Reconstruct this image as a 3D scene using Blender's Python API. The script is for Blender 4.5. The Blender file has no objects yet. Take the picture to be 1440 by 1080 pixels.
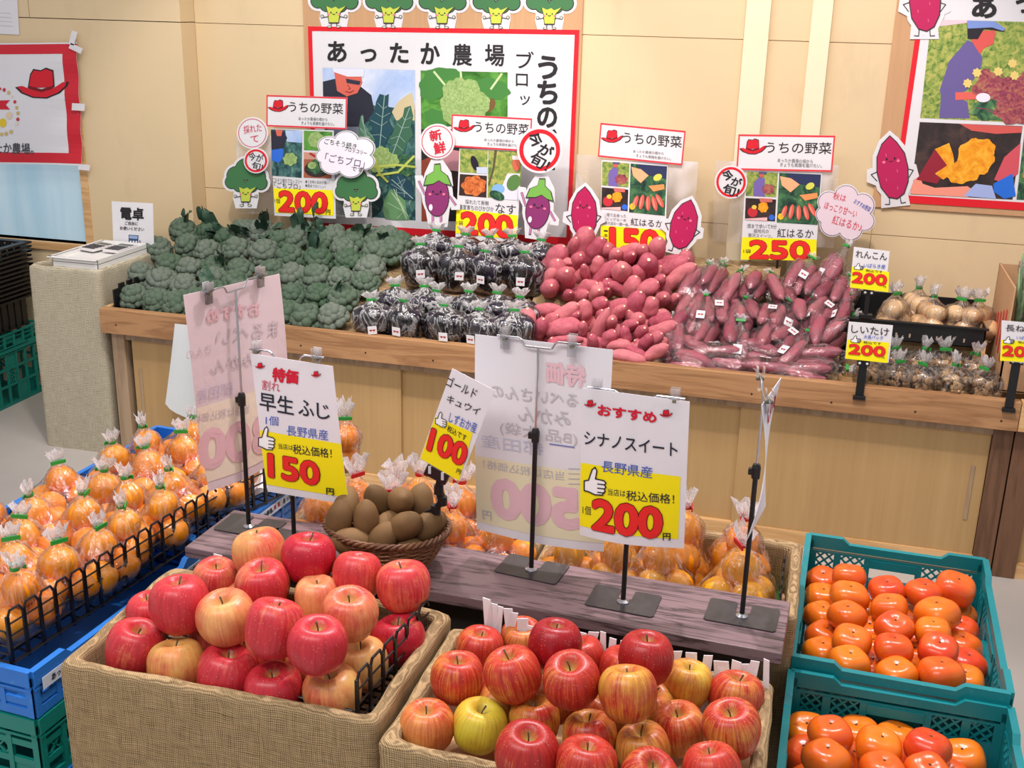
import bpy, math, random
import numpy as np
from mathutils import Vector, Matrix, noise as mnoise
S = bpy.context.scene
C = S.collection
R = random.Random(11)
PI = math.pi
# ------------------------------------------------------------------ camera (phone held at 1.65 m, pitched down, looking a little left)
FPX, CAMZ = 1600.0, 1.65
def _n(v): return v / np.linalg.norm(v)
_d = _n(np.array([-115.0, 4780.0, FPX]))
_l = np.array([-6240.0, -686.0, FPX]); _l = _n(_l - _d * (_l @ _d))
AX = -_l; AZ = -_d
_l = _n(_l); AY = np.cross(AZ, AX)
if AY[2] < 0: AY = -AY
cam_data = bpy.data.cameras.new('camera')
cam_data.sensor_fit = 'HORIZONTAL'; cam_data.sensor_width = 36.0
cam_data.lens = FPX / 1440 * 36.0
cam_data.clip_start = 0.05; cam_data.clip_end = 50
cam = bpy.data.objects.new('camera', cam_data); C.objects.link(cam)
cx_, cy_, cz_ = [Vector((AX[i], AY[i], AZ[i])) for i in range(3)]
M = Matrix((cx_, -cy_, -cz_)).transposed().to_4x4()
M.translation = (0, 0, CAMZ)
cam.matrix_world = M
S.camera = cam
# ------------------------------------------------------------------ view, world, lights
S.view_settings.view_transform = 'Standard'
S.view_settings.look = 'None'
S.view_settings.gamma = 1.0
S.view_settings.use_curve_mapping = False
S.view_settings.exposure = 0.48
S.cycles.max_bounces = 8
S.cycles.diffuse_bounces = 3
S.cycles.glossy_bounces = 3
S.cycles.transmission_bounces = 4
S.cycles.transparent_max_bounces = 24
S.cycles.caustics_reflective = False
S.cycles.caustics_refractive = False
world = bpy.data.worlds.new('shop_air'); S.world = world
world.use_nodes = True
world.node_tree.nodes['Background'].inputs[0].default_value = (0.95, 0.95, 1.0, 1)
world.node_tree.nodes['Background'].inputs[1].default_value = 0.40
def lamp(name, kind, loc, target, energy, color, size=0.3, size_y=None, angle=60, blend=0.4):
    ld = bpy.data.lights.new(name, kind); ld.energy = energy; ld.color = color
    if kind == 'AREA':
        ld.shape = 'RECTANGLE'; ld.size = size; ld.size_y = size_y or size
    else:
        ld.shadow_soft_size = size
    if kind == 'SPOT':
        ld.spot_size = math.radians(angle); ld.spot_blend = blend
    o = bpy.data.objects.new(name, ld); C.objects.link(o); o.location = loc
    o.rotation_euler = (Vector(target) - Vector(loc)).to_track_quat('-Z', 'Y').to_euler()
    return o
lamp('ceiling_lamp_aisle', 'AREA', (-1.2, 0.2, 3.0), (-1.2, 0.9, 0), 34, (1, .96, .93), 2.6, .5)
lamp('ceiling_lamp_counter', 'AREA', (-0.8, 2.5, 3.1), (-0.8, 3.2, 0), 30, (1, .95, .9), 2.8, .4)
lamp('track_lamp_apples', 'SPOT', (-0.35, 2.35, 2.7), (-0.45, 1.6, .7), 75, (1, .86, .92), .05, angle=62)
lamp('track_lamp_persimmons', 'SPOT', (0.5, 2.5, 2.7), (.22, 2.0, .5), 40, (1, .9, .88), .05, angle=50)
lamp('track_lamp_mandarins', 'SPOT', (-1.2, 2.5, 2.7), (-1.3, 1.9, .7), 45, (1, .95, .88), .05, angle=60)
lamp('track_lamp_potatoes', 'SPOT', (-0.1, 2.3, 2.8), (-.35, 4.0, .8), 95, (1, .86, .8), .06, angle=62)
lamp('track_lamp_broccoli', 'SPOT', (-1.5, 2.3, 2.8), (-1.7, 4.0, .8), 70, (1, .93, .86), .06, angle=62)
# ------------------------------------------------------------------ pixel rays (image taken as 1440 x 1080)
def ray(px, py):
    r = np.array([(px - 720) / FPX, (py - 540) / FPX, 1.0])
    return np.array([r @ AX, r @ AY, r @ AZ])
EYE = np.array([0, 0, CAMZ])
def at_z(px, py, z):
    r = ray(px, py); return EYE + r * ((z - CAMZ) / r[2])
def at_y(px, py, y):
    r = ray(px, py); return EYE + r * (y / r[1])
def on_plane(px, py, o, nrm):
    r = ray(px, py); o = np.array(o); nrm = np.array(nrm)
    return EYE + r * (((o - EYE) @ nrm) / (r @ nrm))
def on_slope(px, py, y0, z0, k):
    return on_plane(px, py, (0, y0, z0), (0, -k, 1))
def depth_of(p): return float((np.array(p) - EYE) @ np.array([AX[2], AY[2], AZ[2]]))
# ------------------------------------------------------------------ node helpers
def lin(c): return tuple(((x / 255) / 12.92 if x / 255 <= .04045 else ((x / 255 + .055) / 1.055) ** 2.4) for x in c[:3]) + (1,)
class NT:
    def __init__(s, name):
        s.m = bpy.data.materials.new(name); s.m.use_nodes = True
        s.t = s.m.node_tree; s.t.nodes.clear()
        s.out = s.t.nodes.new('ShaderNodeOutputMaterial')
    def n(s, kind, ins=None, **props):
        nd = s.t.nodes.new('ShaderNode' + kind)
        for k, v in props.items(): setattr(nd, k, v)
        for k, v in (ins or {}).items():
            sock = nd.inputs[k]
            if hasattr(v, 'is_linked') or isinstance(v, bpy.types.NodeSocket): s.t.links.new(v, sock)
            else: sock.default_value = v
        return nd
    def ramp(s, fac, stops, interp='LINEAR'):
        nd = s.t.nodes.new('ShaderNodeValToRGB'); s.t.links.new(fac, nd.inputs[0])
        cr = nd.color_ramp; cr.interpolation = interp
        while len(cr.elements) < len(stops): cr.elements.new(0.5)
        for e, (p, c) in zip(cr.elements, stops):
            e.position = p; e.color = c if len(c) == 4 else tuple(c) + (1,)
        return nd.outputs[0]
    def mix(s, fac, a, b, mode='MIX'):
        nd = s.t.nodes.new('ShaderNodeMix'); nd.data_type = 'RGBA'; nd.blend_type = mode
        for i, v in ((0, fac), (6, a), (7, b)):
            if isinstance(v, bpy.types.NodeSocket): s.t.links.new(v, nd.inputs[i])
            else: nd.inputs[i].default_value = v
        return nd.outputs[2]
    def math(s, op, a, b=0.0, c=None):
        nd = s.t.nodes.new('ShaderNodeMath'); nd.operation = op
        for i, v in enumerate((a, b) if c is None else (a, b, c)):
            if isinstance(v, bpy.types.NodeSocket): s.t.links.new(v, nd.inputs[i])
            else: nd.inputs[i].default_value = v
        return nd.outputs[0]
    def coords(s, scale=(1, 1, 1), rot=(0, 0, 0), which='Object', shift=None):
        tc = s.t.nodes.new('ShaderNodeTexCoord')
        src = tc.outputs[which]
        if shift is not None:
            src = s.n('VectorMath', {0: src, 1: shift}, operation='ADD').outputs[0]
        mp = s.n('Mapping', {'Vector': src, 'Scale': scale, 'Rotation': rot})
        return mp.outputs[0]
    def noise(s, vec, scale, detail=4, rough=.55, dist=0):
        return s.n('TexNoise', {'Vector': vec, 'Scale': scale, 'Detail': detail, 'Roughness': rough, 'Distortion': dist}).outputs[0]
    def bump(s, h, strength=.3, dist=.002):
        return s.n('Bump', {'Height': h, 'Strength': strength, 'Distance': dist}).outputs[0]
    def pbr(s, color, rough=.5, normal=None, spec=.5, metal=0, **kw):
        b = s.n('BsdfPrincipled', {'Base Color': color, 'Roughness': rough, 'Metallic': metal, 'Specular IOR Level': spec})
        if normal is not None: s.t.links.new(normal, b.inputs['Normal'])
        for k, v in kw.items():
            k = k.replace('_', ' ')
            if isinstance(v, bpy.types.NodeSocket): s.t.links.new(v, b.inputs[k])
            else: b.inputs[k].default_value = v
        return b.outputs[0]
    def done(s, shader):
        s.t.links.new(shader, s.out.inputs[0]); return s.m
    def rnd(s): return s.n('ObjectInfo').outputs['Random']
MATS = {}
def simple(name, rgb, rough=.5, spec=.5, metal=0, **kw):
    if name not in MATS:
        t = NT(name); MATS[name] = t.done(t.pbr(lin(rgb), rough, None, spec, metal, **kw))
    return MATS[name]
def ink(*rgb):
    return simple('ink_%d_%d_%d' % rgb, rgb, .55, .3)
# ------------------------------------------------------------------ materials
def m_paint(name, rgb, dirty=.5):
    t = NT(name); v = t.coords()
    a = t.noise(v, 2.2, 5); b = t.noise(t.coords((1, 1, .45)), 5.5, 6, .65)
    sm = t.ramp(b, [(.56, (0, 0, 0)), (.8, (1, 1, 1))])
    base = t.mix(a, lin([c * .965 for c in rgb]), lin([min(255, c * 1.02) for c in rgb]))
    col = t.mix(t.math('MULTIPLY', sm, .42 * dirty), base, lin((150, 128, 98)))
    return t.done(t.pbr(col, .62, t.bump(t.noise(v, 160, 3), .08, .001), .3))
M_WALL = m_paint('wall_paint', (221, 197, 158)); M_TRIM = m_paint('trim_paint', (238, 222, 190), .2)
def m_wood(name, c1, c2, along='X', scale=1.0, grain=1.0, rough=.5, lines=(0, 0, 0), spec=.35, wave=.5):
    t = NT(name)
    sc = {'X': (1.2, 14, 14), 'Y': (14, 1.2, 14), 'Z': (14, 14, 1.2)}[along]
    v = t.coords(tuple(x * scale for x in sc), shift=None)
    r = t.rnd(); off = t.n('CombineXYZ', {0: t.math('MULTIPLY', r, 7.), 1: t.math('MULTIPLY', r, 3.), 2: 0.}).outputs[0]
    v = t.n('VectorMath', {0: v, 1: off}, operation='ADD').outputs[0]
    n1 = t.noise(v, 1.3, 6, .6, .6)
    fine = t.noise(t.n('VectorMath', {0: v, 1: tuple((1, 5, 5) if along == 'X' else (5, 1, 5) if along == 'Y' else (5, 5, 1))}, operation='MULTIPLY').outputs[0], 2.5, 5, .65)
    ring = t.math('FRACT', t.math('MULTIPLY', n1, 9.0 * wave))
    ring = t.math('ABSOLUTE', t.math('SUBTRACT', ring, .5))
    h = t.math('ADD', t.math('MULTIPLY', ring, 1.1 * grain), t.math('MULTIPLY', fine, .7))
    col = t.mix(t.ramp(h, [(.25, (0, 0, 0)), (.8, (1, 1, 1))]), lin(c1), lin(c2))
    return t.done(t.pbr(col, rough, t.bump(h, .12, .001), spec))
M_BOARD = m_wood('cedar_board', (146, 103, 68), (180, 135, 94), 'X')
M_PALE = m_wood('pale_board', (196, 150, 98), (222, 180, 128), 'X')
M_PLY = m_wood('plywood_door', (178, 143, 96), (192, 157, 108), 'Z', .4, .35)
M_POST = m_wood('grey_post', (150, 124, 98), (176, 150, 122), 'Z', .8)
M_DARKPOST = m_wood('dark_post', (92, 64, 46), (118, 84, 62), 'Z', .8)
M_PLANK = m_wood('stained_plank', (42, 32, 32), (124, 100, 104), 'X', 1.3, 1.5, .42, spec=.45, wave=.8)
def m_burlap(name, c1, c2, pitch=.0026, cool=None):
    t = NT(name); tc = t.n('TexCoord').outputs['Object']
    xyz = t.n('SeparateXYZ', {0: tc}); wob = t.noise(tc, 18, 3)
    u = t.math('ADD', t.math('ADD', xyz.outputs[0], xyz.outputs[1]), t.math('MULTIPLY', wob, .011))
    w = t.math('ADD', xyz.outputs[2], t.math('MULTIPLY', wob, .014))
    k = 2 * PI / pitch
    su = t.math('SINE', t.math('MULTIPLY', u, k)); sw = t.math('SINE', t.math('MULTIPLY', w, k * .93))
    h = t.math('ADD', t.math('MULTIPLY', t.math('MAXIMUM', su, sw), .5), t.math('MULTIPLY', t.math('MULTIPLY', su, sw), .35))
    th = t.noise(t.n('VectorMath', {0: t.n('CombineXYZ', {0: u, 1: w, 2: 0.}).outputs[0], 1: (26, 420, 1)}, operation='MULTIPLY').outputs[0], 1, 3)
    tv = t.noise(t.n('VectorMath', {0: t.n('CombineXYZ', {0: u, 1: w, 2: 0.}).outputs[0], 1: (420, 22, 1)}, operation='MULTIPLY').outputs[0], 1, 3)
    f = t.math('ADD', t.math('MULTIPLY', h, .55), t.math('ADD', t.math('MULTIPLY', th, .55), t.math('MULTIPLY', tv, .45)))
    col = t.mix(t.ramp(f, [(.28, (0, 0, 0)), (.95, (1, 1, 1))]), lin(c1), lin(c2))
    return t.done(t.pbr(col, .95, t.bump(h, .5, .0012), .1))
M_BURLAP = m_burlap('burlap', (82, 64, 42), (200, 170, 128), .0031); M_BURLAP2 = m_burlap('grey_burlap', (136, 122, 98), (214, 206, 184), .0058)
def m_plastic(name, rgb, rough=.38, var=.1):
    t = NT(name); v = t.coords()
    n = t.noise(v, 9, 5); s = t.ramp(t.noise(v, 60, 4, .7), [(.62, (0, 0, 0)), (.74, (1, 1, 1))])
    col = t.mix(n, lin([c * (1 - var) for c in rgb]), lin([min(255, c * (1 + var)) for c in rgb]))
    col = t.mix(t.math('MULTIPLY', s, .18), col, lin([min(255, c + 90) for c in rgb]))
    return t.done(t.pbr(col, t.math('ADD', t.math('MULTIPLY', n, .25), rough - .1), t.bump(n, .05, .001), .45))
M_TEAL = m_plastic('teal_plastic', (8, 122, 128)); M_GREEN = m_plastic('green_plastic', (8, 120, 108)); M_BLUE = m_plastic('blue_plastic', (36, 112, 196))
M_BLACK = simple('black_plastic', (20, 19, 21), .42); M_BLACKW = simple('black_wire', (16, 14, 16), .36)
M_CHROME = simple('chrome', (200, 200, 205), .18, .5, 1.0)
M_STEEL = None
def m_steel():
    t = NT('scuffed_steel'); v = t.coords(); n = t.noise(v, 40, 6, .7)
    col = t.mix(n, lin((44, 43, 45)), lin((84, 80, 82)))
    return t.done(t.pbr(col, t.math('ADD', t.math('MULTIPLY', n, .3), .18), None, .5, .35))
M_STEEL = m_steel()
def m_card(name, rgb):
    t = NT(name); n = t.noise(t.coords((40, 40, 3)), 2, 4)
    col = t.mix(n, lin([c * .94 for c in rgb]), lin([min(255, c * 1.05) for c in rgb]))
    return t.done(t.pbr(col, .8, t.bump(n, .05, .001), .2))
M_CARD = m_card('cardboard', (196, 154, 116))
def m_paper(name, rgb=(244, 242, 246), trans=.22):
    t = NT(name); n = t.noise(t.coords(), 12, 3)
    col = t.mix(n, lin([c * .985 for c in rgb]), lin(rgb))
    a = t.n('BsdfDiffuse', {'Color': col}).outputs[0]; b = t.n('BsdfTranslucent', {'Color': col}).outputs[0]
    return t.done(t.n('MixShader', {0: trans, 1: a, 2: b}).outputs[0])
M_PAPER = m_paper('white_paper'); M_FOAM = m_paper('foam_sheet', (240, 238, 240), .3); M_CLOTH = m_paper('white_cloth', (236, 242, 246), .2)
def m_film(name, tint, gloss, white, scale, rough=.12, bstr=.6, base=.03):
    t = NT(name); r = t.rnd()
    sh = t.n('CombineXYZ', {0: t.math('MULTIPLY', r, 9.), 1: t.math('MULTIPLY', r, 5.), 2: 0.}).outputs[0]
    v = t.coords((1, 1, .4), shift=sh)
    n1 = t.noise(v, scale, 3, .6, 1.2)
    ridge = t.math('ABSOLUTE', t.math('SUBTRACT', n1, .5))
    nb = t.bump(ridge, bstr, .01)
    lw = t.n('LayerWeight', {'Blend': .35, 'Normal': nb}).outputs[0]
    tr = t.n('BsdfTransparent', {'Color': tint}).outputs[0]
    gl = t.n('BsdfGlossy', {'Color': (1, 1, 1, 1), 'Roughness': rough, 'Normal': nb}).outputs[0]
    a = t.n('MixShader', {0: t.math('MULTIPLY', t.math('ADD', lw, .03), gloss), 1: tr, 2: gl}).outputs[0]
    df = t.n('BsdfDiffuse', {'Color': (.95, .93, .95, 1)}).outputs[0]; tl = t.n('BsdfTranslucent', {'Color': (.95, .93, .95, 1)}).outputs[0]
    w = t.n('MixShader', {0: .5, 1: df, 2: tl}).outputs[0]
    gz = t.n('SeparateXYZ', {0: t.n('TexCoord').outputs['Generated']}).outputs[2]                  # film lies in more layers towards the knot; painted glints whiten there too
    gather = t.math('ADD', t.math('MULTIPLY', t.math('POWER', gz, 2.0), 2.2), .55)
    crease = t.ramp(ridge, [(0.0, (1, 1, 1)), (.045, (0, 0, 0))])  # white streaks put into the colour as glints along the creases
    return t.done(t.n('MixShader', {0: t.math('MINIMUM', t.math('MULTIPLY', t.math('MULTIPLY', t.math('ADD', crease, base), white), gather), .9), 1: a, 2: w}).outputs[0])
M_FILM = m_film('clear_film', (.995, .99, .985, 1),  .55, .13, 30)
M_FILMD = m_film('crinkled_film', (.985, .975, .985, 1), .9, .42, 22, .14, .9, .02)
M_FRILL = m_film('gathered_film', (.985, .975, .98, 1), .8, .6, 60, .15, .9, .5)
M_CLEAR = m_film('clear_plastic', (.93, .93, .94, 1), .9, .1, 8, .08, .1, .5); M_SHEETCLEAR = m_film('clear_backing', (.97, .96, .95, 1), .25, .3, 1.5, .2, .02, .4)
def m_apple(name, red1, red2, ground1, ground2, streak, zs=.25, ss=13, sd=.5):
    t = NT(name); oi = t.n('ObjectInfo'); oc = t.n('SeparateColor', {0: oi.outputs['Color']})
    blush, hue, dark = oc.outputs[0], oc.outputs[1], oc.outputs[2]
    sh = t.n('CombineXYZ', {0: t.math('MULTIPLY', oi.outputs['Random'], 3.), 1: t.math('MULTIPLY', oi.outputs['Random'], 1.7), 2: 0.}).outputs[0]
    tc = t.n('TexCoord').outputs['Object']
    vs = t.n('VectorMath', {0: tc, 1: sh}, operation='ADD').outputs[0]
    big = t.noise(vs, 15, 5, .6)
    dirn = t.n('VectorMath', {0: t.n('VectorMath', {0: tc, 1: (1, 1, .12)}, operation='MULTIPLY').outputs[0]}, operation='NORMALIZE').outputs[0]
    vs2 = t.n('VectorMath', {0: t.n('VectorMath', {0: dirn, 1: (1, 1, zs)}, operation='MULTIPLY').outputs[0], 1: sh}, operation='ADD').outputs[0]
    st = t.noise(vs2, ss, 6, .72, .4)
    m0 = t.math('ADD', t.math('ADD', t.math('MULTIPLY', big, 1.5), t.math('MULTIPLY', st, streak)), t.math('SUBTRACT', t.math('MULTIPLY', blush, 1.35), 1.0 + streak * .5))
    mask = t.ramp(m0, [(.12, (0, 0, 0)), (.86, (1, 1, 1))])
    ground = t.mix(hue, lin(ground1), lin(ground2))
    red = t.mix(dark, lin(red1), lin(red2))
    red = t.mix(t.math('MULTIPLY', t.ramp(st, [(.42, (0, 0, 0)), (.62, (1, 1, 1))]), sd), red, lin([c * .72 for c in red2]))
    col = t.mix(mask, ground, red)
    fleck = t.ramp(t.n('TexVoronoi', {'Vector': tc, 'Scale': 210.}).outputs['Distance'], [(.1, (1, 1, 1)), (.17, (0, 0, 0))])
    col = t.mix(t.math('MULTIPLY', fleck, .35), col, lin((240, 205, 160)))
    zz = t.n('SeparateXYZ', {0: tc}).outputs[2]
    rad = t.n('VectorMath', {0: t.n('VectorMath', {0: tc, 1: (1, 1, 0)}, operation='MULTIPLY').outputs[0]}, operation='LENGTH').outputs['Value']
    cav = t.math('MULTIPLY', t.ramp(t.math('MULTIPLY', t.math('ADD', rad, t.math('MULTIPLY', t.math('SUBTRACT', st, .5), .012)), 40.), [(.18, (1, 1, 1)), (.52, (0, 0, 0))]), t.math('GREATER_THAN', zz, 0.))
    col = t.mix(t.math('MULTIPLY', cav, .75), col, lin((176, 150, 78)))
    return t.done(t.pbr(col, .34, t.bump(t.noise(tc, 260, 2), .04, .001), .38))
M_FUJI = m_apple('fuji_skin', (212, 66, 66), (182, 24, 50), (228, 198, 100), (238, 166, 112), .55, .55, 10, .4)
M_SWEET = m_apple('streaked_apple_skin', (206, 66, 46), (160, 22, 32), (214, 198, 60), (226, 160, 84), 1.1, .34, 12, .55)
def m_fruit(name, a, b, rough, bscale, bstr, spots=0, spotcol=(90, 50, 20), spec=.5, nscale=20):
    t = NT(name); r = t.rnd(); tc = t.n('TexCoord').outputs['Object']
    sh = t.n('CombineXYZ', {0: t.math('MULTIPLY', r, 3.), 1: r, 2: 0.}).outputs[0]
    v = t.n('VectorMath', {0: tc, 1: sh}, operation='ADD').outputs[0]
    n = t.noise(v, nscale, 3)
    f = t.ramp(t.math('ADD', t.math('MULTIPLY', n, .7), t.math('MULTIPLY', r, .5)), [(.3, (0, 0, 0)), (.85, (1, 1, 1))])
    col = t.mix(f, lin(a), lin(b))
    if spots:
        sp = t.ramp(t.noise(v, spots, 4, .7), [(.64, (0, 0, 0)), (.72, (1, 1, 1))])
        col = t.mix(t.math('MULTIPLY', sp, .6), col, lin(spotcol))
    return t.done(t.pbr(col, rough, t.bump(t.noise(tc, bscale, 3), bstr, .001), spec))
M_PERS = m_fruit('persimmon_skin', (210, 62, 28), (226, 120, 22), .25, 90, .05, 60, (120, 40, 20))
M_MAND = m_fruit('mandarin_peel', (250, 136, 0), (252, 160, 8), .36, 700, .25)
M_YUZU = m_fruit('yellow_citrus_peel', (244, 146, 0), (242, 168, 0), .38, 500, .3, 40, (150, 110, 30))
M_KIWI = m_fruit('kiwi_skin', (98, 73, 46), (130, 100, 66), .55, 900, .5, 0, spec=.15)
M_BROC = m_fruit('broccoli_florets', (68, 93, 70), (112, 121, 110), .75, 420, 1.0, 0, spec=.2, nscale=20)
M_BSTEM = m_fruit('broccoli_stem', (140, 166, 90), (160, 180, 110), .5, 300, .1); M_LEAF = m_fruit('broccoli_leaf', (34, 62, 48), (70, 98, 78), .5, 200, .3)
M_POTATO = m_fruit('sweet_potato_skin', (172, 76, 96), (208, 122, 128), .72, 260, .35, 34, (150, 84, 66), spec=.3, nscale=7)
M_POTATO2 = m_fruit('bagged_sweet_potato_skin', (136, 56, 76), (176, 96, 108), .5, 260, .3, 46, (130, 70, 66), spec=.4)
M_CUT = simple('cut_end', (226, 206, 170), .8); M_EGG = m_fruit('eggplant_skin', (14, 8, 20), (34, 18, 44), .16, 50, .02, spec=.7)
M_LOTUS = m_fruit('lotus_root_skin', (206, 158, 106), (226, 190, 144), .6, 200, .2); M_MUSH = m_fruit('mushroom', (128, 92, 58), (196, 160, 116), .7, 200, .3)
M_LEEK = m_fruit('leek_green', (86, 124, 82), (150, 176, 130), .4, 60, .1); M_LEEKW = simple('leek_white', (226, 232, 206), .45)
M_WICKER = m_fruit('wicker', (96, 60, 36), (150, 104, 66), .6, 300, .3); M_STEM = simple('fruit_stem', (92, 70, 38), .8)
M_TURF = m_fruit('green_turf', (20, 96, 40), (40, 140, 60), .7, 800, 1.0)
M_GTAPE = simple('green_tape', (42, 150, 58), .45); M_RTAPE = simple('red_tape', (200, 30, 40), .45)
M_SATIN = simple('red_satin', (206, 24, 44), .42)
def m_print(name, cols, scale, stretch=(1, 1, 1), detail=6):
    t = NT(name); v = t.coords(stretch); n = t.noise(v, scale, detail, .62, .8)
    k = len(cols); st = [(.28 + .44 * i / (k - 1), lin(c)) for i, c in enumerate(cols)]
    return t.done(t.pbr(t.ramp(n, st), .4, None, .4))
P_LEAF = m_print('print_foliage', [(20, 34, 34), (36, 70, 56), (70, 120, 78), (150, 170, 96)], 26)
P_BLUELEAF = m_print('print_blue_leaves', [(18, 36, 42), (34, 70, 76), (70, 116, 112), (140, 166, 140)], 34, (1, 1, .7))
P_GARDEN = m_print('print_green_garden', [(30, 66, 24), (60, 120, 40), (96, 160, 66), (120, 90, 50)], 12)
P_FIELD = m_print('print_field', [(56, 84, 44), (116, 144, 66), (170, 176, 88), (200, 180, 110)], 55)
P_SKY = m_print('print_sky', [(150, 180, 230), (190, 206, 238), (232, 236, 246)], 5)
P_VINES = m_print('print_vines', [(70, 44, 34), (140, 60, 80), (176, 96, 90), (150, 150, 80)], 60)
P_GOLD = m_print('print_baked_potato', [(214, 120, 20), (240, 160, 30), (250, 190, 70)], 40)
P_DARK = m_print('print_dark', [(24, 20, 24), (52, 42, 42), (80, 60, 56)], 12)
P_DISH = m_print('print_fried', [(110, 40, 20), (206, 104, 50), (236, 160, 90)], 60)
P_HEAD = m_print('print_broccoli_head', [(110, 140, 80), (150, 178, 108), (184, 204, 140)], 110)
def m_floor():
    t = NT('concrete_floor'); v = t.coords(); n = t.noise(v, 3, 6); f = t.noise(v, 60, 4)
    col = t.mix(n, lin((174, 166, 160)), lin((200, 192, 186)))
    return t.done(t.pbr(col, .5, t.bump(f, .05, .001), .4))
M_FLOOR = m_floor()
# ------------------------------------------------------------------ mesh building
class MB:
    def __init__(s): s.v = []; s.f = []; s.mi = []; s.k = 0
    def add(s, verts, faces, k=None):
        b = len(s.v); s.v += [tuple(map(float, p)) for p in verts]
        s.f += [tuple(i + b for i in f) for f in faces]; s.mi += [s.k if k is None else k] * len(faces); return s
    def box(s, x0, y0, z0, x1, y1, z1, k=None):
        v = [(x, y, z) for z in (z0, z1) for y in (y0, y1) for x in (x0, x1)]
        return s.add(v, [(0, 2, 3, 1), (4, 5, 7, 6), (0, 1, 5, 4), (2, 6, 7, 3), (0, 4, 6, 2), (1, 3, 7, 5)], k)
    def bar(s, a, b, w, h, up=(0, 0, 1), k=None):
        a, b, up = Vector(a), Vector(b), Vector(up); d = (b - a).normalized()
        sd = d.cross(up)
        if sd.length < 1e-4: sd = d.cross(Vector((0, 1, 0)))
        sd.normalize(); u = sd.cross(d)
        v = [p + sd * (sx * w / 2) + u * (sz * h / 2) for p in (a, b) for sx, sz in ((-1, -1), (1, -1), (1, 1), (-1, 1))]
        return s.add(v, [(3, 2, 1, 0), (4, 5, 6, 7), (0, 1, 5, 4), (1, 2, 6, 5), (2, 3, 7, 6), (3, 0, 4, 7)], k)
    def tube(s, path, r, seg=8, closed=False, k=None, caps=True):
        P = [Vector(p) for p in path]; n = len(P); rs = r if isinstance(r, (list, tuple)) else [r] * n
        vs, fs = [], []; prev = None
        for i, p in enumerate(P):
            if closed: d = P[(i + 1) % n] - P[i - 1]
            else: d = P[min(i + 1, n - 1)] - P[max(i - 1, 0)]
            d = d.normalized() if d.length > 1e-9 else Vector((0, 0, 1))
            if prev is None:
                q = Vector((0, 0, 1)) if abs(d.z) < .9 else Vector((1, 0, 0))
                sd = d.cross(q).normalized()
            else:
                sd = (prev - d * prev.dot(d)).normalized()
            prev = sd; u = d.cross(sd)
            for j in range(seg):
                a = 2 * PI * j / seg; vs.append(p + (sd * math.cos(a) + u * math.sin(a)) * rs[i])
        m = n if closed else n - 1
        for i in range(m):
            for j in range(seg):
                a = i * seg + j; b = i * seg + (j + 1) % seg; c = ((i + 1) % n) * seg + (j + 1) % seg; d = ((i + 1) % n) * seg + j
                fs.append((a, b, c, d))
        if caps and not closed: fs += [tuple(range(seg))[::-1], tuple((n - 1) * seg + j for j in range(seg))]
        return s.add(vs, fs, k)
    def lathe(s, prof, seg=24, c=(0, 0, 0), fn=None, k=None):
        vs, fs = [], []; n = len(prof)
        for i, (r, z) in enumerate(prof):
            for j in range(seg):
                a = 2 * PI * j / seg; rr, zz = (r, z) if fn is None else fn(r, z, a)
                vs.append((c[0] + rr * math.cos(a), c[1] + rr * math.sin(a), c[2] + zz))
        for i in range(n - 1):
            for j in range(seg): fs.append((i * seg + j, i * seg + (j + 1) % seg, (i + 1) * seg + (j + 1) % seg, (i + 1) * seg + j))
        return s.add(vs, fs, k)
    def prism(s, pts, z0, z1, k=None):
        n = len(pts); v = [(x, y, z0) for x, y in pts] + [(x, y, z1) for x, y in pts]
        return s.add(v, [tuple(range(n))[::-1], tuple(range(n, 2 * n))] + [(i, (i + 1) % n, n + (i + 1) % n, n + i) for i in range(n)], k)
    def xf(s, start, M):
        for i in range(start, len(s.v)): s.v[i] = tuple(M @ Vector(s.v[i]))
    def mesh(s, name, mats, smooth=False, origin=(0, 0, 0)):
        me = bpy.data.meshes.new(name); o = origin
        me.from_pydata([(p[0] - o[0], p[1] - o[1], p[2] - o[2]) for p in s.v], [], s.f)
        for m in (mats if isinstance(mats, (list, tuple)) else [mats]): me.materials.append(m)
        if any(s.mi): me.polygons.foreach_set('material_index', s.mi)
        if smooth: me.polygons.foreach_set('use_smooth', [True] * len(me.polygons))
        me.update(); return me
    def build(s, name, mats, parent=None, origin=(0, 0, 0), smooth=False, bevel=0):
        o = bpy.data.objects.new(name, s.mesh(name, mats, smooth, origin)); C.objects.link(o)
        if parent is not None: o.parent = parent
        else: o.location = origin
        if bevel:
            b = o.modifiers.new('bevel', 'BEVEL'); b.width = bevel; b.segments = 2; b.limit_method = 'ANGLE'
        return o
def tag(o, label=None, cat=None, group=None, kind=None):
    for k, v in (('label', label), ('category', cat), ('group', group), ('kind', kind)):
        if v: o[k] = v
    return o
def empty(name, loc, label, cat, group=None, rot=(0, 0, 0)):
    o = bpy.data.objects.new(name, None); C.objects.link(o); o.location = loc; o.rotation_euler = rot; o.empty_display_size = .03
    return tag(o, label, cat, group)
def inst(name, mesh, parent=None, loc=(0, 0, 0), rot=(0, 0, 0), scale=1.0):
    o = bpy.data.objects.new(name, mesh); C.objects.link(o); o.parent = parent; o.location = loc; o.rotation_euler = rot
    o.scale = (scale,) * 3 if isinstance(scale, (int, float)) else scale
    return o
def dup(root, loc, rot=None, scale=None):
    r = root.copy(); C.objects.link(r); r.location = loc
    if rot is not None: r.rotation_euler = rot
    if scale is not None: r.scale = (scale,) * 3 if isinstance(scale, (int, float)) else scale
    for ch in list(root.children):
        c = ch.copy(); C.objects.link(c); c.parent = r
        for g in list(ch.children):
            d = g.copy(); C.objects.link(d); d.parent = c
    return r
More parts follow.
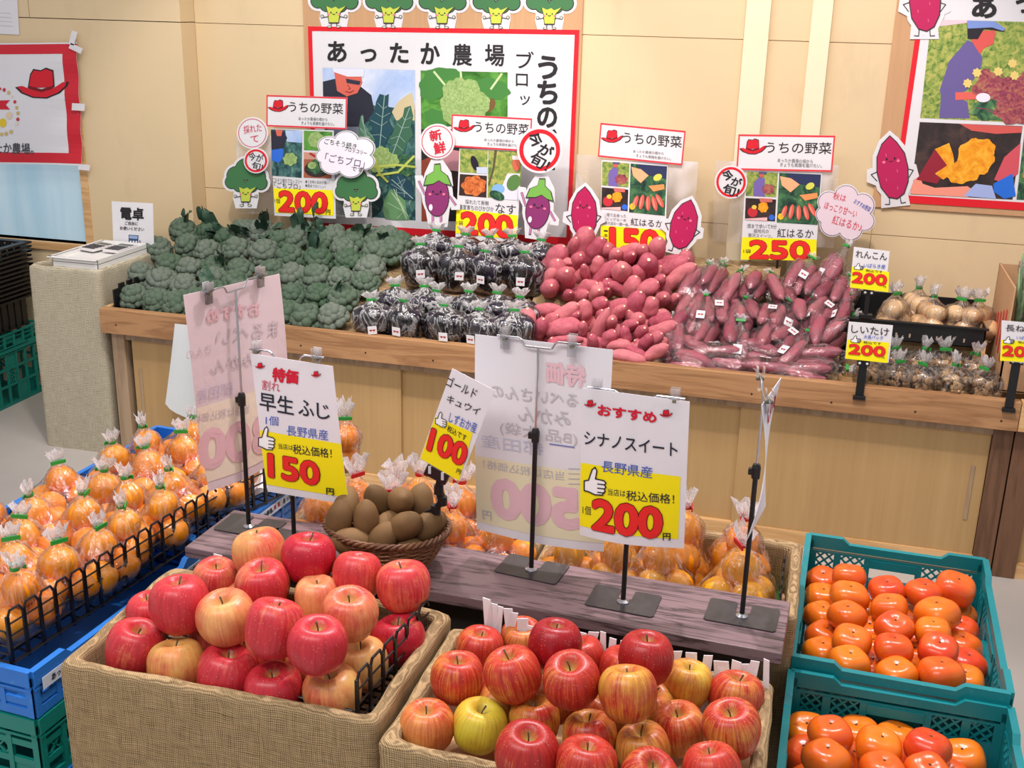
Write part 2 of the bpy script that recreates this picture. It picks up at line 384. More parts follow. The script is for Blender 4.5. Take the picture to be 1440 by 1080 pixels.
ORD = 'first second third fourth fifth sixth seventh eighth ninth tenth eleventh twelfth thirteenth fourteenth fifteenth sixteenth seventeenth eighteenth nineteenth twentieth'.split()
def rowlabels(pts, nrows, fmt, rows=None):
    """pts: picture positions; sorts them into rows front to back and says which one each is."""
    idx = sorted(range(len(pts)), key=lambda i: -pts[i][1] + .09 * pts[i][0])
    per = math.ceil(len(pts) / nrows); out = [None] * len(pts)
    names = rows or (['front'] + ORD[1:nrows - 1] + ['back'])
    for r in range(nrows):
        seg = sorted(idx[r * per:(r + 1) * per], key=lambda i: pts[i][0])
        for q, i in enumerate(seg): out[i] = fmt % (ORD[q], names[r])
    return out
# ------------------------------------------------------------------ text
_TX = {}
def text_mesh(body, bold):
    key = (body, bold)
    if key not in _TX:
        cu = bpy.data.curves.new('lettering', 'FONT'); cu.body = body; cu.resolution_u = 3; cu.offset = bold
        ob = bpy.data.objects.new('lettering', cu); me = bpy.data.meshes.new_from_object(ob)
        v = np.array([(p.co.x, p.co.y) for p in me.vertices]); f = [tuple(p.vertices) for p in me.polygons]
        bpy.data.objects.remove(ob); bpy.data.curves.remove(cu); bpy.data.meshes.remove(me)
        lo, hi = v.min(0), v.max(0)
        _TX[key] = ((v - lo) / np.maximum(hi - lo, 1e-6), f)
    return _TX[key]
# ------------------------------------------------------------------ flat printed things, drawn at their real size on a real plane
class Sheet:
    """O top-left corner, U across, V down (full vectors); drawing positions may be given as picture positions that are projected onto the plane."""
    def __init__(s, O, U, V, bend=None):
        s.O, s.U, s.V = [np.array(q, float) for q in (O, U, V)]
        s.N = np.cross(s.V, s.U); s.N = s.N / np.linalg.norm(s.N)
        if s.N @ (EYE - s.O) < 0: s.N = -s.N
        s.bend = bend; s.inks = {}; s.cnt = 0
        G = np.array([[s.U @ s.U, s.U @ s.V], [s.U @ s.V, s.V @ s.V]]); s.Gi = np.linalg.inv(G)
    def uv(s, p):
        q = on_plane(p[0], p[1], s.O, s.N) - s.O
        return tuple(s.Gi @ np.array([q @ s.U, q @ s.V]))
    def P(s, a, b, h=0.0):
        return s.O + s.U * a + s.V * b + s.N * (h + (s.bend(a, b) if s.bend else 0))
    def mb(s, part, m):
        return s.inks.setdefault((part, m.name), (MB(), m))[0]
    def base(s, name, m, th=.001, nx=1, ny=1, a0=0, b0=0, a1=1, b1=1, origin=None, build=True):
        mb = MB(); vs = []; fs = []
        for h in (0, -th):
            for j in range(ny + 1):
                for i in range(nx + 1): vs.append(s.P(a0 + (a1 - a0) * i / nx, b0 + (b1 - b0) * j / ny, h))
        w = nx + 1; q = w * (ny + 1)
        for j in range(ny):
            for i in range(nx):
                a = j * w + i; fs += [(a, a + w, a + w + 1, a + 1), (q + a, q + a + 1, q + a + w + 1, q + a + w)]
        for i in range(nx):
            fs += [(i, i + 1, q + i + 1, q + i), (ny * w + i + 1, ny * w + i, q + ny * w + i, q + ny * w + i + 1)]
        for j in range(ny):
            a, b = j * w, (j + 1) * w; fs += [(b, a, q + a, q + b), (a + nx, b + nx, q + b + nx, q + a + nx)]
        mb.add(vs, fs)
        s.origin = tuple(s.P(.5, 1)) if origin is None else origin
        s.obj = mb.build(name, m, None, s.origin); return s.obj
    def conv(s, p, px): return s.uv(p) if px else p
    def poly(s, pts, m, L=1, part='print', px=True):
        q = [s.conv(p, px) for p in pts]; s.cnt = (s.cnt + 1) % 18; e = s.cnt * 3e-5
        s.mb(part, m).add([s.P(a, b, L * .0007 + e) for a, b in q], [tuple(range(len(q)))]); return s
    def rect(s, x0, y0, x1, y1, m, L=1, part='print', px=False, nx=1, ny=1):
        if px:
            (x0, y0), (x1, y1) = s.uv((x0, y0)), s.uv((x1, y1))
        vs = [s.P(x0 + (x1 - x0) * i / nx, y0 + (y1 - y0) * j / ny, L * .0007) for j in range(ny + 1) for i in range(nx + 1)]
        w = nx + 1
        s.mb(part, m).add(vs, [(j * w + i, (j + 1) * w + i, (j + 1) * w + i + 1, j * w + i + 1) for j in range(ny) for i in range(nx)]); return s
    def disc(s, c, rx, ry, m, L=1, part='print', px=True, n=28, rot=0.0, ring=0, wob=0):
        ca, sa = math.cos(rot), math.sin(rot); pts = []
        for i in range(n):
            t = 2 * PI * i / n; k = 1 + wob * math.sin(t * 7 + rx)
            x, y = rx * k * math.cos(t), ry * k * math.sin(t); pts.append((c[0] + x * ca - y * sa, c[1] + x * sa + y * ca))
        if not ring: return s.poly(pts, m, L, part, px)
        inn = [(c[0] + (p[0] - c[0]) * (1 - ring), c[1] + (p[1] - c[1]) * (1 - ring)) for p in pts]
        q = [s.conv(p, px) for p in pts + inn]
        s.mb(part, m).add([s.P(a, b, L * .0007) for a, b in q], [(i, (i + 1) % n, n + (i + 1) % n, n + i) for i in range(n)]); return s
    def line(s, pts, w, m, L=2, part='print', px=True, closed=False):
        q = pts + [pts[0]] if closed else pts
        for a, b in zip(q[:-1], q[1:]):
            dx, dy = b[0] - a[0], b[1] - a[1]; l = math.hypot(dx, dy) or 1; ex, ey = dx / l * w * .35, dy / l * w * .35; nx, ny = -dy / l * w / 2, dx / l * w / 2
            s.poly([(a[0] - ex + nx, a[1] - ey + ny), (b[0] + ex + nx, b[1] + ey + ny), (b[0] + ex - nx, b[1] + ey - ny), (a[0] - ex - nx, a[1] - ey - ny)], m, L, part, px)
        return s
    def text(s, body, TL, TR, BL, m, L=2, bold=0.0, part='lettering', px=True):
        TL, TR, BL = [np.array(s.conv(p, px)) for p in (TL, TR, BL)]
        v, f = text_mesh(body, 0.0); ux, vy = TR - TL, BL - TL
        q = [TL + ux * x + vy * (1 - y) for x, y in v]
        if not bold: s.mb(part, m).add([s.P(a, b, L * .0007) for a, b in q], f); return s
        lu, lv = np.linalg.norm(s.U * ux[0] + s.V * ux[1]), np.linalg.norm(s.U * vy[0] + s.V * vy[1])
        em = min(lu / max(1, .62 * len(body) if body.isdigit() else len(body)), lv) if len(body) > 1 else max(lu, lv)
        nu, nv = np.linalg.norm(s.U), np.linalg.norm(s.V); n = 8 if bold < .05 else 14           # thickened strokes: the outline repeated around itself
        for i in range(n):
            t = 2 * PI * i / n; du, dv = bold * em * math.cos(t) / nu, bold * em * math.sin(t) / nv
            s.mb(part, m).add([s.P(a + du, b + dv, L * .0007 + i * 3e-5) for a, b in q], f)
        return s
    def finish(s):
        for (part, _), (mb, m) in s.inks.items(): mb.build(part, m, s.obj, s.origin)
        return s.obj
def sheet_px(TL, TR, BL, y, bend=None):
    a, b, c = at_y(*TL, y), at_y(*TR, y), at_y(*BL, y); return Sheet(a, b - a, c - a, bend)
K_ = lambda: ink(40, 38, 42)
def hat(sh, cx, cy, w, L=2, px=True, k=1.0, asp=1.0):
    h = w * .62 * asp
    P = lambda u, v: (cx + u * w, cy + v * h)
    crown = [P(-.26, .12), P(-.22, -.3), P(-.16, -.46), P(-.02, -.42), P(.08, -.5), P(.22, -.42), P(.24, .1)]
    brim = [P(-.5, .1), P(-.4, .06), P(-.24, .16), P(0, .24), P(.24, .14), P(.42, -.06), P(.5, -.08), P(.48, .06), P(.34, .28), P(.1, .44), P(-.16, .42), P(-.38, .28)]
    grow = lambda pts, g: [(cx + (p[0] - cx) * g, cy + (p[1] - cy) * g) for p in pts]
    for q in (crown, brim): sh.poly(grow(q, 1.1), K_(), L, 'print', px)
    for q in (crown, brim): sh.poly(q, ink(214, 32, 48), L + 1, 'print', px)
    sh.poly([P(-.25, .06), P(0, .17), P(.24, .05), P(.24, .14), P(0, .27), P(-.26, .15)], ink(120, 20, 30), L + 2, 'print', px)
def thumb(sh, x, y, w, h, L=2, px=True, lean=0.0):
    pts = [(.0, .55), (.2, .5), (.36, .1), (.5, 0), (.58, .12), (.52, .42), (.9, .45), (1, .52), (.93, .6), (1, .68), (.93, .75), (.97, .83), (.88, .9), (.85, .98), (.5, 1), (.2, .92), (0, .9)]
    q = [(x + u * w, y + v * h + lean * u * w) for u, v in pts]
    sh.poly(q, ink(250, 250, 250), L, 'thumb_mark', px); sh.line(q, .055 * w, K_(), L + 1, 'thumb_mark', px, True)
    for v in (.6, .75, .9): sh.line([(x + .62 * w, y + v * h + lean * .62 * w), (x + .93 * w, y + v * h + lean * .93 * w)], .05 * w, K_(), L + 1, 'thumb_mark', px)
# ------------------------------------------------------------------ the setting
YW, YL, XS = 4.205, 4.10, -2.467
f = MB().box(-5, -1.5, -.05, 3.2, 4.6, 0).build('floor', M_FLOOR); tag(f, 'light grey concrete shop floor', 'floor', kind='structure')
w = MB()                                                             # panels with thin open joints between them
zj = [0, 0.9, 1.548, 2.45]
xj = [XS, -1.45, .175, 1.8, 3.2]
for i in range(4):
    for j in range(3): w.box(xj[i] + .0012, YW, zj[j] + .0012, xj[i + 1] - .0012, YW + .04, zj[j + 1] - .0012)
w.box(XS, YW + .006, 0, 3.2, YW + .12, 2.45)
wl = at_y(135, 345, YL); wr = at_y(118, 60, YL)
wx = float(at_y(128, 300, YL)[0]); wz0, wz1 = float(wl[2]), 1.43
for x0, x1, z0, z1 in [(-5, wx, 0, wz0), (-5, wx, wz1, 1.549), (-5, wx - .2, 1.552, 2.45), (wx - .197, XS, 1.552, 2.45), (wx, XS, 0, 1.549)]:
    w.box(x0, YL, z0, x1, YL + .2, z1)
w.box(-5, YL + .195, 0, XS, YL + .23, 2.45)
w = w.build('wall_back', M_WALL, bevel=.0008); tag(w, 'cream painted panel wall behind the vegetable counter', 'wall', kind='structure')
for n_, (p0, p1) in enumerate([((1051, 0), (1086, 0)), ((1144, 0), (1173, 0))]):
    x0, x1 = at_y(*p0, YW)[0], at_y(*p1, YW)[0]
    t = MB().box(x0, YW - .03, .0, x1, YW, 2.45).build('trim_%d' % (n_ + 1), M_TRIM, bevel=.002); tag(t, kind='structure')
wn = MB()
wn.box(-5, YL - .012, wz0 - .035, wx + .03, YL + .06, wz0); wn.box(wx - .035, YL - .004, wz0, wx, YL + .06, wz1); wn.box(-5, YL - .004, wz1 - .03, wx, YL + .06, wz1)
wn = wn.build('window_1', M_PALE, bevel=.002); tag(wn, 'window with pale blue frosted pane and wooden sill', 'window', kind='structure')
tw = NT('frosted_pane'); vv = tw.coords((3, 1, .4)); nn = tw.noise(vv, 3, 3)
colw = tw.ramp(nn, [(.3, lin((176, 208, 226))), (.7, lin((206, 228, 238)))])
em = tw.n('Emission', {'Color': colw, 'Strength': .62}).outputs[0]; pb = tw.pbr(colw, .25, None, .5)
M_PANE = tw.done(tw.n('MixShader', {0: .45, 1: em, 2: pb}).outputs[0])
g = MB().box(-5, YL + .05, wz0 - .01, wx - .03, YL + .056, wz1 - .02).build('pane', M_PANE, wn)
# ------------------------------------------------------------------ the long display counter
YC, YB = 3.455, 3.415
XL0, XR0 = -2.444, .618
ct = empty('display_counter', (-.9, YC, 0), 'long wooden display counter with sliding doors under the vegetables', 'counter')
O_ = (-.9, YC, 0)
MB().box(-2.46, YB, .49, XR0, YC - .005, .58).build('front_board', M_BOARD, ct, O_, bevel=.0015)
plug = MB()
for px, py in [(163, 457), (247, 467), (423, 486), (514, 496), (609, 507), (1057, 554), (1169, 566), (1287, 579), (1408, 592)]:
    q = at_y(px, py, YB)
    for_ = MB(); plug.lathe([(0, 0), (.0035, 0)], 10)
    b = len(plug.v) - 20; plug.xf(b, Matrix.Translation((q[0], YB - .0006, q[2])) @ Matrix.Rotation(PI / 2, 4, 'X'))
plug.build('screw_hole', simple('screw_hole', (60, 40, 26), .8), ct, O_)
MB().box(XL0, YC - .005, 0, XL0 + .052, YC + .06, .49).build('corner_post', M_POST, ct, O_, bevel=.002)
MB().box(XR0 - .056, YC - .004, 0, XR0, YC + .06, .49).build('corner_post', M_DARKPOST, ct, O_, bevel=.002)
MB().box(XL0 + .052, YC + .002, .459, XR0 - .056, YC + .06, .49).build('top_rail', M_POST, ct, O_)
MB().box(XL0 + .052, YC + .006, .0, XR0 - .056, YC + .06, .056).build('bottom_rail', M_PALE, ct, O_)
MB().box(-2.46, YC - .005, .5, XR0, 4.19, .53).box(-2.46, YC - .005, .53, -2.44, 4.1, .58).build('counter_top', M_PALE, ct, O_)
MB().box(XL0, YC + .06, 0, XL0 + .02, 4.15, .5).box(XR0 - .02, YC + .06, 0, XR0, 4.15, .5).build('side_panel', M_PLY, ct, O_)
for x0, x1, dy, hx in [(-2.373, -1.33, .012, -2.346), (-1.36, -.18, .026, None), (-.182, .56, .012, .523)]:
    d = MB().box(x0, YC + dy, .056, x1, YC + dy + .012, .459).build('sliding_door', M_PLY, ct, O_)
    if hx is not None:
        MB().box(hx - .006, YC + dy - .003, .17, hx + .006, YC + dy, .35).build('pull_handle', M_POST, d, O_, bevel=.002)
c2 = empty('display_counter', (1.2, YC, 0), 'next wooden counter at the right edge, with a lighter front board', 'counter'); O2 = (1.2, YC, 0)
MB().box(XR0 + .002, YB + .002, .49, 2.2, YC - .005, .582).build('front_board', M_PALE, c2, O2, bevel=.0015)
MB().box(XR0 + .004, YC - .006, 0, XR0 + .07, YC + .06, .49).build('corner_post', M_DARKPOST, c2, O2, bevel=.002)
MB().box(XR0 + .07, YC + .012, .05, 2.2, YC + .03, .49).build('sliding_door', M_PLY, c2, O2)
MB().box(XR0 + .07, YC, 0, 2.2, YC + .06, .05).build('bottom_rail', M_PALE, c2, O2)
MB().box(XR0 + .004, YC - .005, .5, 2.2, 4.19, .53).build('counter_top', M_PALE, c2, O2)
# ------------------------------------------------------------------ burlap boxes (cloth turned over the rim)
def burlap_box(x0, y0, x1, y1, z0, z1, m, label, seed, inner=.14, t=.012, amp=.003, skew=0.0, bottom=True):
    mb = MB(); prof = [(0, z0), (0, z0 + (z1 - z0) * .3), (0, z0 + (z1 - z0) * .6), (0, z1 - .03), (0, z1 - .008)]
    for i in range(1, 6):
        a = PI * i / 6; prof.append((t - t * math.cos(a), z1 - .008 + .009 * math.sin(a)))
    prof += [(2 * t, z1 - .012), (2 * t, z1 - .05), (2 * t + .002, z1 - inner)]
    ring = []
    n = 26
    def side(a, b):
        for i in range(n): ring.append((a[0] + (b[0] - a[0]) * i / n, a[1] + (b[1] - a[1]) * i / n))
    side((x0, y0), (x1, y0)); side((x1, y0), (x1, y1)); side((x1, y1), (x0, y1)); side((x0, y1), (x0, y0))
    cx, cy = (x0 + x1) / 2, (y0 + y1) / 2; hw, hd = (x1 - x0) / 2, (y1 - y0) / 2; N = len(ring); vs = []
    rc = .016
    for d, z in prof:
        for (x, y) in ring:
            u, v = (x - cx) / hw, (y - cy) / hd; w_, h_ = hw - d, hd - d
            X, Y = u * w_, v * h_
            ax, ay = abs(X) - (w_ - rc), abs(Y) - (h_ - rc)
            if ax > 0 and ay > 0:
                l = math.hypot(ax, ay)
                X = math.copysign(w_ - rc + ax / l * min(l, rc), X); Y = math.copysign(h_ - rc + ay / l * min(l, rc), Y)
            p = Vector((X * 9 + seed, Y * 9, z * 9)); k = amp * mnoise.noise(p) + amp * .6 * mnoise.noise(p * 2.7)
            l = math.hypot(X, Y) or 1
            k2 = k if d < t else k * .5
            vs.append((cx + X + X / l * k2, cy + Y + Y / l * k2, z + (mnoise.noise(p * 1.6) * amp * 1.6 if z > z0 + .05 else 0)))
    fs = [(i * N + j, i * N + (j + 1) % N, (i + 1) * N + (j + 1) % N, (i + 1) * N + j) for i in range(len(prof) - 1) for j in range(N)]
    mb.add(vs, fs)
    zb = z1 - inner
    o = mb.build('burlap_box', m, None, (cx, cy, z0), smooth=True); tag(o, label, 'box')
    MB().box(x0 + 2 * t, y0 + 2 * t, zb - .004, x1 - 2 * t, y1 - 2 * t, zb).build('inner_floor', M_CARD, o, (cx, cy, z0))
    return o
lb = burlap_box(-2.775, 3.45, -2.475, 3.92, .0, .705, M_BURLAP2, 'tall burlap covered box beside the left end of the counter', 3, .06, .012, .006)
# tray with cards on it, and the calculator notice standing behind
tr = empty('plastic_tray', (-2.5, 3.62, .646), 'white plastic tray on the tall burlap covered box', 'tray'); ot = (-2.53, 3.62, .676)
tr.location = ot
tm = MB(); x0, x1, y0, y1, z0, z1 = -2.68, -2.49, 3.475, 3.79, .677, .742
tm.box(x0, y0, z0, x1, y1, z0 + .003)
for a in ((x0, y0, z0, x0 + .004, y1, z1), (x1 - .004, y0, z0, x1, y1, z1), (x0, y0, z0, x1, y0 + .004, z1), (x0, y1 - .004, z0, x1, y1, z1)): tm.box(*a)
for a in ((x0 - .012, y0 - .01, z1 - .003, x0 + .004, y1, z1), (x0 - .012, y0 - .014, z1 - .003, x1, y0 + .004, z1)): tm.box(*a)
tm.box(x0, y0, z1 - .02, x1, y1, z1 - .016)
tm.build('tray_body', simple('tray_white', (232, 230, 228), .45), tr, ot, bevel=.001)
for i, (dx, dy, r_, nm) in enumerate([(-.045, 0.02, .25, 'left'), (.045, .03, .1, 'right')]):
    c = MB(); c.box(-.036, -.055, 0, .036, .055, .009)
    c = c.build('calculator', simple('calculator_shell', (226, 220, 220), .5), None); c.location = (-2.585 + dx, 3.66 + dy, .735); c.rotation_euler = (.03, 0, -r_)
    tag(c, 'pocket calculator lying on the white tray, %s one of the two' % nm, 'calculator', 'calculators on the tray')
    MB().box(-.03, .022, .009, .03, .045, .0105).build('display', simple('calc_display', (86, 96, 92), .3), c)
    k = MB()
    for a in range(4):
        for b in range(4): k.box(-.03 + a * .016, -.048 + b * .016, .009, -.03 + a * .016 + .012, -.048 + b * .016 + .011, .011)
    k.build('key', simple('calc_key', (58, 58, 64), .5), c)
sh = sheet_px((157, 283), (215, 286), (160, 362), 3.80)
o = sh.base('notice_sheet', M_PAPER, .001); tag(o, 'white notice about calculators standing on the burlap covered box', 'sign')
sh.text('電卓', (170, 291), (202, 293), (170, 308), K_(), bold=.035)
sh.text('ご自由に', (176, 311), (194, 312), (176, 316), K_(), bold=.02); sh.text('お使いください', (169, 318), (203, 320), (169, 323), K_(), bold=.02)
sh.poly([(181, 330), (195, 331), (194, 357), (181, 355)], ink(64, 84, 120)); sh.poly([(182, 331), (194, 332), (193.5, 336), (182, 335)], ink(150, 170, 210), 2)
for a in range(3):
    for b in range(4): sh.disc((184 + a * 4, 339.5 + b * 4 + a * .2), 1.4, 1.4, ink(240, 240, 244), 2, n=8)
sh.line([(179, 346), (177, 352), (180, 358)], 1.2, ink(64, 84, 120)); sh.line([(197, 338), (198, 346), (196, 354)], 1.2, ink(64, 84, 120))
sh.finish()
# ------------------------------------------------------------------ produce
def profile(pts, n=26):
    P = [Vector((a, b, 0)) for a, b in pts]; out = []
    for i in range(n + 1):
        u = i / n * (len(P) - 1); k = min(int(u), len(P) - 2); t = u - k
        p0, p1, p2, p3 = P[max(k - 1, 0)], P[k], P[k + 1], P[min(k + 2, len(P) - 1)]
        q = .5 * (2 * p1 + (p2 - p0) * t + (2 * p0 - 5 * p1 + 4 * p2 - p3) * t * t + (3 * p1 - p0 - 3 * p2 + p3) * t ** 3)
        out.append((max(q.x, 0), q.y))
    return out
def ico(sub):
    import bmesh
    b = bmesh.new(); bmesh.ops.create_icosphere(b, subdivisions=sub, radius=1)
    v = [tuple(x.co) for x in b.verts]; f = [tuple(x.index for x in q.verts) for q in b.faces]; b.free(); return v, f
ICO3, ICO2 = ico(4), ico(2)
def broccoli_mesh(seed):
    r = random.Random(seed); mb = MB(); lobes = [((0, 0, .040), .020), ((0, 0, .004), .046)]
    for n, rad, z, s in ((7, .022, .034, .019), (12, .040, .018, .018), (15, .051, -.006, .016)):
        o = r.random() * 6
        for i in range(n):
            a = o + 2 * PI * i / n + r.uniform(-.15, .15); q = rad * r.uniform(.92, 1.08)
            lobes.append(((q * math.cos(a), q * math.sin(a), z + r.uniform(-.004, .004)), s * r.uniform(.88, 1.12)))
    V, F = ICO2 if False else ICO3
    V, F = _ICO3s
    for c, s in lobes:
        vs = []
        for v in V:
            p = Vector(v); w = Vector(c) + p * s
            k = 1 + .12 * mnoise.noise(w * 190 + Vector((seed, 0, 0))) + .16 * mnoise.noise(w * 520)
            vs.append(tuple(Vector(c) + p * s * k))
        mb.add(vs, F)
    return mb.mesh('broccoli', M_BROC, True)
_ICO3s = ico(3)
BROC = [broccoli_mesh(i) for i in range(5)]
stem_mesh = MB().lathe([(.012, -.075), (.019, -.06), (.017, -.03), (.03, .0), (.03, .02)], 12).mesh('stem', M_BSTEM, True)
def leaf_mesh(seed, L=.1, W=.05):
    r = random.Random(seed); vs = []; n, m = 10, 6
    for i in range(n + 1):
        t = i / n; w = W * math.sin(PI * min(1, t * .92 + .06)) ** .7
        for j in range(m + 1):
            s = (j / m - .5) * 2; cr = .008 * math.sin(9 * t + 3 * s + seed) * abs(s)
            vs.append((s * w * .5, t * L * .6 + cr, L * (math.sin(t * 1.7) * .8) + .010 * abs(s) + cr))
    return MB().add(vs, [(i * (m + 1) + j, i * (m + 1) + j + 1, (i + 1) * (m + 1) + j + 1, (i + 1) * (m + 1) + j) for i in range(n) for j in range(m)]).mesh('leaf', M_LEAF, True)
LEAVES = [leaf_mesh(i) for i in range(4)]
def crop(ox, oy, k, pts): return [(ox + x / k, oy + y / k) for x, y in pts]
bp = crop(0, 250, 3.6, [(925, 270), (800, 365), (950, 345), (1060, 285), (1145, 318), (1050, 380), (1200, 370), (1340, 390), (1235, 275), (1325, 275), (860, 450), (960, 465), (710, 490), (820, 530), (1085, 470), (1215, 475), (680, 605), (935, 560), (800, 630), (1090, 530), (1190, 540), (905, 645), (1000, 630)])
bp += crop(350, 250, 3.6, [(80, 385), (210, 410), (350, 415), (150, 325), (240, 310), (60, 285), (295, 290), (365, 335), (425, 305), (500, 430), (480, 370), (540, 330), (630, 330), (590, 300), (640, 390), (720, 375), (770, 335), (615, 465), (220, 505), (340, 510), (470, 525), (590, 540), (220, 605), (355, 600), (475, 615), (190, 695), (290, 715), (425, 710), (695, 310), (120, 480)])
bp += [(318, 437), (352, 442), (282, 436), (381, 434), (340, 415), (300, 412), (372, 405)]
lab = rowlabels(bp, 6, 'broccoli head, %s from the left in the %s row of the broccoli pile')
wedge = MB()
pr = [(3.462, .531), (4.12, .531), (4.12, .735), (3.50, .531 + .02)]
for xa, xb in [(-2.42, -1.36)]:
    wedge.add([(x, y, z) for x in (xa, xb) for y, z in pr], [(0, 1, 2, 3), (7, 6, 5, 4), (0, 4, 5, 1), (1, 5, 6, 2), (2, 6, 7, 3), (3, 7, 4, 0)])
wd = wedge.build('display_riser', M_BURLAP, None, (-1.9, 3.8, .531)); tag(wd, 'sloping burlap riser hidden under the broccoli pile', 'display stand')
BD = Vector((0, -.55, .83))
for i, (px, py) in enumerate(bp):
    p = on_slope(px, py, 3.49, .588, .345)
    o = inst('broccoli', BROC[i % 5], None, p); q = Vector((R.uniform(-.3, .3), -.5 + R.uniform(-.25, .25), .83)).to_track_quat('Z', 'Y')
    q = q @ Matrix.Rotation(R.uniform(0, 6), 3, 'Z').to_quaternion()
    o.rotation_euler = q.to_euler(); o.scale = (R.uniform(.84, .98),) * 3
    tag(o, lab[i], 'broccoli', 'broccoli heads piled on the counter')
    inst('stem', stem_mesh, o)
    if py < 340 or i % 11 == 3:
        for k in range(3 if py < 340 else 2):
            inst('leaf', LEAVES[(i + k) % 4], o, (R.uniform(-.03, .03), .03 if py < 345 else -.02, .0), (R.uniform(-.3, .5), 0, R.uniform(-1, 1)), R.uniform(.7, 1.25))
bt = MB()
for a in ((-2.43, 3.462, .531, -2.425, 3.95, .64), (-2.43, 3.458, .531, -2.2, 3.463, .575)): bt.box(*a)
for i in range(9): bt.box(-2.432, 3.50 + i * .05, .64, -2.424, 3.53 + i * .05, .655)
bt = bt.build('black_crate', M_BLACK, None, (-2.4, 3.5, .531)); tag(bt, 'low black plastic crate edge around the left end of the broccoli pile', 'crate')
# ---- film bags
def film_mesh(sph, ztop, seg=26, nh=16, margin=.003, neck=.006, seed=0, crease=.06, tail=0.0):
    ax = sum(s[0][0] for s in sph) / len(sph); ay = sum(s[0][1] for s in sph) / len(sph)
    z0 = min(s[0][2] - s[1] for s in sph) - .001; zc = max(s[0][2] + s[1] for s in sph)
    rows = []; rmax = 0
    def hit(z):
        row = []
        for j in range(seg):
            a = 2 * PI * j / seg; dx, dy = math.cos(a), math.sin(a); best = 0
            for (c, rr) in sph:
                q = rr + margin; dz = z - c[2]
                if abs(dz) >= q: continue
                ux, uy = c[0] - ax, c[1] - ay; pr = ux * dx + uy * dy; pe = abs(-ux * dy + uy * dx); h2 = q * q - dz * dz - pe * pe
                if h2 > 0: best = max(best, pr + math.sqrt(h2))
            row.append(best)
        for _ in range(2):
            row = [max(row[j], .5 * (row[j - 1] + row[(j + 1) % seg]) * .97, .5 * (row[j - 2] + row[(j + 2) % seg]) * .94) for j in range(seg)]
        return row
    zs = [z0 + (zc - z0) * (i / nh) for i in range(nh + 1)]
    grid = [hit(min(max(z, z0 + .004), zc - .004)) for z in zs]
    for _ in range(2):                                  # stretched film: no deep hollows between heights
        for i in range(1, nh):
            grid[i] = [max(grid[i][j], .5 * (grid[i - 1][j] + grid[i + 1][j])) for j in range(seg)]
    top = grid[int(nh * .8)]
    ext = 5; zz = list(zs[:int(nh * .8) + 1]); gg = grid[:int(nh * .8) + 1]
    zl = zz[-1]
    for i in range(1, ext + 1):
        t = i / ext; k = (1 - t) ** 1.15
        z = zl + (ztop - zl) * t; base = [neck + (x - neck) * k for x in top]
        if z < zc: h = hit(z); base = [max(a, b) for a, b in zip(base, h)]
        zz.append(z); gg.append(base)
    vs = []; r0 = gg[0]
    vs.append((ax, ay, z0)); fs = []
    for i, (z, row) in enumerate(zip(zz, gg)):
        up = max(0, (z - z0) / (ztop - z0))
        for j, r in enumerate(row):
            a = 2 * PI * j / seg; w = 1 + crease * up * math.sin(j * 2.6 + seed) + .035 * mnoise.noise(Vector((j * .9, i * .7, seed)))
            vs.append((ax + r * w * math.cos(a), ay + r * w * math.sin(a), z))
    for j in range(seg): fs.append((0, 1 + (j + 1) % seg, 1 + j))
    for i in range(len(zz) - 1):
        for j in range(seg): fs.append((1 + i * seg + j, 1 + i * seg + (j + 1) % seg, 1 + (i + 1) * seg + (j + 1) % seg, 1 + (i + 1) * seg + j))
    return MB().add(vs, fs), (ax, ay)
def frill_mb(c, z, h, w, seed, neck=.006):
    r = random.Random(seed); vs = []; n = 18; rows = 5
    for i in range(rows + 1):
        t = i / rows
        for j in range(n):
            a = 2 * PI * j / n; rr = neck + (w - neck) * t ** .8 * (1 + .45 * math.sin(j * 2.4 + seed) + r.uniform(-.12, .12))
            vs.append((c[0] + rr * math.cos(a) * 1.15, c[1] + rr * math.sin(a) * .6, z + h * t * (1 + .25 * math.sin(j * 1.9 + seed * 2)) - .004))
    return MB().add(vs, [(i * n + j, i * n + (j + 1) % n, (i + 1) * n + (j + 1) % n, (i + 1) * n + j) for i in range(rows) for j in range(n)])
class BagKind:
    """meshes shared by every bag of one kind"""
    def __init__(s, contents, sph, ztop, film, tape, seed, fh=.03, fw=.02, label=None, seg=26, tie='tie', crease=.06, cm=M_FRILL):
        mb, c = film_mesh(sph, ztop, seg=seg, seed=seed, crease=crease)
        s.contents = contents; s.film = mb.mesh('film', film, True); s.frill = frill_mb(c, ztop, fh, fw, seed).mesh('gathered_top', cm, True)
        t = MB().lathe([(.0085, -.004), (.0092, 0), (.0085, .004)], 10, (c[0], c[1], ztop)); t.box(c[0] - .016, c[1] - .0095, ztop - .004, c[0] + .016, c[1] - .007, ztop + .004)
        s.tie = t.mesh('tie', tape); s.label = label
    def place(s, name, loc, rot, label, cat, group=None, scale=1.0, sticker=True):
        o = empty(name, loc, label, cat, group, rot); o.scale = scale if isinstance(scale, tuple) else (scale,) * 3
        for (n, me, l, r, sc) in s.contents: inst(n, me, o, l, r, sc)
        inst('film', s.film, o); inst('gathered_top', s.frill, o); inst('tie', s.tie, o)
        if s.label and sticker:
            st = inst('sticker', s.label[0], o, s.label[1], s.label[2]); inst('sticker_mark', s.label[3], st)
        return o
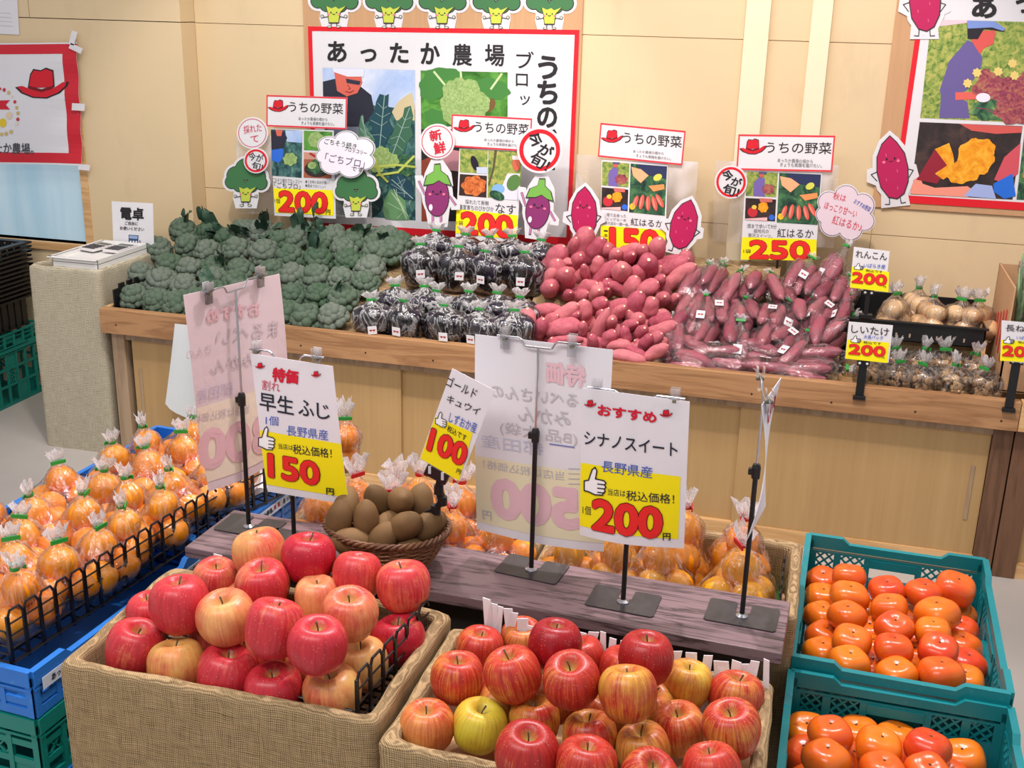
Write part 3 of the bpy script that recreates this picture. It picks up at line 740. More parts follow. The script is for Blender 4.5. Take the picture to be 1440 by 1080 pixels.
def sticker_mesh(w, h):
    a = MB().box(-w / 2, -h / 2, 0, w / 2, h / 2, .0008).mesh('sticker', M_PAPER)
    b = MB()
    for x in (-w * .17, w * .17):
        b.lathe([(0, 0), (w * .14, 0)], 10, (x, -h * .02, .0011)); b.box(x - w * .2, h * .03, .001, x + w * .2, h * .08, .0013)
    return a, b.mesh('sticker_mark', ink(170, 60, 60))
STA, STB = sticker_mesh(.028, .034)
# eggplants
def eggplant_mesh(seed):
    r = random.Random(seed); pr = profile([(0, -.078), (.018, -.072), (.028, -.05), (.029, -.02), (.022, .03), (.016, .06), (.01, .075), (0, .08)], 16)
    mb = MB().lathe(pr, 14); b = r.uniform(.1, .25)
    mb.v = [(x + b * (.08 ** 2 - z * z) * 2, y, z) for x, y, z in mb.v]
    return mb.mesh('eggplant', M_EGG, True)
EGGS = [eggplant_mesh(i) for i in range(3)]
egg_kinds = []
for kd in range(3):
    cont, sp = [], []
    for j, (x, y, rz) in enumerate([(-.036, -.012, .2), (.0, -.024, 1.4), (.036, -.012, 3.0), (-.018, .022, 4.0), (.022, .022, 5.1)]):
        dx, dy = R.uniform(-.004, .004), R.uniform(-.004, .004); tz = R.uniform(.078, .09)
        cont.append(('eggplant', EGGS[(j + kd) % 3], (x + dx, y + dy, tz), (PI + R.uniform(-.08, .08), R.uniform(-.1, .1), rz), 1))
        for z, q in ((-.05, .02), (0, .028), (.045, .03)): sp.append(((x + dx, y + dy, tz + z), q))
    egg_kinds.append(BagKind(cont, sp, .19, M_FILMD, M_GTAPE, kd * 3 + 1, .03, .024, (STA, (.0 + kd * .01, -.064, .085), (PI / 2, 0, .1), STB), crease=.16))
E_UF = [(594, 378), (641, 381), (683, 386), (736, 393)]; E_UB = [(613, 352), (654, 355), (693, 355), (722, 354), (757, 356)]
E_LF = [(528, 452), (571, 456), (629, 459), (680, 462), (724, 460)]; E_LB = [(561, 424), (597, 426), (618, 428), (660, 433), (700, 436), (733, 440)]
rz_ = burlap_box(-1.60, 3.74, -.965, 4.12, .531, .655, M_BURLAP, 'burlap covered riser behind the front row of eggplant bags', 9, .01, .008, .003)
for pts, y, z, nm, st in ((E_UF, 3.83, .655, 'upper front', True), (E_UB, 3.99, .66, 'upper back', False), (E_LF, 3.50, .531, 'lower front', True), (E_LB, 3.645, .531, 'lower back', False)):
    for i, (px, py) in enumerate(pts):
        q = at_y(px, py, y)
        egg_kinds[i % 3].place('eggplant_bag', (q[0], y, z + (0 if 'back' not in nm else .012)), (R.uniform(.0, .12), R.uniform(-.08, .08), R.uniform(-.35, .35)),
            'clear bag of dark eggplants, %s from the left in the %s row' % (ORD[i], nm), 'eggplant bag', 'bags of eggplants on the counter', (R.uniform(1.06, 1.14), R.uniform(.98, 1.06), R.uniform(.84, .90)), st)
# sweet potatoes
def potato_mesh(seed, m):
    r = random.Random(seed); n, sg = 22, 16; b = r.uniform(-.12, .2); ph = r.uniform(0, 6); fat = r.uniform(.75, 1.1); sk = r.uniform(-.12, .2)
    mb = MB(); vs = []; prof = []
    for i in range(n + 1):
        t = i / n; e = max(0, 1 - abs(2 * t ** (1 + sk) - 1) ** 2.7) ** .62; rr = .5 * (e * fat * .87 + .12)
        prof.append(rr)
        z = t - .5; ox = b * (.25 - z * z) * 1.6; oy = .05 * math.sin(3 * z + ph)
        for j in range(sg):
            a = 2 * PI * j / sg; k = 1 + .24 * mnoise.noise(Vector((math.cos(a) * .9, math.sin(a) * .9, z * 3.2 + seed * 7))) + .05 * mnoise.noise(Vector((math.cos(a) * 3, math.sin(a) * 3, z * 9 + seed)))
            vs.append((rr * k * math.cos(a), rr * k * math.sin(a), z, ox, oy))
    mb.add([(v[0] + v[3] * 1.4, v[1] + v[4], v[2]) for v in vs], [(i * sg + j, i * sg + (j + 1) % sg, (i + 1) * sg + (j + 1) % sg, (i + 1) * sg + j) for i in range(n) for j in range(sg)])
    mb.add([mb.v[j] for j in range(sg)], [tuple(range(sg))[::-1]], 1); mb.add([mb.v[n * sg + j] for j in range(sg)], [tuple(range(sg))], 1)
    return mb.mesh('sweet_potato', [m, M_CUT], True)
POTS = [potato_mesh(i, M_POTATO) for i in range(7)]
# x, y, length, width (in the close-up's pixels), angle, how far the near end points at the viewer
PT = [(430, 335, 150, 112, 62, .35), (285, 420, 170, 92, 58, .1), (325, 432, 100, 58, 2, .35), (385, 365, 105, 62, 70, .5), (492, 378, 140, 88, 65, .4), (562, 380, 60, 60, 100, .8), (603, 402, 70, 70, 60, .9), (670, 360, 95, 62, 10, .5), (725, 382, 74, 68, 40, .9), (658, 418, 95, 78, 20, .8),
      (802, 378, 125, 92, 78, .5), (755, 465, 110, 112, 80, .9), (880, 447, 160, 76, 28, .2), (618, 487, 104, 98, 30, .9), (535, 492, 180, 74, 52, .1), (498, 455, 100, 64, 75, .4), (447, 492, 90, 58, 100, .5), (397, 435, 90, 74, 50, .6), (347, 522, 100, 96, 60, .85), (267, 570, 78, 76, 20, .9),
      (352, 596, 62, 52, 10, .8), (412, 600, 84, 62, 25, .4), (496, 596, 82, 74, 30, .85), (556, 582, 54, 50, 60, .9), (606, 560, 72, 52, 160, .5), (676, 560, 120, 88, 70, .25), (742, 580, 150, 78, 40, .2), (830, 626, 80, 74, 30, .9), (892, 632, 70, 60, 60, .7), (912, 506, 200, 72, 42, .1), (860, 420, 100, 70, 20, .3), (262, 505, 120, 70, 60, .3), (810, 530, 80, 60, 40, .5), (300, 480, 110, 80, 80, .5), (705, 500, 100, 80, 60, .6), (440, 560, 120, 80, 20, .5),
      (146, 742, 150, 88, 84, .15), (240, 672, 150, 72, 14, .1), (318, 702, 200, 82, 40, .1), (332, 766, 170, 98, 15, .05), (372, 697, 70, 62, 10, .6), (442, 684, 115, 82, 95, .3), (505, 768, 240, 66, 66, .05), (592, 655, 150, 62, 26, .1), (616, 690, 92, 72, 60, .6), (690, 662, 170, 98, 68, .2), (770, 672, 110, 84, 75, .4), (704, 732, 70, 62, 50, .8), (562, 742, 80, 72, 40, .8), (640, 802, 95, 58, 95, .15), (562, 816, 90, 62, 55, .3), (716, 792, 84, 76, 40, .7), (822, 772, 160, 76, 32, .1), (742, 838, 100, 60, 60, .3), (610, 852, 100, 50, 10, .3), (700, 880, 110, 46, -25, .2), (655, 912, 165, 62, -5, .05), (792, 890, 150, 58, 38, .1), (345, 822, 160, 48, 8, .1), (210, 770, 110, 74, 70, .4), (480, 838, 80, 54, 100, .4), (820, 724, 100, 66, 20, .3), (512, 652, 90, 70, 40, .5), (430, 772, 80, 54, 80, .5), (260, 735, 110, 60, 45, .3), (660, 760, 100, 70, 30, .5), (780, 820, 100, 70, 40, .4)]
pp = crop(700, 250, 3.6, [(a, b) for a, b, *_ in PT])
plab = rowlabels(pp, 8, 'loose pink sweet potato, %s from the left in the %s row of the pile')
def lay(px, py, lpx, wpx, ang, fs, p, meshes, name, i, scale_r=1.0):
    d = depth_of(p); W = wpx * 1.2 * d / FPX; a = math.radians(ang)
    D = Vector((math.cos(a), -.18 * math.sin(a), math.sin(a))) * (1 - fs) + Vector((.12, -.8, .35)) * fs * (-1 if False else 1)
    L = max(lpx * 1.12 * d / FPX / max(.35, (1 - fs * .75)), W * 1.15); L = min(L, .22)
    q = D.normalized().to_track_quat('Z', 'Y') @ Matrix.Rotation(R.uniform(0, 6.28), 3, 'Z').to_quaternion()
    o = inst(name, meshes[i % len(meshes)], None, p, q.to_euler()); o.scale = (W * .98, W * .98, L); return o
pw = MB()
pr = [(3.465, .531), (4.1, .531), (4.1, .79), (3.99, .79), (3.80, .66), (3.72, .62), (3.50, .545)]
pw.add([(x, y, z) for x in (-.955, -.12) for y, z in pr], [tuple(range(7)), tuple(range(13, 6, -1))] + [(i, 7 + i, 7 + (i + 1) % 7, (i + 1) % 7) for i in range(7)])
pwo = pw.build('display_riser', M_BURLAP, None, (-.55, 3.8, .531)); tag(pwo, 'stepped burlap riser under the sweet potatoes', 'display stand')
for i, ((px, py), t) in enumerate(zip(pp, PT)):
    if t[1] < 640: p = on_slope(px, py, 3.76, .685, .72)
    else: p = on_slope(px, py, 3.465, .595, .40)
    o = lay(px, py, t[2] / 3.6, t[3] / 3.6, t[4], t[5], p, POTS, 'sweet_potato', i)
    tag(o, plab[i], 'sweet potato', 'loose sweet potatoes piled on the counter')
# the potatoes one can see deeper in the pile, between the front ones
FILL = [(x, y, (R.uniform(0, 180))) for y, xs in ((395, range(250, 950, 75)), (470, range(250, 920, 75)), (545, range(260, 900, 75)), (700, range(160, 860, 75)), (770, range(190, 860, 75)), (840, range(300, 830, 75))) for x in xs]
fp = crop(700, 250, 3.6, [(a + R.uniform(-15, 15), b) for a, b, _ in FILL]); fl_ = rowlabels(fp, 6, 'sweet potato deeper in the pile, %s from the left in the %s hidden row')
for i, ((px, py), t) in enumerate(zip(fp, FILL)):
    p = (on_slope(px, py, 3.76, .685, .72) if t[1] < 640 else on_slope(px, py, 3.465, .595, .40)) + np.array([0, .035, -.035])
    o = lay(px, py, 34, 20, t[2], .3, p, POTS, 'sweet_potato', i + 3); tag(o, fl_[i], 'sweet potato', 'loose sweet potatoes piled on the counter')
# bagged sweet potatoes
BPOT = [potato_mesh(20 + i, M_POTATO2) for i in range(4)]
pot_kinds = []
for kd in range(3):
    cont, sp = [], []
    for j, (x, y) in enumerate([(-.024, -.012), (.022, -.014), (.0, .022)]):
        sw = R.uniform(.042, .05); L = R.uniform(.13, .165)
        cont.append(('sweet_potato', BPOT[(j + kd) % 4], (x, y, L / 2 + .004), (R.uniform(-.05, .05), R.uniform(-.05, .05), R.uniform(0, 6)), (sw, sw, L)))
        for z in (.02, .05, .08, .11, .14): sp.append(((x, y, z), .023 if .03 < z < .12 else .016))
    pot_kinds.append(BagKind(cont, sp, .2, M_FILM, M_GTAPE, kd * 5 + 2, .025, .018, (STA, (.004, -.043, .075), (PI / 2, 0, 0), STB), crease=.2))
# x, y, angle of the bag's long axis, how much its bottom end points at the viewer
BGT = [(1000, 376, 100, .7), (1026, 398, 80, .6), (1060, 388, 60, .8), (1095, 396, 95, .7), (1124, 378, 70, .6), (1152, 392, 60, .7), (1168, 372, 60, .3), (972, 420, 110, .7), (1008, 424, 70, .7), (1046, 424, 95, .8), (1084, 432, 70, .8), (1122, 428, 100, .8), (1158, 424, 80, .8), (1186, 400, 80, .7),
       (956, 452, 80, .6), (990, 462, 60, .7), (1030, 466, 110, .8), (1072, 470, 90, .8), (1108, 468, 75, .8), (1164, 468, 48, .1), (1142, 442, 60, .6), (966, 486, 160, .4), (1010, 500, 4, .1), (1060, 498, 172, .2), (1110, 500, 60, .5), (1150, 502, 8, .05), (968, 514, 170, .1), (1020, 518, 176, .1), (1080, 522, -4, .05), (1140, 520, 6, .05), (1120, 534, 172, .05), (978, 388, 80, .6), (984, 436, 95, .6), (1038, 446, 85, .6), (1100, 450, 95, .6), (1150, 458, 70, .6), (1182, 436, 85, .6), (950, 474, 80, .6), (1036, 486, 80, .5)]
blab = rowlabels([(a, b) for a, b, *_ in BGT], 5, 'clear bag of sweet potatoes, %s from the left in the %s row of bags')
pw2 = MB(); pr = [(3.465, .531), (4.1, .531), (4.1, .74), (3.95, .74), (3.50, .54)]
pw2.add([(x, y, z) for x in (-.10, .10) for y, z in pr], [tuple(range(5)), tuple(range(9, 4, -1))] + [(i, 5 + i, 5 + (i + 1) % 5, (i + 1) % 5) for i in range(5)])
pw2 = pw2.build('display_riser', M_BURLAP, None, (0, 3.8, .531)); tag(pw2, 'sloping burlap riser under the bagged sweet potatoes', 'display stand')
for i, (px, py, ang, fs) in enumerate(BGT):
    p = Vector(on_slope(px, py + (14 if py < 440 else 8 if py < 495 else 0), 3.475, .565, .50)); a = math.radians(ang)
    D = (Vector((math.cos(a), -.1 * math.sin(a), math.sin(a))) * (1 - fs) + Vector((R.uniform(-.35, .35), .95, -.12)) * fs).normalized()
    q = D.to_track_quat('Z', 'Y') @ Matrix.Rotation(R.choice([PI, PI + .5, PI - .6, 0]) if fs > .3 else R.uniform(-.3, .3) + (PI if ang < 90 else 0), 3, 'Z').to_quaternion()
    s = 1.0; p = p - D * .09 * s
    pot_kinds[i % 3].place('sweet_potato_bag', p, q.to_euler(), blab[i], 'sweet potato bag', 'bagged sweet potatoes', s, i % 2 == 0)
# lotus roots in a black tray on a burlap riser, mushrooms below
burlap_box(.115, 3.66, .50, 4.10, .531, .672, M_BURLAP, 'burlap covered riser under the black tray of lotus roots', 15, .01, .008, .002)
tr = MB(); x0, x1, y0, y1, z0, z1 = .118, .522, 3.63, 3.93, .674, .738
tr.box(x0, y0, z0, x1, y1, z0 + .004)
for a in ((x0, y0, z0, x0 + .005, y1, z1 + .02), (x1 - .005, y0, z0, x1, y1, z1), (x0, y0, z0, x1, y0 + .005, z1), (x0, y1 - .005, z0, x1, y1, z1 + .02), (x0 - .006, y0 - .008, z1 - .006, x1 + .006, y0 + .004, z1)): tr.box(*a)
tr = tr.build('black_tray', M_BLACK, None, (.32, 3.63, .674), bevel=.001); tag(tr, 'shallow black plastic tray holding bagged lotus roots', 'tray')
sl = MB()
for i in range(7): sl.box(.22 + i * .04, y0 - .0008, z0 + .014, .225 + i * .04, y0 + .0, z0 + .026)
sl.build('slot', simple('slot_pale', (170, 150, 130), .7), tr, (.32, 3.63, .674))
lr = [MB().lathe(profile([(0, -.034), (.018, -.03), (.026, -.012), (.027, .012), (.018, .03), (0, .034)], 12), 14).mesh('lotus_root', M_LOTUS, True)]
lot_kinds = []
for kd in range(2):
    cont, sp = [], []
    for j, (x, y, z) in enumerate([(-.03, -.01, .027), (.03, -.014, .028), (0, .024, .027), (-.012, -.012, .066), (.024, .012, .064)]):
        cont.append(('lotus_root', lr[0], (x, y, z), (R.uniform(.6, 2.2), R.uniform(0, 3), R.uniform(0, 6)), R.uniform(.85, 1.05))); sp.append(((x, y, z), .029))
    lot_kinds.append(BagKind(cont, sp, .112, M_FILM, M_GTAPE, kd * 4 + 2, .032, .022, crease=.2))
for i, (px, py) in enumerate([(1256, 432), (1312, 428), (1352, 432), (1384, 428), (1290, 426)]):
    y = 3.72 if i < 4 else 3.83; q = at_y(px, py, y)
    lot_kinds[i % 2].place('lotus_root_bag', (q[0] - (.02 if i == 3 else 0), y, .68), (0, 0, R.uniform(0, 6)), 'bag of pale lotus roots in the black tray, ' + ['leftmost at the front', 'second from the left at the front', 'third from the left at the front', 'rightmost at the front', 'behind the others'][i], 'lotus root bag', 'lotus root bags in the black tray', 1.12)
def mush_mesh(seed):
    r = random.Random(seed); mb = MB(); V, F = ICO2
    for k in range(52):
        a, q = r.uniform(0, 6.28), .043 * math.sqrt(r.random()); z = r.uniform(.012, .075); c = Vector((q * math.cos(a), q * math.sin(a), z)); s = r.uniform(.008, .014)
        ax = Matrix.Rotation(r.uniform(0, 3), 3, 'X') @ Matrix.Rotation(r.uniform(0, 3), 3, 'Y')
        mb.add([tuple(c + ax @ Vector((v[0] * s, v[1] * s, v[2] * s * .55))) for v in V], F)
        mb.tube([c, c + ax @ Vector((0, 0, -.014))], s * .35, 6)
    return mb.mesh('mushroom_pieces', M_MUSH, True)
mk = []
for kd in range(2):
    mk.append(BagKind([('mushroom_pieces', mush_mesh(kd), (0, 0, 0), (0, 0, 0), 1)], [((x, y, z), .026) for x, y in ((-.026, 0), (.026, 0), (0, .026), (0, -.026)) for z in (.026, .055, .066)], .106, M_FILM, M_GTAPE, kd * 3 + 4, .032, .018, crease=.22))
for i, (px, py, y, lb_) in enumerate([(1228, 528, 3.50, 'leftmost at the front'), (1262, 520, 3.50, 'second from the left at the front'), (1302, 522, 3.50, 'third from the left at the front'), (1342, 530, 3.50, 'fourth from the left at the front'), (1384, 534, 3.50, 'rightmost at the front'), (1256, 490, 3.6, 'leftmost at the back'), (1296, 496, 3.6, 'second from the left at the back'), (1328, 500, 3.6, 'third from the left at the back'), (1372, 504, 3.6, 'rightmost at the back')]):
    q = at_y(px, py, y); o = mk[i % 2].place('mushroom_bag', (q[0], y, .532 + (.018 if y > 3.55 else 0)), (R.uniform(-.1, .1), 0, R.uniform(0, 6)), 'clear bag of brown mushrooms under the lotus tray, ' + lb_, 'mushroom bag', 'bags of mushrooms', R.uniform(1.05, 1.15))
    for ch in o.children:
        if ch.name.startswith('mushroom'): ch['kind'] = 'stuff'
# leeks standing in a cardboard box at the right edge
cb = MB(); x0, x1, y0, y1 = .56, .86, 3.50, 3.85
cb.box(x0, y0, .584, x0 + .005, y1, .90); cb.box(x0, y1 - .005, .584, x1, y1, .9); cb.box(x0, y0, .584, x1, y0 + .005, .70); cb.box(x1 - .005, y0, .584, x1, y1, .9); cb.box(x0, y0, .582, x1, y1, .588)
cb = cb.build('cardboard_box', M_CARD, None, (.7, 3.5, .582)); tag(cb, 'cardboard box of leeks at the right end of the counter', 'box')
pm = MB()
for i in range(5): pm.box(x0 - .0006, 3.54 + i * .05, .66 + i * .012, x0, 3.57 + i * .05, .82 - i * .015)
pm.build('printed_mark', ink(196, 70, 60), cb, (.7, 3.5, .582))
def leek_mesh(seed):
    r = random.Random(seed); mb = MB(); mb.tube([(0, 0, 0), (0, 0, .16)], [.011, .011], 8, k=1)
    for k in range(4):
        a = r.uniform(0, 6); b = r.uniform(.01, .03); mb.tube([(0, 0, .15), (b * .4 * math.cos(a), b * .4 * math.sin(a), .25), (b * math.cos(a), b * math.sin(a), .36)], [.008, .007, .002], 6, k=0)
    return mb.mesh('leek', [M_LEEK, M_LEEKW], True)
LK = [leek_mesh(i) for i in range(3)]
lk_cont = [('leek', LK[j % 3], (x, y, 0), (R.uniform(-.03, .03), R.uniform(-.03, .03), R.uniform(0, 6)), 1) for j, (x, y) in enumerate([(-.03, -.01), (-.01, -.014), (.01, -.01), (.03, -.012), (-.02, .014), (.0, .012), (.02, .014)])]
lkk = BagKind(lk_cont, [((x, 0, z), .03) for x in (-.02, .02) for z in (.03, .12, .2, .28, .36)], .43, M_FILM, M_GTAPE, 6, .05, .04, crease=.1)
for i, (x, y, nm) in enumerate([(.625, 3.58, 'nearest the left side of the cardboard box'), (.72, 3.60, 'in the middle of the cardboard box'), (.64, 3.74, 'at the back of the cardboard box')]):
    lkk.place('leek_bag', (x, y, .59), (.03, 0, i * .7), 'clear bag of green leeks standing %s' % nm, 'leek bag', 'bags of leeks', 1.0)
# ------------------------------------------------------------------ things on the wall and price boards
def K(ox, oy, k): return lambda x, y: (ox + x / k, oy + y / k)
WHITE = lambda: ink(246, 242, 248)
RED = lambda: ink(220, 30, 44)
YEL = lambda: ink(252, 236, 20)
def rtext(sh, body, c, w, h, ang, m, L=3, bold=0.0):
    a = math.radians(ang); ux, uy = math.cos(a), math.sin(a)
    f = lambda x, y: (c[0] + x * ux - y * uy, c[1] + x * uy + y * ux)
    sh.text(body, f(-w / 2, -h / 2), f(w / 2, -h / 2), f(-w / 2, h / 2), m, L, bold)
def slab(sh, pts, th=.0022, px=True):
    q = [sh.conv(p, px) for p in pts]; n = len(q)
    if not hasattr(sh, 'sl'): sh.sl = MB()
    e = -4e-5 * (len(sh.sl.v) % 23); v = [sh.P(a, b, e) for a, b in q] + [sh.P(a, b, -th + e) for a, b in q]
    sh.sl.add(v, [tuple(range(n)), tuple(range(2 * n - 1, n - 1, -1))] + [(i, n + i, n + (i + 1) % n, (i + 1) % n) for i in range(n)])
def slab_disc(sh, c, rx, ry, n=24, rot=0): 
    slab(sh, [(c[0] + rx * math.cos(2 * PI * i / n) * math.cos(rot) - ry * math.sin(2 * PI * i / n) * math.sin(rot), c[1] + rx * math.cos(2 * PI * i / n) * math.sin(rot) + ry * math.sin(2 * PI * i / n) * math.cos(rot)) for i in range(n)])
def slab_done(sh, name, label, cat, group=None, m=None, at=None, parent=None):
    sh.origin = tuple(at if at is not None else sh.O)
    sh.obj = sh.sl.build(name, m or M_PAPER, None, sh.origin)
    tag(sh.obj, label, cat, group); return sh.finish()
def facing(px, py, y):   # a drawing plane parallel to the wall through this place
    o = at_y(px, py, y); return Sheet(o, (1, 0, 0), (0, 0, -1))
OUT = lambda: ink(58, 46, 52)
def loc(c, s, rot=0.0, sx=1.0):
    a = math.radians(rot); return lambda u, v: (c[0] + (u * sx * math.cos(a) - v * math.sin(a)) * s, c[1] + (u * sx * math.sin(a) + v * math.cos(a)) * s)
def circ(P, u, v, r, ry=None, n=20): return [P(u + r * math.cos(2 * PI * i / n), v + (ry or r) * math.sin(2 * PI * i / n)) for i in range(n)]
def face(sh, P, v0, s=1.0, L=6, cheek=(240, 120, 150)):
    for u in (-.06 * s, .06 * s): sh.poly(circ(P, u, v0, .014 * s, .018 * s, 10), K_(), L)
    for u in (-.11 * s, .11 * s): sh.poly(circ(P, u, v0 + .04 * s, .025 * s, .02 * s, 12), ink(*cheek), L)
    sh.line([P(-.03 * s, v0 + .03 * s), P(0, v0 + .045 * s), P(.03 * s, v0 + .03 * s)], .9, K_(), L)
def cut_broccoli(c, s, y, label, group=None, rot=0.0):
    sh = facing(c[0], c[1], y); P = loc(c, s, rot)
    lob = [(-.19, -.12, .17), (.2, -.1, .17), (0, -.24, .2), (-.27, .0, .12), (.28, .02, .12), (-.12, .06, .12), (.1, .07, .12)]
    for u, v, r in lob: slab(sh, circ(P, u, v, r + .06))
    slab(sh, [P(-.2, .0), P(.22, .0), P(.24, .3), P(.2, .5), P(-.2, .5), P(-.25, .3)])
    for u, v, r in lob: sh.poly(circ(P, u, v, r + .014), OUT(), 1)
    for u, v, r in lob: sh.poly(circ(P, u, v, r), ink(66, 118, 74), 2)
    for k, m, L in ((1.12, OUT(), 3), (1.0, ink(196, 206, 76), 4)): sh.poly([P(-.13 * k, .09), P(-.04, .13), P(.03, .1), P(.08, .14), P(.2 * k, .09), P(.1 * k, .2), P(.075 * k, .2 + .165 * k), P(-.08 * k, .2 + .165 * k), P(-.1 * k, .2)], m, L)
    face(sh, P, .2, .8)
    for sg in (-1, 1):
        sh.line([P(.1 * sg, .27), P(.17 * sg, .28)], 1, OUT(), 4); sh.poly(circ(P, .2 * sg, .265, .03, None, 12), OUT(), 4); sh.poly(circ(P, .2 * sg, .265, .02, None, 12), ink(206, 206, 190), 5)
        sh.line([P(.04 * sg, .36), P(.05 * sg, .43)], 1, OUT(), 4); sh.poly(circ(P, .075 * sg, .44, .04, .022, 12), OUT(), 4); sh.poly(circ(P, .075 * sg, .44, .03, .014, 12), ink(206, 206, 190), 5)
    return slab_done(sh, 'broccoli_cutout', label, 'paper cutout', group)
def cut_eggplant(c, s, y, label, rot=0.0, sx=1.0):
    sh = facing(c[0], c[1], y); P = loc(c, s, rot, sx)
    slab(sh, circ(P, 0, .04, .25, .34)); slab(sh, [P(-.1, -.5), P(.08, -.5), P(.22, -.3), P(.25, -.1), P(-.25, -.1), P(-.2, -.3)]); slab(sh, [P(-.2, .2), P(.2, .2), P(.16, .52), P(-.14, .52)])
    slab(sh, [P(-.36, -.26), P(-.24, -.26), P(-.14, 0), P(-.2, .1), P(-.34, -.1)]); slab(sh, [P(.2, .0), P(.36, .16), P(.36, .26), P(.22, .26)])
    sh.line([P(-.2, .02), P(-.29, -.17)], 3.2, OUT(), 1); sh.line([P(-.2, .02), P(-.29, -.17)], 2, ink(206, 130, 180), 2)
    sh.line([P(.2, .06), P(.29, .18)], 3.2, OUT(), 1); sh.line([P(.2, .06), P(.29, .18)], 2, ink(206, 130, 180), 2)
    for u in (-.07, .06):
        sh.line([P(u, .3), P(u, .45)], 3.4, OUT(), 1); sh.line([P(u, .3), P(u, .44)], 2.2, ink(206, 130, 180), 2)
    sh.poly(circ(P, 0, .06, .195, .3, 30), OUT(), 3); sh.poly(circ(P, 0, .06, .182, .288, 30), ink(140, 52, 110), 4)
    sh.poly(circ(P, -.1, .22, .03, .05, 14), ink(246, 236, 246), 5)
    cap = [(-.04, -.42), (.05, -.43), (.06, -.33), (.16, -.26), (.22, -.12), (.12, -.14), (.03, -.19), (-.06, -.14), (-.2, -.12), (-.16, -.26), (-.05, -.32)]
    sh.poly([P(u * 1.1, -.27 + (v + .27) * 1.12) for u, v in cap], OUT(), 5); sh.poly([P(u, v) for u, v in cap], ink(120, 180, 80), 6)
    face(sh, P, -.02, 1.0, 7); return slab_done(sh, 'eggplant_cutout', label, 'paper cutout')
def cut_potato(c, s, y, label, rot=0.0, sx=1.0, group=None):
    sh = facing(c[0], c[1], y); P = loc(c, s, rot, sx)
    body = [(.02, -.42), (.1, -.33), (.19, -.18), (.215, 0), (.2, .18), (.13, .33), (.03, .39), (-.08, .36), (-.17, .22), (-.2, .02), (-.18, -.16), (-.1, -.32)]
    slab(sh, [P(u * 1.35, v * 1.18) for u, v in body])
    for sg in (-1, 1):
        slab(sh, [P(.15 * sg, -.06), P(.34 * sg, -.02), P(.36 * sg, .14), P(.2 * sg, .22)]); slab(sh, [P(.0, .3), P(.18 * sg, .3), P(.2 * sg, .5), P(.0, .5)])
        sh.line([P(.2 * sg, .02), P(.29 * sg, .05), P(.22 * sg, .14)], 1.2, K_(), 2); sh.line([P(.07 * sg, .34), P(.08 * sg, .46), P(.14 * sg, .455)], 1.2, K_(), 2)
    sh.poly([P(u * 1.07, v * 1.04) for u, v in body], OUT(), 3); sh.poly([P(u, v) for u, v in body], ink(184, 32, 88), 4)
    for u, v in ((-.06, -.2), (.07, .02), (-.09, .12), (.05, .24), (.1, -.12)): sh.line([P(u, v), P(u + .004, v + .035)], .8, ink(232, 110, 150), 5)
    face(sh, P, -.13, .9, 6); return slab_done(sh, 'sweet_potato_cutout', label, 'paper cutout', group)
def badge(c, r, y, words, label, ring, m, bold, wring=.06, rot=12):
    sh = facing(c[0], c[1], y); slab_disc(sh, c, r, r * 1.02, 32); sh.disc(c, r * .9, r * .92, ring, 1, ring=wring, n=36)
    for (t, dx, dy, w, h) in words: rtext(sh, t, (c[0] + dx * r, c[1] + dy * r), w * r, h * r, rot, m, 2, bold)
    return slab_done(sh, 'round_badge', label, 'paper badge')
# poster about broccoli, on a cardboard backing
a, b = at_y(427, 0, YW), at_y(821, 0, YW); zb = at_y(441, 326, YW)[2]
cbk = MB().box(a[0], YW - .010, zb - .012, b[0], YW - .001, 1.95).build('cardboard_backing', M_CARD, None, (a[0], YW, zb)); tag(cbk, 'brown cardboard panel behind the big broccoli poster', 'cardboard')
k = K(430, 30, 3.375)
sh = sheet_px((433, 37), (815, 42), (441.5, 322), YW - .0125)
o = sh.base('farm_poster', M_PAPER, .0015); tag(o, 'big red bordered poster of a farmer and broccoli above the broccoli', 'poster')
for x0, y0, x1, y1 in ((0, 0, 1, .022), (0, .965, 1, 1), (0, .022, .016, .965), (.984, .022, 1, .965)): sh.rect(x0, y0, x1, y1, RED(), 1, 'red_border')
for ch, x0, x1, y0, y1 in (('あ', 106, 192, 96, 190), ('っ', 262, 334, 132, 190), ('た', 402, 486, 104, 194), ('か', 548, 634, 104, 200), ('農', 698, 788, 108, 208), ('場', 852, 942, 110, 210)): sh.text(ch, k(x0, y0), k(x1, y0 + 2), k(x0, y1), K_(), 2, .02 if ch in '農場' else .036)
for ch, x0, x1, y0, y1 in (('ブ', 1000, 1082, 142, 222), ('ロ', 998, 1054, 248, 306), ('ッ', 1018, 1064, 352, 396)): sh.text(ch, k(x0, y0), k(x1, y0 + 2), k(x0, y1), K_(), 2, .01)
for ch, x0, x1, y0, y1 in (('う', 1106, 1192, 166, 270), ('ち', 1104, 1192, 284, 388), ('の', 1102, 1190, 410, 500), ('ブ', 1104, 1188, 514, 600), ('ロ', 1106, 1180, 620, 700)): sh.text(ch, k(x0, y0), k(x1, y0 + 2), k(x0, y1), K_(), 2, .045)
PH = 'photo_print'
ph = lambda pts, m, L: sh.poly([k(*p) for p in pts], m, L, PH)
ph([(80, 220), (518, 232), (521, 945), (104, 912)], P_BLUELEAF, 1)
ph([(80, 220), (518, 232), (520, 420), (330, 400), (84, 340)], P_SKY, 2)
ph([(82, 286), (150, 270), (250, 300), (312, 350), (326, 420), (300, 470), (250, 500), (86, 500)], ink(44, 46, 60), 3)
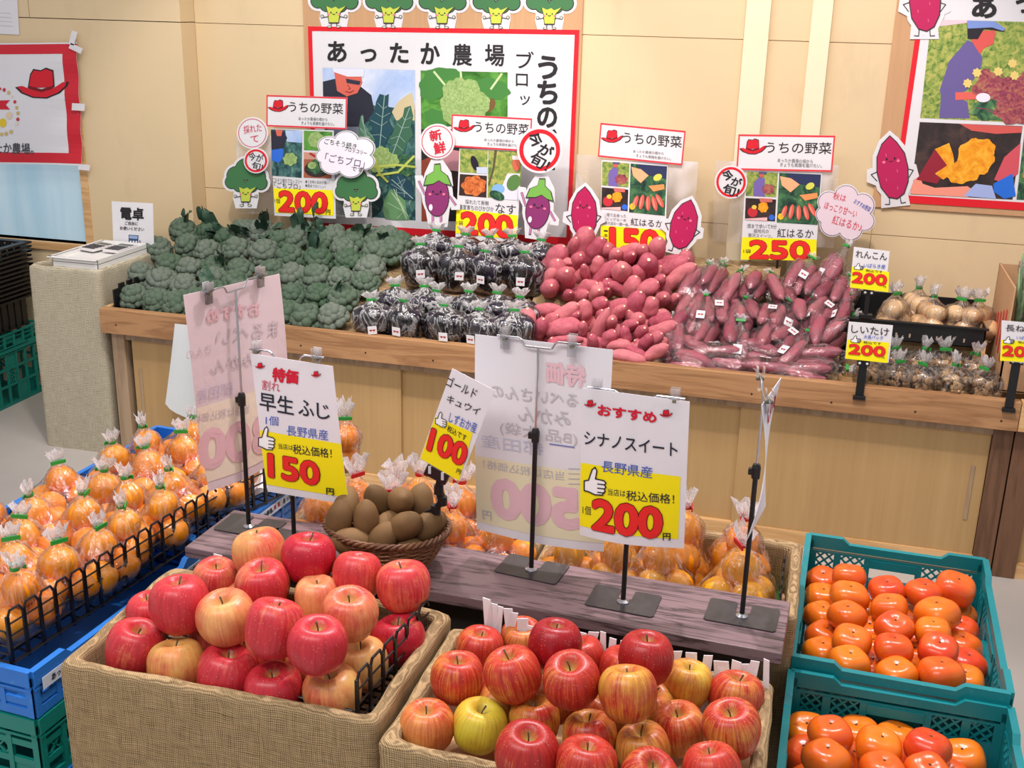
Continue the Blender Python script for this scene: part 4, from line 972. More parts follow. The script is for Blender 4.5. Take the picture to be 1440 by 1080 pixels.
ph([(134, 224), (262, 240), (270, 292), (246, 340), (196, 356), (150, 330)], ink(216, 104, 88), 4); ph([(130, 222), (280, 228), (276, 262), (200, 262), (134, 240)], ink(226, 226, 240), 5); ph([(192, 272), (262, 284), (256, 302), (196, 292)], ink(50, 50, 70), 5)
ph([(104, 500), (250, 500), (262, 640), (112, 640)], ink(126, 130, 150), 3); ph([(262, 560), (318, 540), (320, 620), (270, 640)], ink(196, 110, 90), 4)
ph([(410, 430), (440, 380), (480, 350), (506, 338), (518, 400), (518, 470), (430, 470)], ink(206, 190, 150), 4)
def leafp(pts, m, vein, mid):
    ph(pts, m, 5); c = [sum(p[0] for p in pts) / len(pts), sum(p[1] for p in pts) / len(pts)]
    sh.line([k(*mid[0]), k(*mid[1])], 1.1, vein, 6, PH)
    for t in (.25, .42, .58, .74):
        b = (mid[0][0] + (mid[1][0] - mid[0][0]) * t, mid[0][1] + (mid[1][1] - mid[0][1]) * t)
        for q in (pts[int(t * len(pts) * .5) % len(pts)], pts[-1 - int(t * len(pts) * .5) % len(pts)]): sh.line([k(*b), k(b[0] + (q[0] - b[0]) * .8, b[1] + (q[1] - b[1]) * .8)], .6, vein, 6, PH)
VN = ink(150, 180, 170)
leafp([(340, 600), (300, 540), (318, 500), (298, 462), (326, 430), (336, 380), (352, 344), (380, 352), (396, 344), (392, 400), (410, 430), (396, 470), (420, 510), (390, 560), (370, 610)], ink(38, 76, 88), VN, ((352, 600), (376, 350)))
leafp([(400, 640), (410, 590), (396, 560), (420, 520), (430, 480), (462, 450), (470, 410), (500, 400), (512, 450), (500, 500), (512, 540), (480, 580), (470, 620), (430, 650)], ink(62, 104, 82), VN, ((410, 640), (494, 410)))
leafp([(250, 560), (254, 500), (262, 450), (274, 440), (276, 500), (300, 520), (330, 560), (320, 600), (270, 590)], ink(84, 124, 96), VN, ((300, 590), (268, 450)))
leafp([(366, 900), (372, 850), (400, 800), (430, 786), (450, 830), (474, 850), (480, 900), (496, 940), (430, 942), (380, 936)], ink(104, 150, 104), ink(190, 214, 180), ((480, 936), (420, 796)))
leafp([(390, 760), (430, 720), (480, 740), (510, 780), (518, 850), (470, 840), (420, 810)], ink(40, 74, 92), VN, ((510, 840), (410, 750)))
leafp([(240, 900), (260, 830), (320, 800), (370, 830), (360, 900), (320, 930)], ink(30, 52, 54), ink(80, 110, 104), ((250, 890), (360, 830)))
sh.line([k(200, 300), k(214, 318), k(204, 322)], .9, ink(150, 60, 56), 6, PH); sh.line([k(190, 332), k(212, 338), k(228, 328)], 1.2, ink(150, 50, 56), 6, PH)
for cx, cy, rx, ry, ro, m in ((480, 660, 40, 26, .2, P_LEAF), (200, 800, 70, 60, .6, P_LEAF), (470, 700, 46, 30, .5, P_LEAF)): sh.disc(k(cx, cy), rx / 3.375, ry / 3.375, m, 5, PH, rot=ro, wob=.12)
for cx, cy in ((360, 630), (400, 660), (340, 680)): sh.disc(k(cx, cy), 13, 11, P_HEAD, 6, PH, wob=.1)
for q in ([(330, 690), (430, 680), (520, 690)], [(340, 730), (440, 715), (515, 640)], [(330, 650), (350, 720), (390, 760)]): sh.line([k(*p) for p in q], 3.2, ink(190, 200, 96), 7, PH)
ph([(545, 233), (958, 242), (958, 470), (548, 512)], P_GARDEN, 1)
for cx, cy, rx, ry, ro in ((600, 310, 60, 70, .3), (880, 320, 90, 50, .2), (620, 460, 60, 40, .5), (650, 250, 90, 30, 0)): sh.disc(k(cx, cy), rx / 3.375, ry / 3.375, ink(70, 130, 62), 2, PH, rot=ro, wob=.08)
sh.disc(k(850, 390), 15, 13, ink(120, 84, 50), 2, PH); sh.line([k(610, 240), k(660, 300)], 3, ink(196, 214, 160), 3, PH); sh.line([k(736, 240), k(740, 290)], 3, ink(196, 214, 160), 3, PH); sh.line([k(930, 250), k(880, 320)], 3, ink(196, 214, 160), 3, PH)
for cx, cy, r_ in ((750, 380, 96), (690, 390, 52), (820, 390, 56), (700, 330, 50), (780, 320, 46), (730, 300, 34), (700, 440, 50), (800, 440, 54)): sh.disc(k(cx, cy), r_ / 3.375, r_ / 3.375, P_HEAD, 4, PH, wob=.05)
ph([(548, 512), (958, 512), (958, 950), (550, 948)], P_DARK, 1); ph([(640, 600), (760, 620), (780, 720), (640, 700)], ink(226, 160, 170), 2); ph([(550, 660), (600, 640), (600, 948), (550, 948)], ink(150, 70, 50), 2)
sh.finish()
for i, px in enumerate((470, 547, 622, 698, 773)):
    cut_broccoli((px, 36 - 40 + 5 + i * .5), 83, YW - .013, 'smiling broccoli cutout on the cardboard above the poster, %s from the left' % ORD[i], 'broccoli cutouts along the top of the cardboard')
# sweet potato poster at the right edge, on its own cardboard
a = at_y(1266, 0, YW); b = at_y(1226, 290, YW)
cbk = MB().box(b[0] - .0, YW - .010, b[2], b[0] + 1.2, YW - .001, 1.95).build('cardboard_backing', M_CARD, None, (b[0], YW, b[2])); tag(cbk, 'brown cardboard panel behind the sweet potato poster at right', 'cardboard')
k = K(1240, 0, 3.485)
p0, p1 = at_y(1300, -40, YW - .0125), at_y(1254, 284, YW - .0125)
sh = Sheet(p0, (1.07, 0, 0), p1 - p0); o = sh.base('farm_poster', M_PAPER, .0015); tag(o, 'big red bordered poster of a sweet potato harvest at right', 'poster')
for x0, y0, x1, y1 in ((0, 0, 1, .022), (0, .965, 1, 1), (0, .022, .016, .965), (.984, .022, 1, .965)): sh.rect(x0, y0, x1, y1, RED(), 1, 'red_border')
sh.text('あ', k(446, -20), k(558, -16), k(446, 82), K_(), 2, .05); sh.text('っ', k(660, -6), k(745, -4), k(660, 60), K_(), 2, .05)
ph = lambda pts, m, L: sh.poly([k(*p) for p in pts], m, L, PH)
ph([(242, 96), (900, 112), (880, 610), (188, 578)], P_FIELD, 1); ph([(242, 96), (420, 100), (418, 112), (240, 134)], ink(236, 196, 206), 2)
ph([(282, 578), (290, 470), (284, 440), (330, 300), (420, 196), (470, 220), (494, 290), (480, 350), (440, 400), (420, 440), (360, 470), (420, 500), (430, 580)], ink(104, 92, 150), 2)
ph([(440, 200), (470, 150), (556, 150), (548, 214), (500, 236), (480, 266)], ink(214, 88, 84), 3); ph([(418, 104), (550, 108), (606, 140), (596, 156), (540, 146), (500, 142), (470, 192), (420, 190)], ink(40, 36, 44), 4); ph([(418, 100), (552, 104), (606, 140), (594, 152), (540, 134), (420, 140)], ink(122, 146, 210), 5)
ph([(360, 452), (470, 450), (470, 486), (360, 490)], ink(222, 100, 90), 3)
for cx, cy, rx, ry, m in ((600, 430, 150, 110, P_VINES), (540, 540, 110, 50, P_LEAF), (660, 540, 110, 70, P_VINES), (620, 330, 90, 50, P_FIELD)): sh.disc(k(cx, cy), rx / 3.485, ry / 3.485, m, 4, PH, wob=.1)
for i in range(14):
    x, y = 430 + R.random() * 260, 370 + R.random() * 180; sh.line([k(x, y), k(x + 50, y - 30 + R.random() * 60), k(x + 90, y + R.random() * 30)], .9, ink(150, 60, 96), 5, PH)
for cx, cy in ((420, 408), (466, 356), (640, 310), (650, 370), (570, 350)): sh.disc(k(cx, cy), 6, 6, ink(226, 200, 120), 6, PH, wob=.15)
sh.disc(k(496, 478), 10, 6.5, ink(236, 226, 240), 6, PH)
ph([(186, 598), (690, 618), (640, 978), (140, 952)], P_DARK, 1)
ph([(380, 606), (690, 620), (684, 650), (560, 656), (440, 640)], ink(206, 90, 84), 2); ph([(160, 800), (200, 900), (260, 920), (420, 912), (460, 940), (420, 966), (142, 950), (138, 880)], ink(238, 150, 130), 2)
ph([(170, 880), (260, 730), (330, 780), (320, 830), (270, 900)], ink(146, 36, 54), 3); ph([(260, 730), (330, 700), (350, 760), (360, 840), (300, 880), (260, 850), (320, 810)], P_GOLD, 4)
for cx, cy, rx, ry in ((460, 770, 90, 90), (420, 830, 70, 60), (500, 730, 56, 50), (380, 860, 60, 40)): sh.disc(k(cx, cy), rx / 3.485, ry / 3.485, P_GOLD, 4, PH, wob=.07)
ph([(550, 880), (600, 770), (680, 700), (668, 850), (600, 900)], ink(206, 84, 96), 3); ph([(546, 900), (640, 850), (656, 960), (600, 974), (550, 940)], ink(40, 110, 216), 4); ph([(400, 960), (460, 900), (540, 910), (560, 974)], ink(160, 176, 226), 3)
ph([(920, 113), (1400, 130), (1400, 640), (905, 612)], P_FIELD, 1); ph([(920, 660), (1400, 680), (1380, 1000), (905, 985)], P_VINES, 1); ph([(700, 640), (900, 650), (880, 990), (660, 978)], P_LEAF, 1); ph([(700, 780), (760, 760), (760, 880), (690, 870)], ink(230, 120, 40), 2)
sh.finish()
cut_potato((1300, 1), 108, YW - .016, 'smiling sweet potato cutout at the top left corner of the harvest poster', 0, .95)
cut_potato((1254, 237), 108, YW - .016, 'smiling sweet potato cutout at the bottom left corner of the harvest poster', -6, .95)
# farm flag over the window, with tape
k = K(0, 40, 5.143)
fo = at_y(-120, 62, YL - .02); fu = at_y(*k(552, 100), YL - .02) - fo; fv = at_y(*k(600, 990), YL - .02) - at_y(*k(552, 100), YL - .02)
sh = Sheet(fo, fu, fv, lambda a_, b_: .006 * math.sin(9 * a_ + 4 * b_) * b_ + .004 * math.sin(22 * b_ + 5 * a_) * max(0, a_ - .75) * 4 + .004 * b_)
o = sh.base('farm_flag', M_PAPER, .0012, 30, 20); tag(o, 'white cloth flag with red satin border taped over the window', 'flag')
for x0, y0, x1, y1, nx, ny in ((0, .012, 1, .09, 30, 2), (0, .9, 1, .985, 30, 2), (.915, .09, 1, .9, 2, 20)): sh.rect(x0, y0, x1, y1, M_SATIN, 1, 'red_border', nx=nx, ny=ny)
hat(sh, *k(306, 402), 350 / 5.143, 2, True)
sh.poly([k(-60, 522), k(78, 518), k(48, 552), k(80, 586), k(-60, 584)], ink(206, 36, 52), 2)
for x, y, r_, c_ in ((34, 444, 12, (196, 60, 70)), (68, 464, 12, (206, 180, 120)), (4, 436, 9, (196, 60, 70)), (114, 530, 11, (196, 60, 70)), (128, 572, 11, (206, 176, 110)), (138, 612, 12, (206, 176, 110)), (138, 656, 12, (196, 60, 70)), (130, 690, 11, (226, 214, 190)), (90, 746, 13, (206, 186, 120)), (55, 760, 13, (206, 176, 110)), (22, 764, 12, (206, 186, 120)), (28, 682, 28, (226, 196, 50)), (74, 628, 24, (226, 206, 180)), (92, 492, 8, (226, 214, 190))): sh.disc(k(x, y), r_ / 5.143, r_ * 1.15 / 5.143, ink(*c_), 2)
sh.text('あったか農場。', k(-150, 818), k(246, 832), k(-150, 896), ink(70, 70, 78), 2, .02)
sh.finish()
for pts, w_ in (([(100, 63), (105, 44)], 8), ([(98, 64), (115, 72)], 8), ([(101, 150), (119, 151)], 10), ([(110, 234.5), (126, 236)], 8)):
    t = sh = facing(pts[0][0], pts[0][1], YL - .031); (x0, y0), (x1, y1) = pts; l = math.hypot(x1 - x0, y1 - y0); nx, ny = -(y1 - y0) / l * w_ / 2, (x1 - x0) / l * w_ / 2
    slab(sh, [(x0 + nx, y0 + ny), (x1 + nx, y1 + ny), (x1 - nx, y1 - ny), (x0 - nx, y0 - ny)], .0008)
    nm = {8: ''}
    slab_done(sh, 'tape_strip', 'white paper tape strip ' + {44: 'pointing upward at the top corner of the flag', 72: 'slanting down at the top corner of the flag', 151: 'on the middle of the right edge of the flag', 236: 'at the bottom corner of the flag'}[y1], 'tape', 'tape strips on the flag')
sh = sheet_px((-40, -40), (20, -36), (-36, 44), YL - .004); sh.V = at_y(-34, 46, YL - .004) - sh.O; sh.U = at_y(22, -38, YL - .004) - sh.O
sh = Sheet(sh.O, sh.U, sh.V); o = sh.base('wall_notice', M_PAPER, .001); tag(o, 'white paper notice at the top left corner above the flag', 'notice')
for i in range(4): sh.line([(-30, 16 + i * 6), (15 + i, 19 + i * 6)], .9, ink(200, 204, 212), 1)
sh.finish()
# price boards with photographs
def header(k, TL, TR, BL, y, card, hatp, title, sub1, sub2):
    hs = sheet_px(k(*TL), k(*TR), k(*BL), y - .006); o = hs.base('header_plate', M_PAPER, .002, origin=card.origin); o.parent = card.obj; o.location = (0, 0, 0)
    for x0, y0, x1, y1 in ((0, 0, 1, .05), (0, .95, 1, 1), (0, .05, .016, .95), (.984, .05, 1, .95)): hs.rect(x0, y0, x1, y1, ink(222, 60, 72), 1, 'red_border')
    c, w = hatp; hat(hs, *k(*c), w, 2)
    for t, q, m in ((title, None, K_()), (sub1, None, ink(120, 120, 126)), (sub2, None, ink(120, 120, 126))):
        body, a_, b_, c_ = t; hs.text(body, k(*a_), k(*b_), k(*c_), m, 2, .004)
    hs.finish()
def board(k, TL, TR, BL, y, label, backing=None):
    sh = sheet_px(k(*TL), k(*TR), k(*BL), y); o = sh.base('price_board', M_PAPER, .0015, origin=None); tag(o, label, 'price board')
    if backing:
        bs = sheet_px(*backing, y + .006); q = bs.base('clear_backing', M_SHEETCLEAR, .001, origin=sh.origin); q.parent = o; q.location = (0, 0, 0)
    b = sh.P(.5, 1); MB().tube([(b[0], y + .004, b[2] + .06), (b[0], y + .004, max(.66, b[2] - .2))], .004, 8).build('support_pole', M_BLACK, o, sh.origin)
    return sh
def price(sh, k, body, TL, TR, BL, yen=None):
    g = 5; c = np.array(TL); 
    sh.text(body, k(*TL), k(*TR), k(*BL), ink(90, 16, 20), 3, .085, 'price_outline'); sh.text(body, k(*TL), k(*TR), k(*BL), ink(236, 46, 44), 4, .062, 'price_figure')
    if yen: sh.text('円', k(*yen[0]), k(*yen[1]), k(*yen[2]), K_(), 4, .02)
YBD = 4.06
k = K(310, 120, 5.686)
sh = board(k, (403, 345), (905, 360), (432, 1042), YBD, 'price board for broccoli at 200 yen above the broccoli pile', [(331, 190), (520, 192), (338, 300)])
pl = lambda pts, m, L: sh.poly([k(*p) for p in pts], m, L, PH)
pl([(405, 350), (655, 362), (650, 740), (412, 722)], P_BLUELEAF, 1); pl([(520, 360), (655, 362), (653, 460), (530, 450)], P_SKY, 2); pl([(405, 360), (510, 370), (536, 420), (500, 500), (412, 515)], ink(46, 46, 62), 3); pl([(440, 352), (500, 356), (490, 405), (455, 405)], ink(216, 104, 88), 4); pl([(412, 515), (505, 505), (500, 580), (470, 620), (412, 600)], ink(50, 110, 216), 3); sh.disc(k(560, 590), 10, 9, P_HEAD, 4, PH, wob=.1)
pl([(668, 362), (896, 372), (892, 526), (668, 518)], P_GARDEN, 1); sh.disc(k(765, 435), 11, 11, P_HEAD, 2, PH, wob=.06)
pl([(668, 534), (892, 545), (888, 745), (666, 738)], ink(170, 96, 70), 1); pl([(668, 534), (892, 545), (890, 600), (668, 590)], ink(206, 150, 130), 2); sh.line([k(720, 545), k(800, 590)], 3, ink(176, 50, 40), 3, PH); sh.disc(k(775, 670), 18, 11, P_DARK, 3, PH); sh.disc(k(775, 650), 14, 10, P_LEAF, 4, PH, wob=.12); sh.disc(k(735, 640), 6, 5, P_HEAD, 5, PH)
sh.text('ごちそう畑のブロッコリー', k(418, 738), k(655, 752), k(418, 774), ink(90, 90, 96), 2); sh.text('「ごちブロ」', k(432, 772), k(640, 786), k(432, 820), ink(70, 70, 76), 2, .006); sh.text('●うま味と甘みが濃い！', k(680, 756), k(872, 766), k(680, 782), ink(90, 90, 96), 2); sh.text('●茎までおいしい！', k(680, 788), k(842, 798), k(680, 812), ink(90, 90, 96), 2)
sh.poly([k(424, 822), k(906, 838), k(906, 1042), k(440, 1018)], YEL(), 1, 'price_band'); sh.text('1個', k(434, 902), k(478, 906), k(434, 940), K_(), 3)
price(sh, k, '200', (474, 848), (852, 862), (474, 1004), ((846, 992), (880, 994), (846, 1030)))
header(k, (368, 76), (1014, 96), (368, 328), YBD, sh, ((463, 165), 27), ('うちの野菜', (548, 128), (982, 146), (548, 212)), ('あったか農場の畑から', (626, 252), (856, 260), (626, 278)), ('きょうも笑顔を届けたい。', (648, 286), (912, 296), (648, 314)))
sh.finish()
k = K(580, 150, 5.536)
sh = board(k, (366, 325), (856, 340), (334, 1040), YBD - .02, 'price board for eggplant at 200 yen above the eggplant bags')
pl = lambda pts, m, L: sh.poly([k(*p) for p in pts], m, L, PH)
pl([(372, 330), (586, 340), (582, 524), (370, 510)], P_FIELD, 1); sh.disc(k(485, 440), 5, 11, ink(40, 30, 46), 2, PH, rot=-.3); pl([(500, 470), (586, 470), (582, 524), (500, 518)], ink(196, 206, 226), 2)
pl([(370, 524), (580, 538), (576, 708), (362, 690)], ink(60, 40, 36), 1); sh.disc(k(480, 615), 17, 14, P_DISH, 2, PH, wob=.1)
pl([(592, 340), (854, 350), (836, 728), (586, 706)], P_FIELD, 1); pl([(640, 340), (660, 340), (640, 480), (600, 620), (590, 600), (625, 470)], ink(96, 84, 60), 2); pl([(740, 520), (836, 520), (836, 728), (700, 720), (690, 640)], ink(226, 222, 240), 2); sh.disc(k(670, 640), 9, 7, ink(130, 180, 226), 3, PH); sh.disc(k(660, 690), 11, 6, P_LEAF, 4, PH, rot=.4); sh.disc(k(790, 590), 9, 12, ink(90, 130, 70), 4, PH, rot=.5); sh.disc(k(810, 440), 5.5, 11, ink(210, 104, 80), 4, PH); pl([(780, 380), (840, 380), (842, 412), (780, 412)], ink(240, 226, 226), 5)
sh.text('採れたて新鮮', k(412, 720), k(596, 734), k(412, 756), ink(90, 90, 96), 2); sh.text('温室育ちのぴかぴか', k(364, 760), k(634, 778), k(364, 800), ink(90, 90, 96), 2); sh.text('なす', k(648, 752), k(806, 766), k(648, 828), ink(60, 60, 66), 2, .004)
sh.poly([k(344, 796), k(820, 846), k(816, 1036), k(336, 984)], YEL(), 1, 'price_band'); sh.text('1袋', k(346, 884), k(396, 890), k(346, 918), K_(), 3)
price(sh, k, '200', (386, 822), (776, 856), (386, 984), ((760, 990), (796, 994), (760, 1028)))
header(k, (306, 58), (932, 92), (300, 312), YBD - .02, sh, ((402, 150), 28), ('うちの野菜', (484, 112), (908, 136), (484, 198)), ('あったか農場の畑から', (560, 246), (790, 258), (560, 268)), ('きょうも笑顔を届けたい。', (584, 276), (846, 292), (584, 300)))
sh.finish()
def potato_photos(pl, sh, k, q):
    """q maps unit picture coordinates to close-up coordinates"""
    pl([q(0, 0), q(.42, .015), q(.41, .5), q(0, .48)], P_FIELD, 1); pl([q(.1, .48), q(.1, .22), q(.17, .1), q(.25, .14), q(.24, .36), q(.26, .49)], ink(120, 100, 170), 2); sh.disc(k(*q(.2, .06)), 3.4, 3.4, ink(206, 96, 90), 3, PH); pl([q(.16, 0), q(.27, 0), q(.27, .035), q(.16, .04)], ink(80, 90, 130), 4); sh.disc(k(*q(.3, .34)), 8.5, 7, P_VINES, 3, PH, wob=.1)
    pl([q(0, .52), q(.41, .545), q(.405, .98), q(0, .95)], P_DARK, 1); sh.disc(k(*q(.24, .7)), 7, 7.5, P_GOLD, 2, PH, wob=.08); sh.disc(k(*q(.1, .8)), 7, 7, ink(200, 50, 60), 2, PH); sh.disc(k(*q(.12, .7)), 3.5, 3, ink(240, 200, 80), 3, PH); sh.disc(k(*q(.36, .9)), 4, 4, ink(50, 110, 220), 3, PH); pl([q(.18, .52), q(.36, .53), q(.36, .6), q(.2, .6)], ink(206, 110, 100), 3); pl([q(0, .93), q(.3, .9), q(.3, .97), q(0, .95)], ink(240, 190, 190), 3)
    pl([q(.44, .015), q(1, .04), q(.98, 1.04), q(.43, 1.0)], P_LEAF, 1); pl([q(.55, .02), q(1, .04), q(.99, .3), q(.6, .2)], ink(46, 54, 90), 2); pl([q(.45, .08), q(.6, .12), q(.72, .24), q(.6, .4), q(.48, .26)], ink(240, 176, 130), 3); sh.disc(k(*q(.86, .27)), 6.5, 4.5, ink(214, 214, 90), 3, PH, rot=-.5); pl([q(.72, .45), q(.96, .4), q(.97, .5), q(.8, .56)], ink(240, 150, 90), 3)
    for u, v, r_ in ((.52, .8, .35), (.62, .78, .2), (.72, .8, 0), (.82, .8, -.25), (.9, .74, -.5)): sh.disc(k(*q(u, v)), 3.4, 10.5, ink(226, 96, 84), 4, PH, rot=r_); sh.disc(k(*q(u - .01, v)), 1.1, 8, ink(240, 150, 130), 5, PH, rot=r_)
    sh.disc(k(*q(.48, .88)), 4, 4.5, ink(240, 196, 40), 4, PH)
k = K(790, 160, 5.4)
sh = board(k, (302, 352), (806, 372), (292, 1040), YBD - .02, 'price board for loose sweet potatoes at 150 yen, partly behind the pile', [(811, 217), (982, 228), (806, 350)])
pl = lambda pts, m, L: sh.poly([k(*p) for p in pts], m, L, PH)
potato_photos(pl, sh, k, lambda u, v: (308 + u * 492 - v * 8, 362 + v * 376 + u * 22))
sh.text('畑で出会った', k(340, 752), k(490, 764), k(340, 778), ink(90, 90, 96), 2); sh.text('ビッグな一本', k(342, 786), k(490, 798), k(342, 808), ink(90, 90, 96), 2); sh.text('農家の店の一期一会。', k(304, 812), k(512, 830), k(304, 838), ink(90, 90, 96), 2); sh.text('紅はるか', k(524, 790), k(770, 808), k(524, 846), ink(60, 60, 66), 2, .004)
sh.poly([k(298, 846), k(786, 884), k(784, 1060), k(294, 1040)], YEL(), 1, 'price_band')
for i, ch in enumerate('一本売り'): sh.text(ch, k(320, 872 + i * 36 + (10 if ch == '一' else 0)), k(350, 874 + i * 36 + (10 if ch == '一' else 0)), k(320, 900 + i * 36 - (8 if ch == '一' else 0)), K_(), 3, .004)
price(sh, k, '150', (372, 868), (734, 892), (372, 1040))
header(k, (294, 68), (942, 130), (274, 326), YBD - .02, sh, ((382, 172), 29), ('うちの野菜', (466, 136), (912, 172), (466, 222)), ('あったか農場の畑から', (542, 272), (774, 290), (542, 294)), ('きょうも笑顔を届けたい。', (566, 304), (830, 330), (566, 328)))
sh.finish()
k = K(1000, 0, 3.273)
sh = board(k, (160, 784), (512, 792), (136, 1188), YBD - .04, 'price board for bagged sweet potatoes at 250 yen at the right', [(1006, 226), (1180, 232), (1002, 340)])
pl = lambda pts, m, L: sh.poly([k(*p) for p in pts], m, L, PH)
potato_photos(pl, sh, k, lambda u, v: (164 + u * 342 - v * 9, 790 + v * 232 + u * 4))
k8 = K(1040, 280, 3.6)
sh.text('畑まで歩いて9分', k8(38, 124), k8(188, 128), k8(38, 146), ink(90, 90, 96), 2); sh.text('超地元の', k8(72, 150), k8(148, 153), k8(72, 170), ink(90, 90, 96), 2); sh.text('贅沢スイーツ。', k8(44, 172), k8(166, 178), k8(44, 192), ink(90, 90, 96), 2); sh.text('紅はるか', k8(192, 148), k8(376, 152), k8(190, 192), ink(60, 60, 66), 2, .004)
sh.poly([k8(14, 192), k8(390, 204), k8(388, 312), k8(6, 306)], YEL(), 1, 'price_band'); sh.text('1袋', k8(20, 252), k8(58, 254), k8(20, 272), K_(), 3)
price(sh, k8, '250', (54, 210), (352, 216), (54, 298), ((340, 288), (370, 289), (340, 304)))
for t, l, lo, hi in (('price_shine', ink(250, 190, 190), 245, 262),): pass
header(k, (126, 618), (572, 624), (116, 782), YBD - .04, sh, ((192, 676), 35), ('うちの野菜', (254, 652), (556, 656), (252, 704)), ('あったか農場の畑から', (306, 728), (468, 734), (306, 746)), ('きょうも笑顔を届けたい。', (318, 748), (510, 754), (318, 766)))
sh.finish()
# cutouts and badges beside the boards
cut_broccoli((346, 256), 74, YBD - .01, 'smiling broccoli cutout left of the broccoli price board'); cut_broccoli((501, 269), 74, YBD - .01, 'smiling broccoli cutout right of the broccoli price board')
cut_eggplant((615, 271), 93, YBD - .035, 'smiling eggplant cutout left of the eggplant price board, below the red badge', 0, .95); cut_eggplant((757, 290), 90, YBD - .035, 'smiling eggplant cutout right of the eggplant price board', 8, .98)
cut_potato((821, 300), 88, YBD - .03, 'smiling sweet potato cutout left of the 150 yen board', 0, .95); cut_potato((961, 316), 86, YBD - .03, 'smiling sweet potato cutout right of the 150 yen board', 14, 1.0)
badge((355, 187), 22, YBD - .02, [('採れた', .02, -.28, 1.15, .52), ('て', .15, .38, .5, .42)], 'white round badge with thin red handwriting above the left broccoli cutout', ink(206, 70, 100), ink(206, 60, 90), .005, .05, -8)
badge((360, 226), 17.5, YBD - .026, [('今が', .0, -.28, 1.2, .66), ('旬!', .12, .42, .9, .6)], 'small red ringed badge overlapping the broccoli cutout', RED(), K_(), .012, .18, 12)
badge((615, 199), 24.5, YBD - .04, [('新', -.1, -.36, .66, .6), ('鮮', .14, .36, .66, .66)], 'white round badge with bold red characters above the left eggplant cutout', ink(206, 50, 70), ink(206, 40, 60), .03, .05, -10)
badge((759, 211), 32, YBD - .05, [('今', -.2, -.46, .62, .62), ('が', .28, .0, .6, .52), ('旬!', .0, .5, .9, .56)], 'large red ringed badge over the eggplant price board', RED(), K_(), .03, .2, 28)
badge((1028, 256), 23, YBD - .05, [('今', -.22, -.42, .66, .62), ('が', .34, -.02, .62, .52), ('旬!', .0, .5, 1.0, .62)], 'red ringed badge left of the 250 yen sweet potato board', RED(), K_(), .03, .16, 16)
def bubble(c, w, h, y, tailp, words, label, tint):
    sh = facing(c[0], c[1], y); lob = [(-.32, -.2, .2), (.0, -.3, .22), (.3, -.14, .22), (.34, .16, .18), (.08, .3, .22), (-.26, .22, .22), (-.4, .04, .16), (0, 0, .34)]
    for u, v, r in lob: slab(sh, [(c[0] + (u + r * 1.08 * math.cos(t)) * w, c[1] + (v + r * 1.1 * math.sin(t)) * h) for t in [2 * PI * i / 20 for i in range(20)]])
    slab(sh, [(c[0] - .3 * w, c[1] + .2 * h), (c[0] - .1 * w, c[1] + .35 * h), tailp])
    for L, kk, m in ((1, 1.0, ink(90, 80, 96)), (2, .955, ink(*tint))):
        for u, v, r in lob: sh.poly([(c[0] + (u * (1 if L == 1 else .99) + r * kk * math.cos(t)) * w, c[1] + (v + r * kk * math.sin(t)) * h) for t in [2 * PI * i / 20 for i in range(20)]], m, L)
    for (t, dx, dy, ww, hh, ang, m) in words: rtext(sh, t, (c[0] + dx * w, c[1] + dy * h), ww * w, hh * h, ang, m, 4, .004)
    slab_done(sh, 'speech_bubble', label, 'paper cutout')
bubble((487, 217), 76, 62, YBD - .03, (468, 244), [('ごちそう続き', -.1, -.24, .6, .13, 10, ink(60, 90, 80)), ('ブロッコリー', .18, -.08, .42, .1, 12, K_()), ('「ごちブロ」', -.02, .14, .74, .2, 10, ink(110, 90, 130)), ('です!', .22, .34, .24, .1, 10, K_())], 'white cloud shaped note above the right broccoli cutout', (246, 238, 248))
bubble((1190, 299), 76, 74, YBD - .05, (1156, 318), [('秋は', -.12, -.3, .24, .14, 14, ink(216, 70, 90)), ('ほっこり甘〜い', -.1, -.06, .62, .15, 16, ink(216, 70, 90)), ('紅はるか♪', .02, .2, .56, .17, 16, ink(216, 70, 90)), ('おすすめ野菜', .3, -.14, .34, .1, 30, ink(60, 90, 180))], 'pinkish cloud shaped note right of the 250 yen board', (226, 206, 216))
# small clip-on price cards on the counter
def card(TL, TR, BL, y, label, rows, num, numq, band, thumbq, yen=None, bend=None):
    sh = sheet_px(TL, TR, BL, y, bend); o = sh.base('price_card', M_PAPER, .0008, 6, 6); tag(o, label, 'price card')
    sh.poly(band, YEL(), 1, 'price_band')
    for t, a_, b_, c_, m in rows: sh.text(t, a_, b_, c_, m, 2, .008)
    I = lambda x, y_: (x, y_); price(sh, I, num, *numq, yen); thumb(sh, *thumbq); sh.finish(); return sh
BLU = lambda: ink(70, 100, 190)
def clip_stand(x, y, z0, z1, label, foot=.02, w=.016, bar=.006):
    o = MB().box(x - w, y, z1 - .012, x + w, y + .012, z1 + .006).box(x - bar, y + .002, z0, x + bar, y + .01, z1).box(x - foot, y - .004, z0, x + foot, y + .02, z0 + .012).build('clip_holder', M_BLACK, None, (x, y, z0), bevel=.001)
    tag(o, label, 'clip holder'); s_ = MB()
    for sx in (-.6, .6): s_.lathe([(0, 0), (.004, 0)], 10); s_.xf(len(s_.v) - 20, Matrix.Translation((x + sx * w, y - .001, z1 - .003)) @ Matrix.Rotation(PI / 2, 4, 'X'))
    s_.build('pad', ink(226, 226, 226), o, (x, y, z0))
k = K(1140, 320, 4.8)
q = at_y(1219, 430, 3.61)
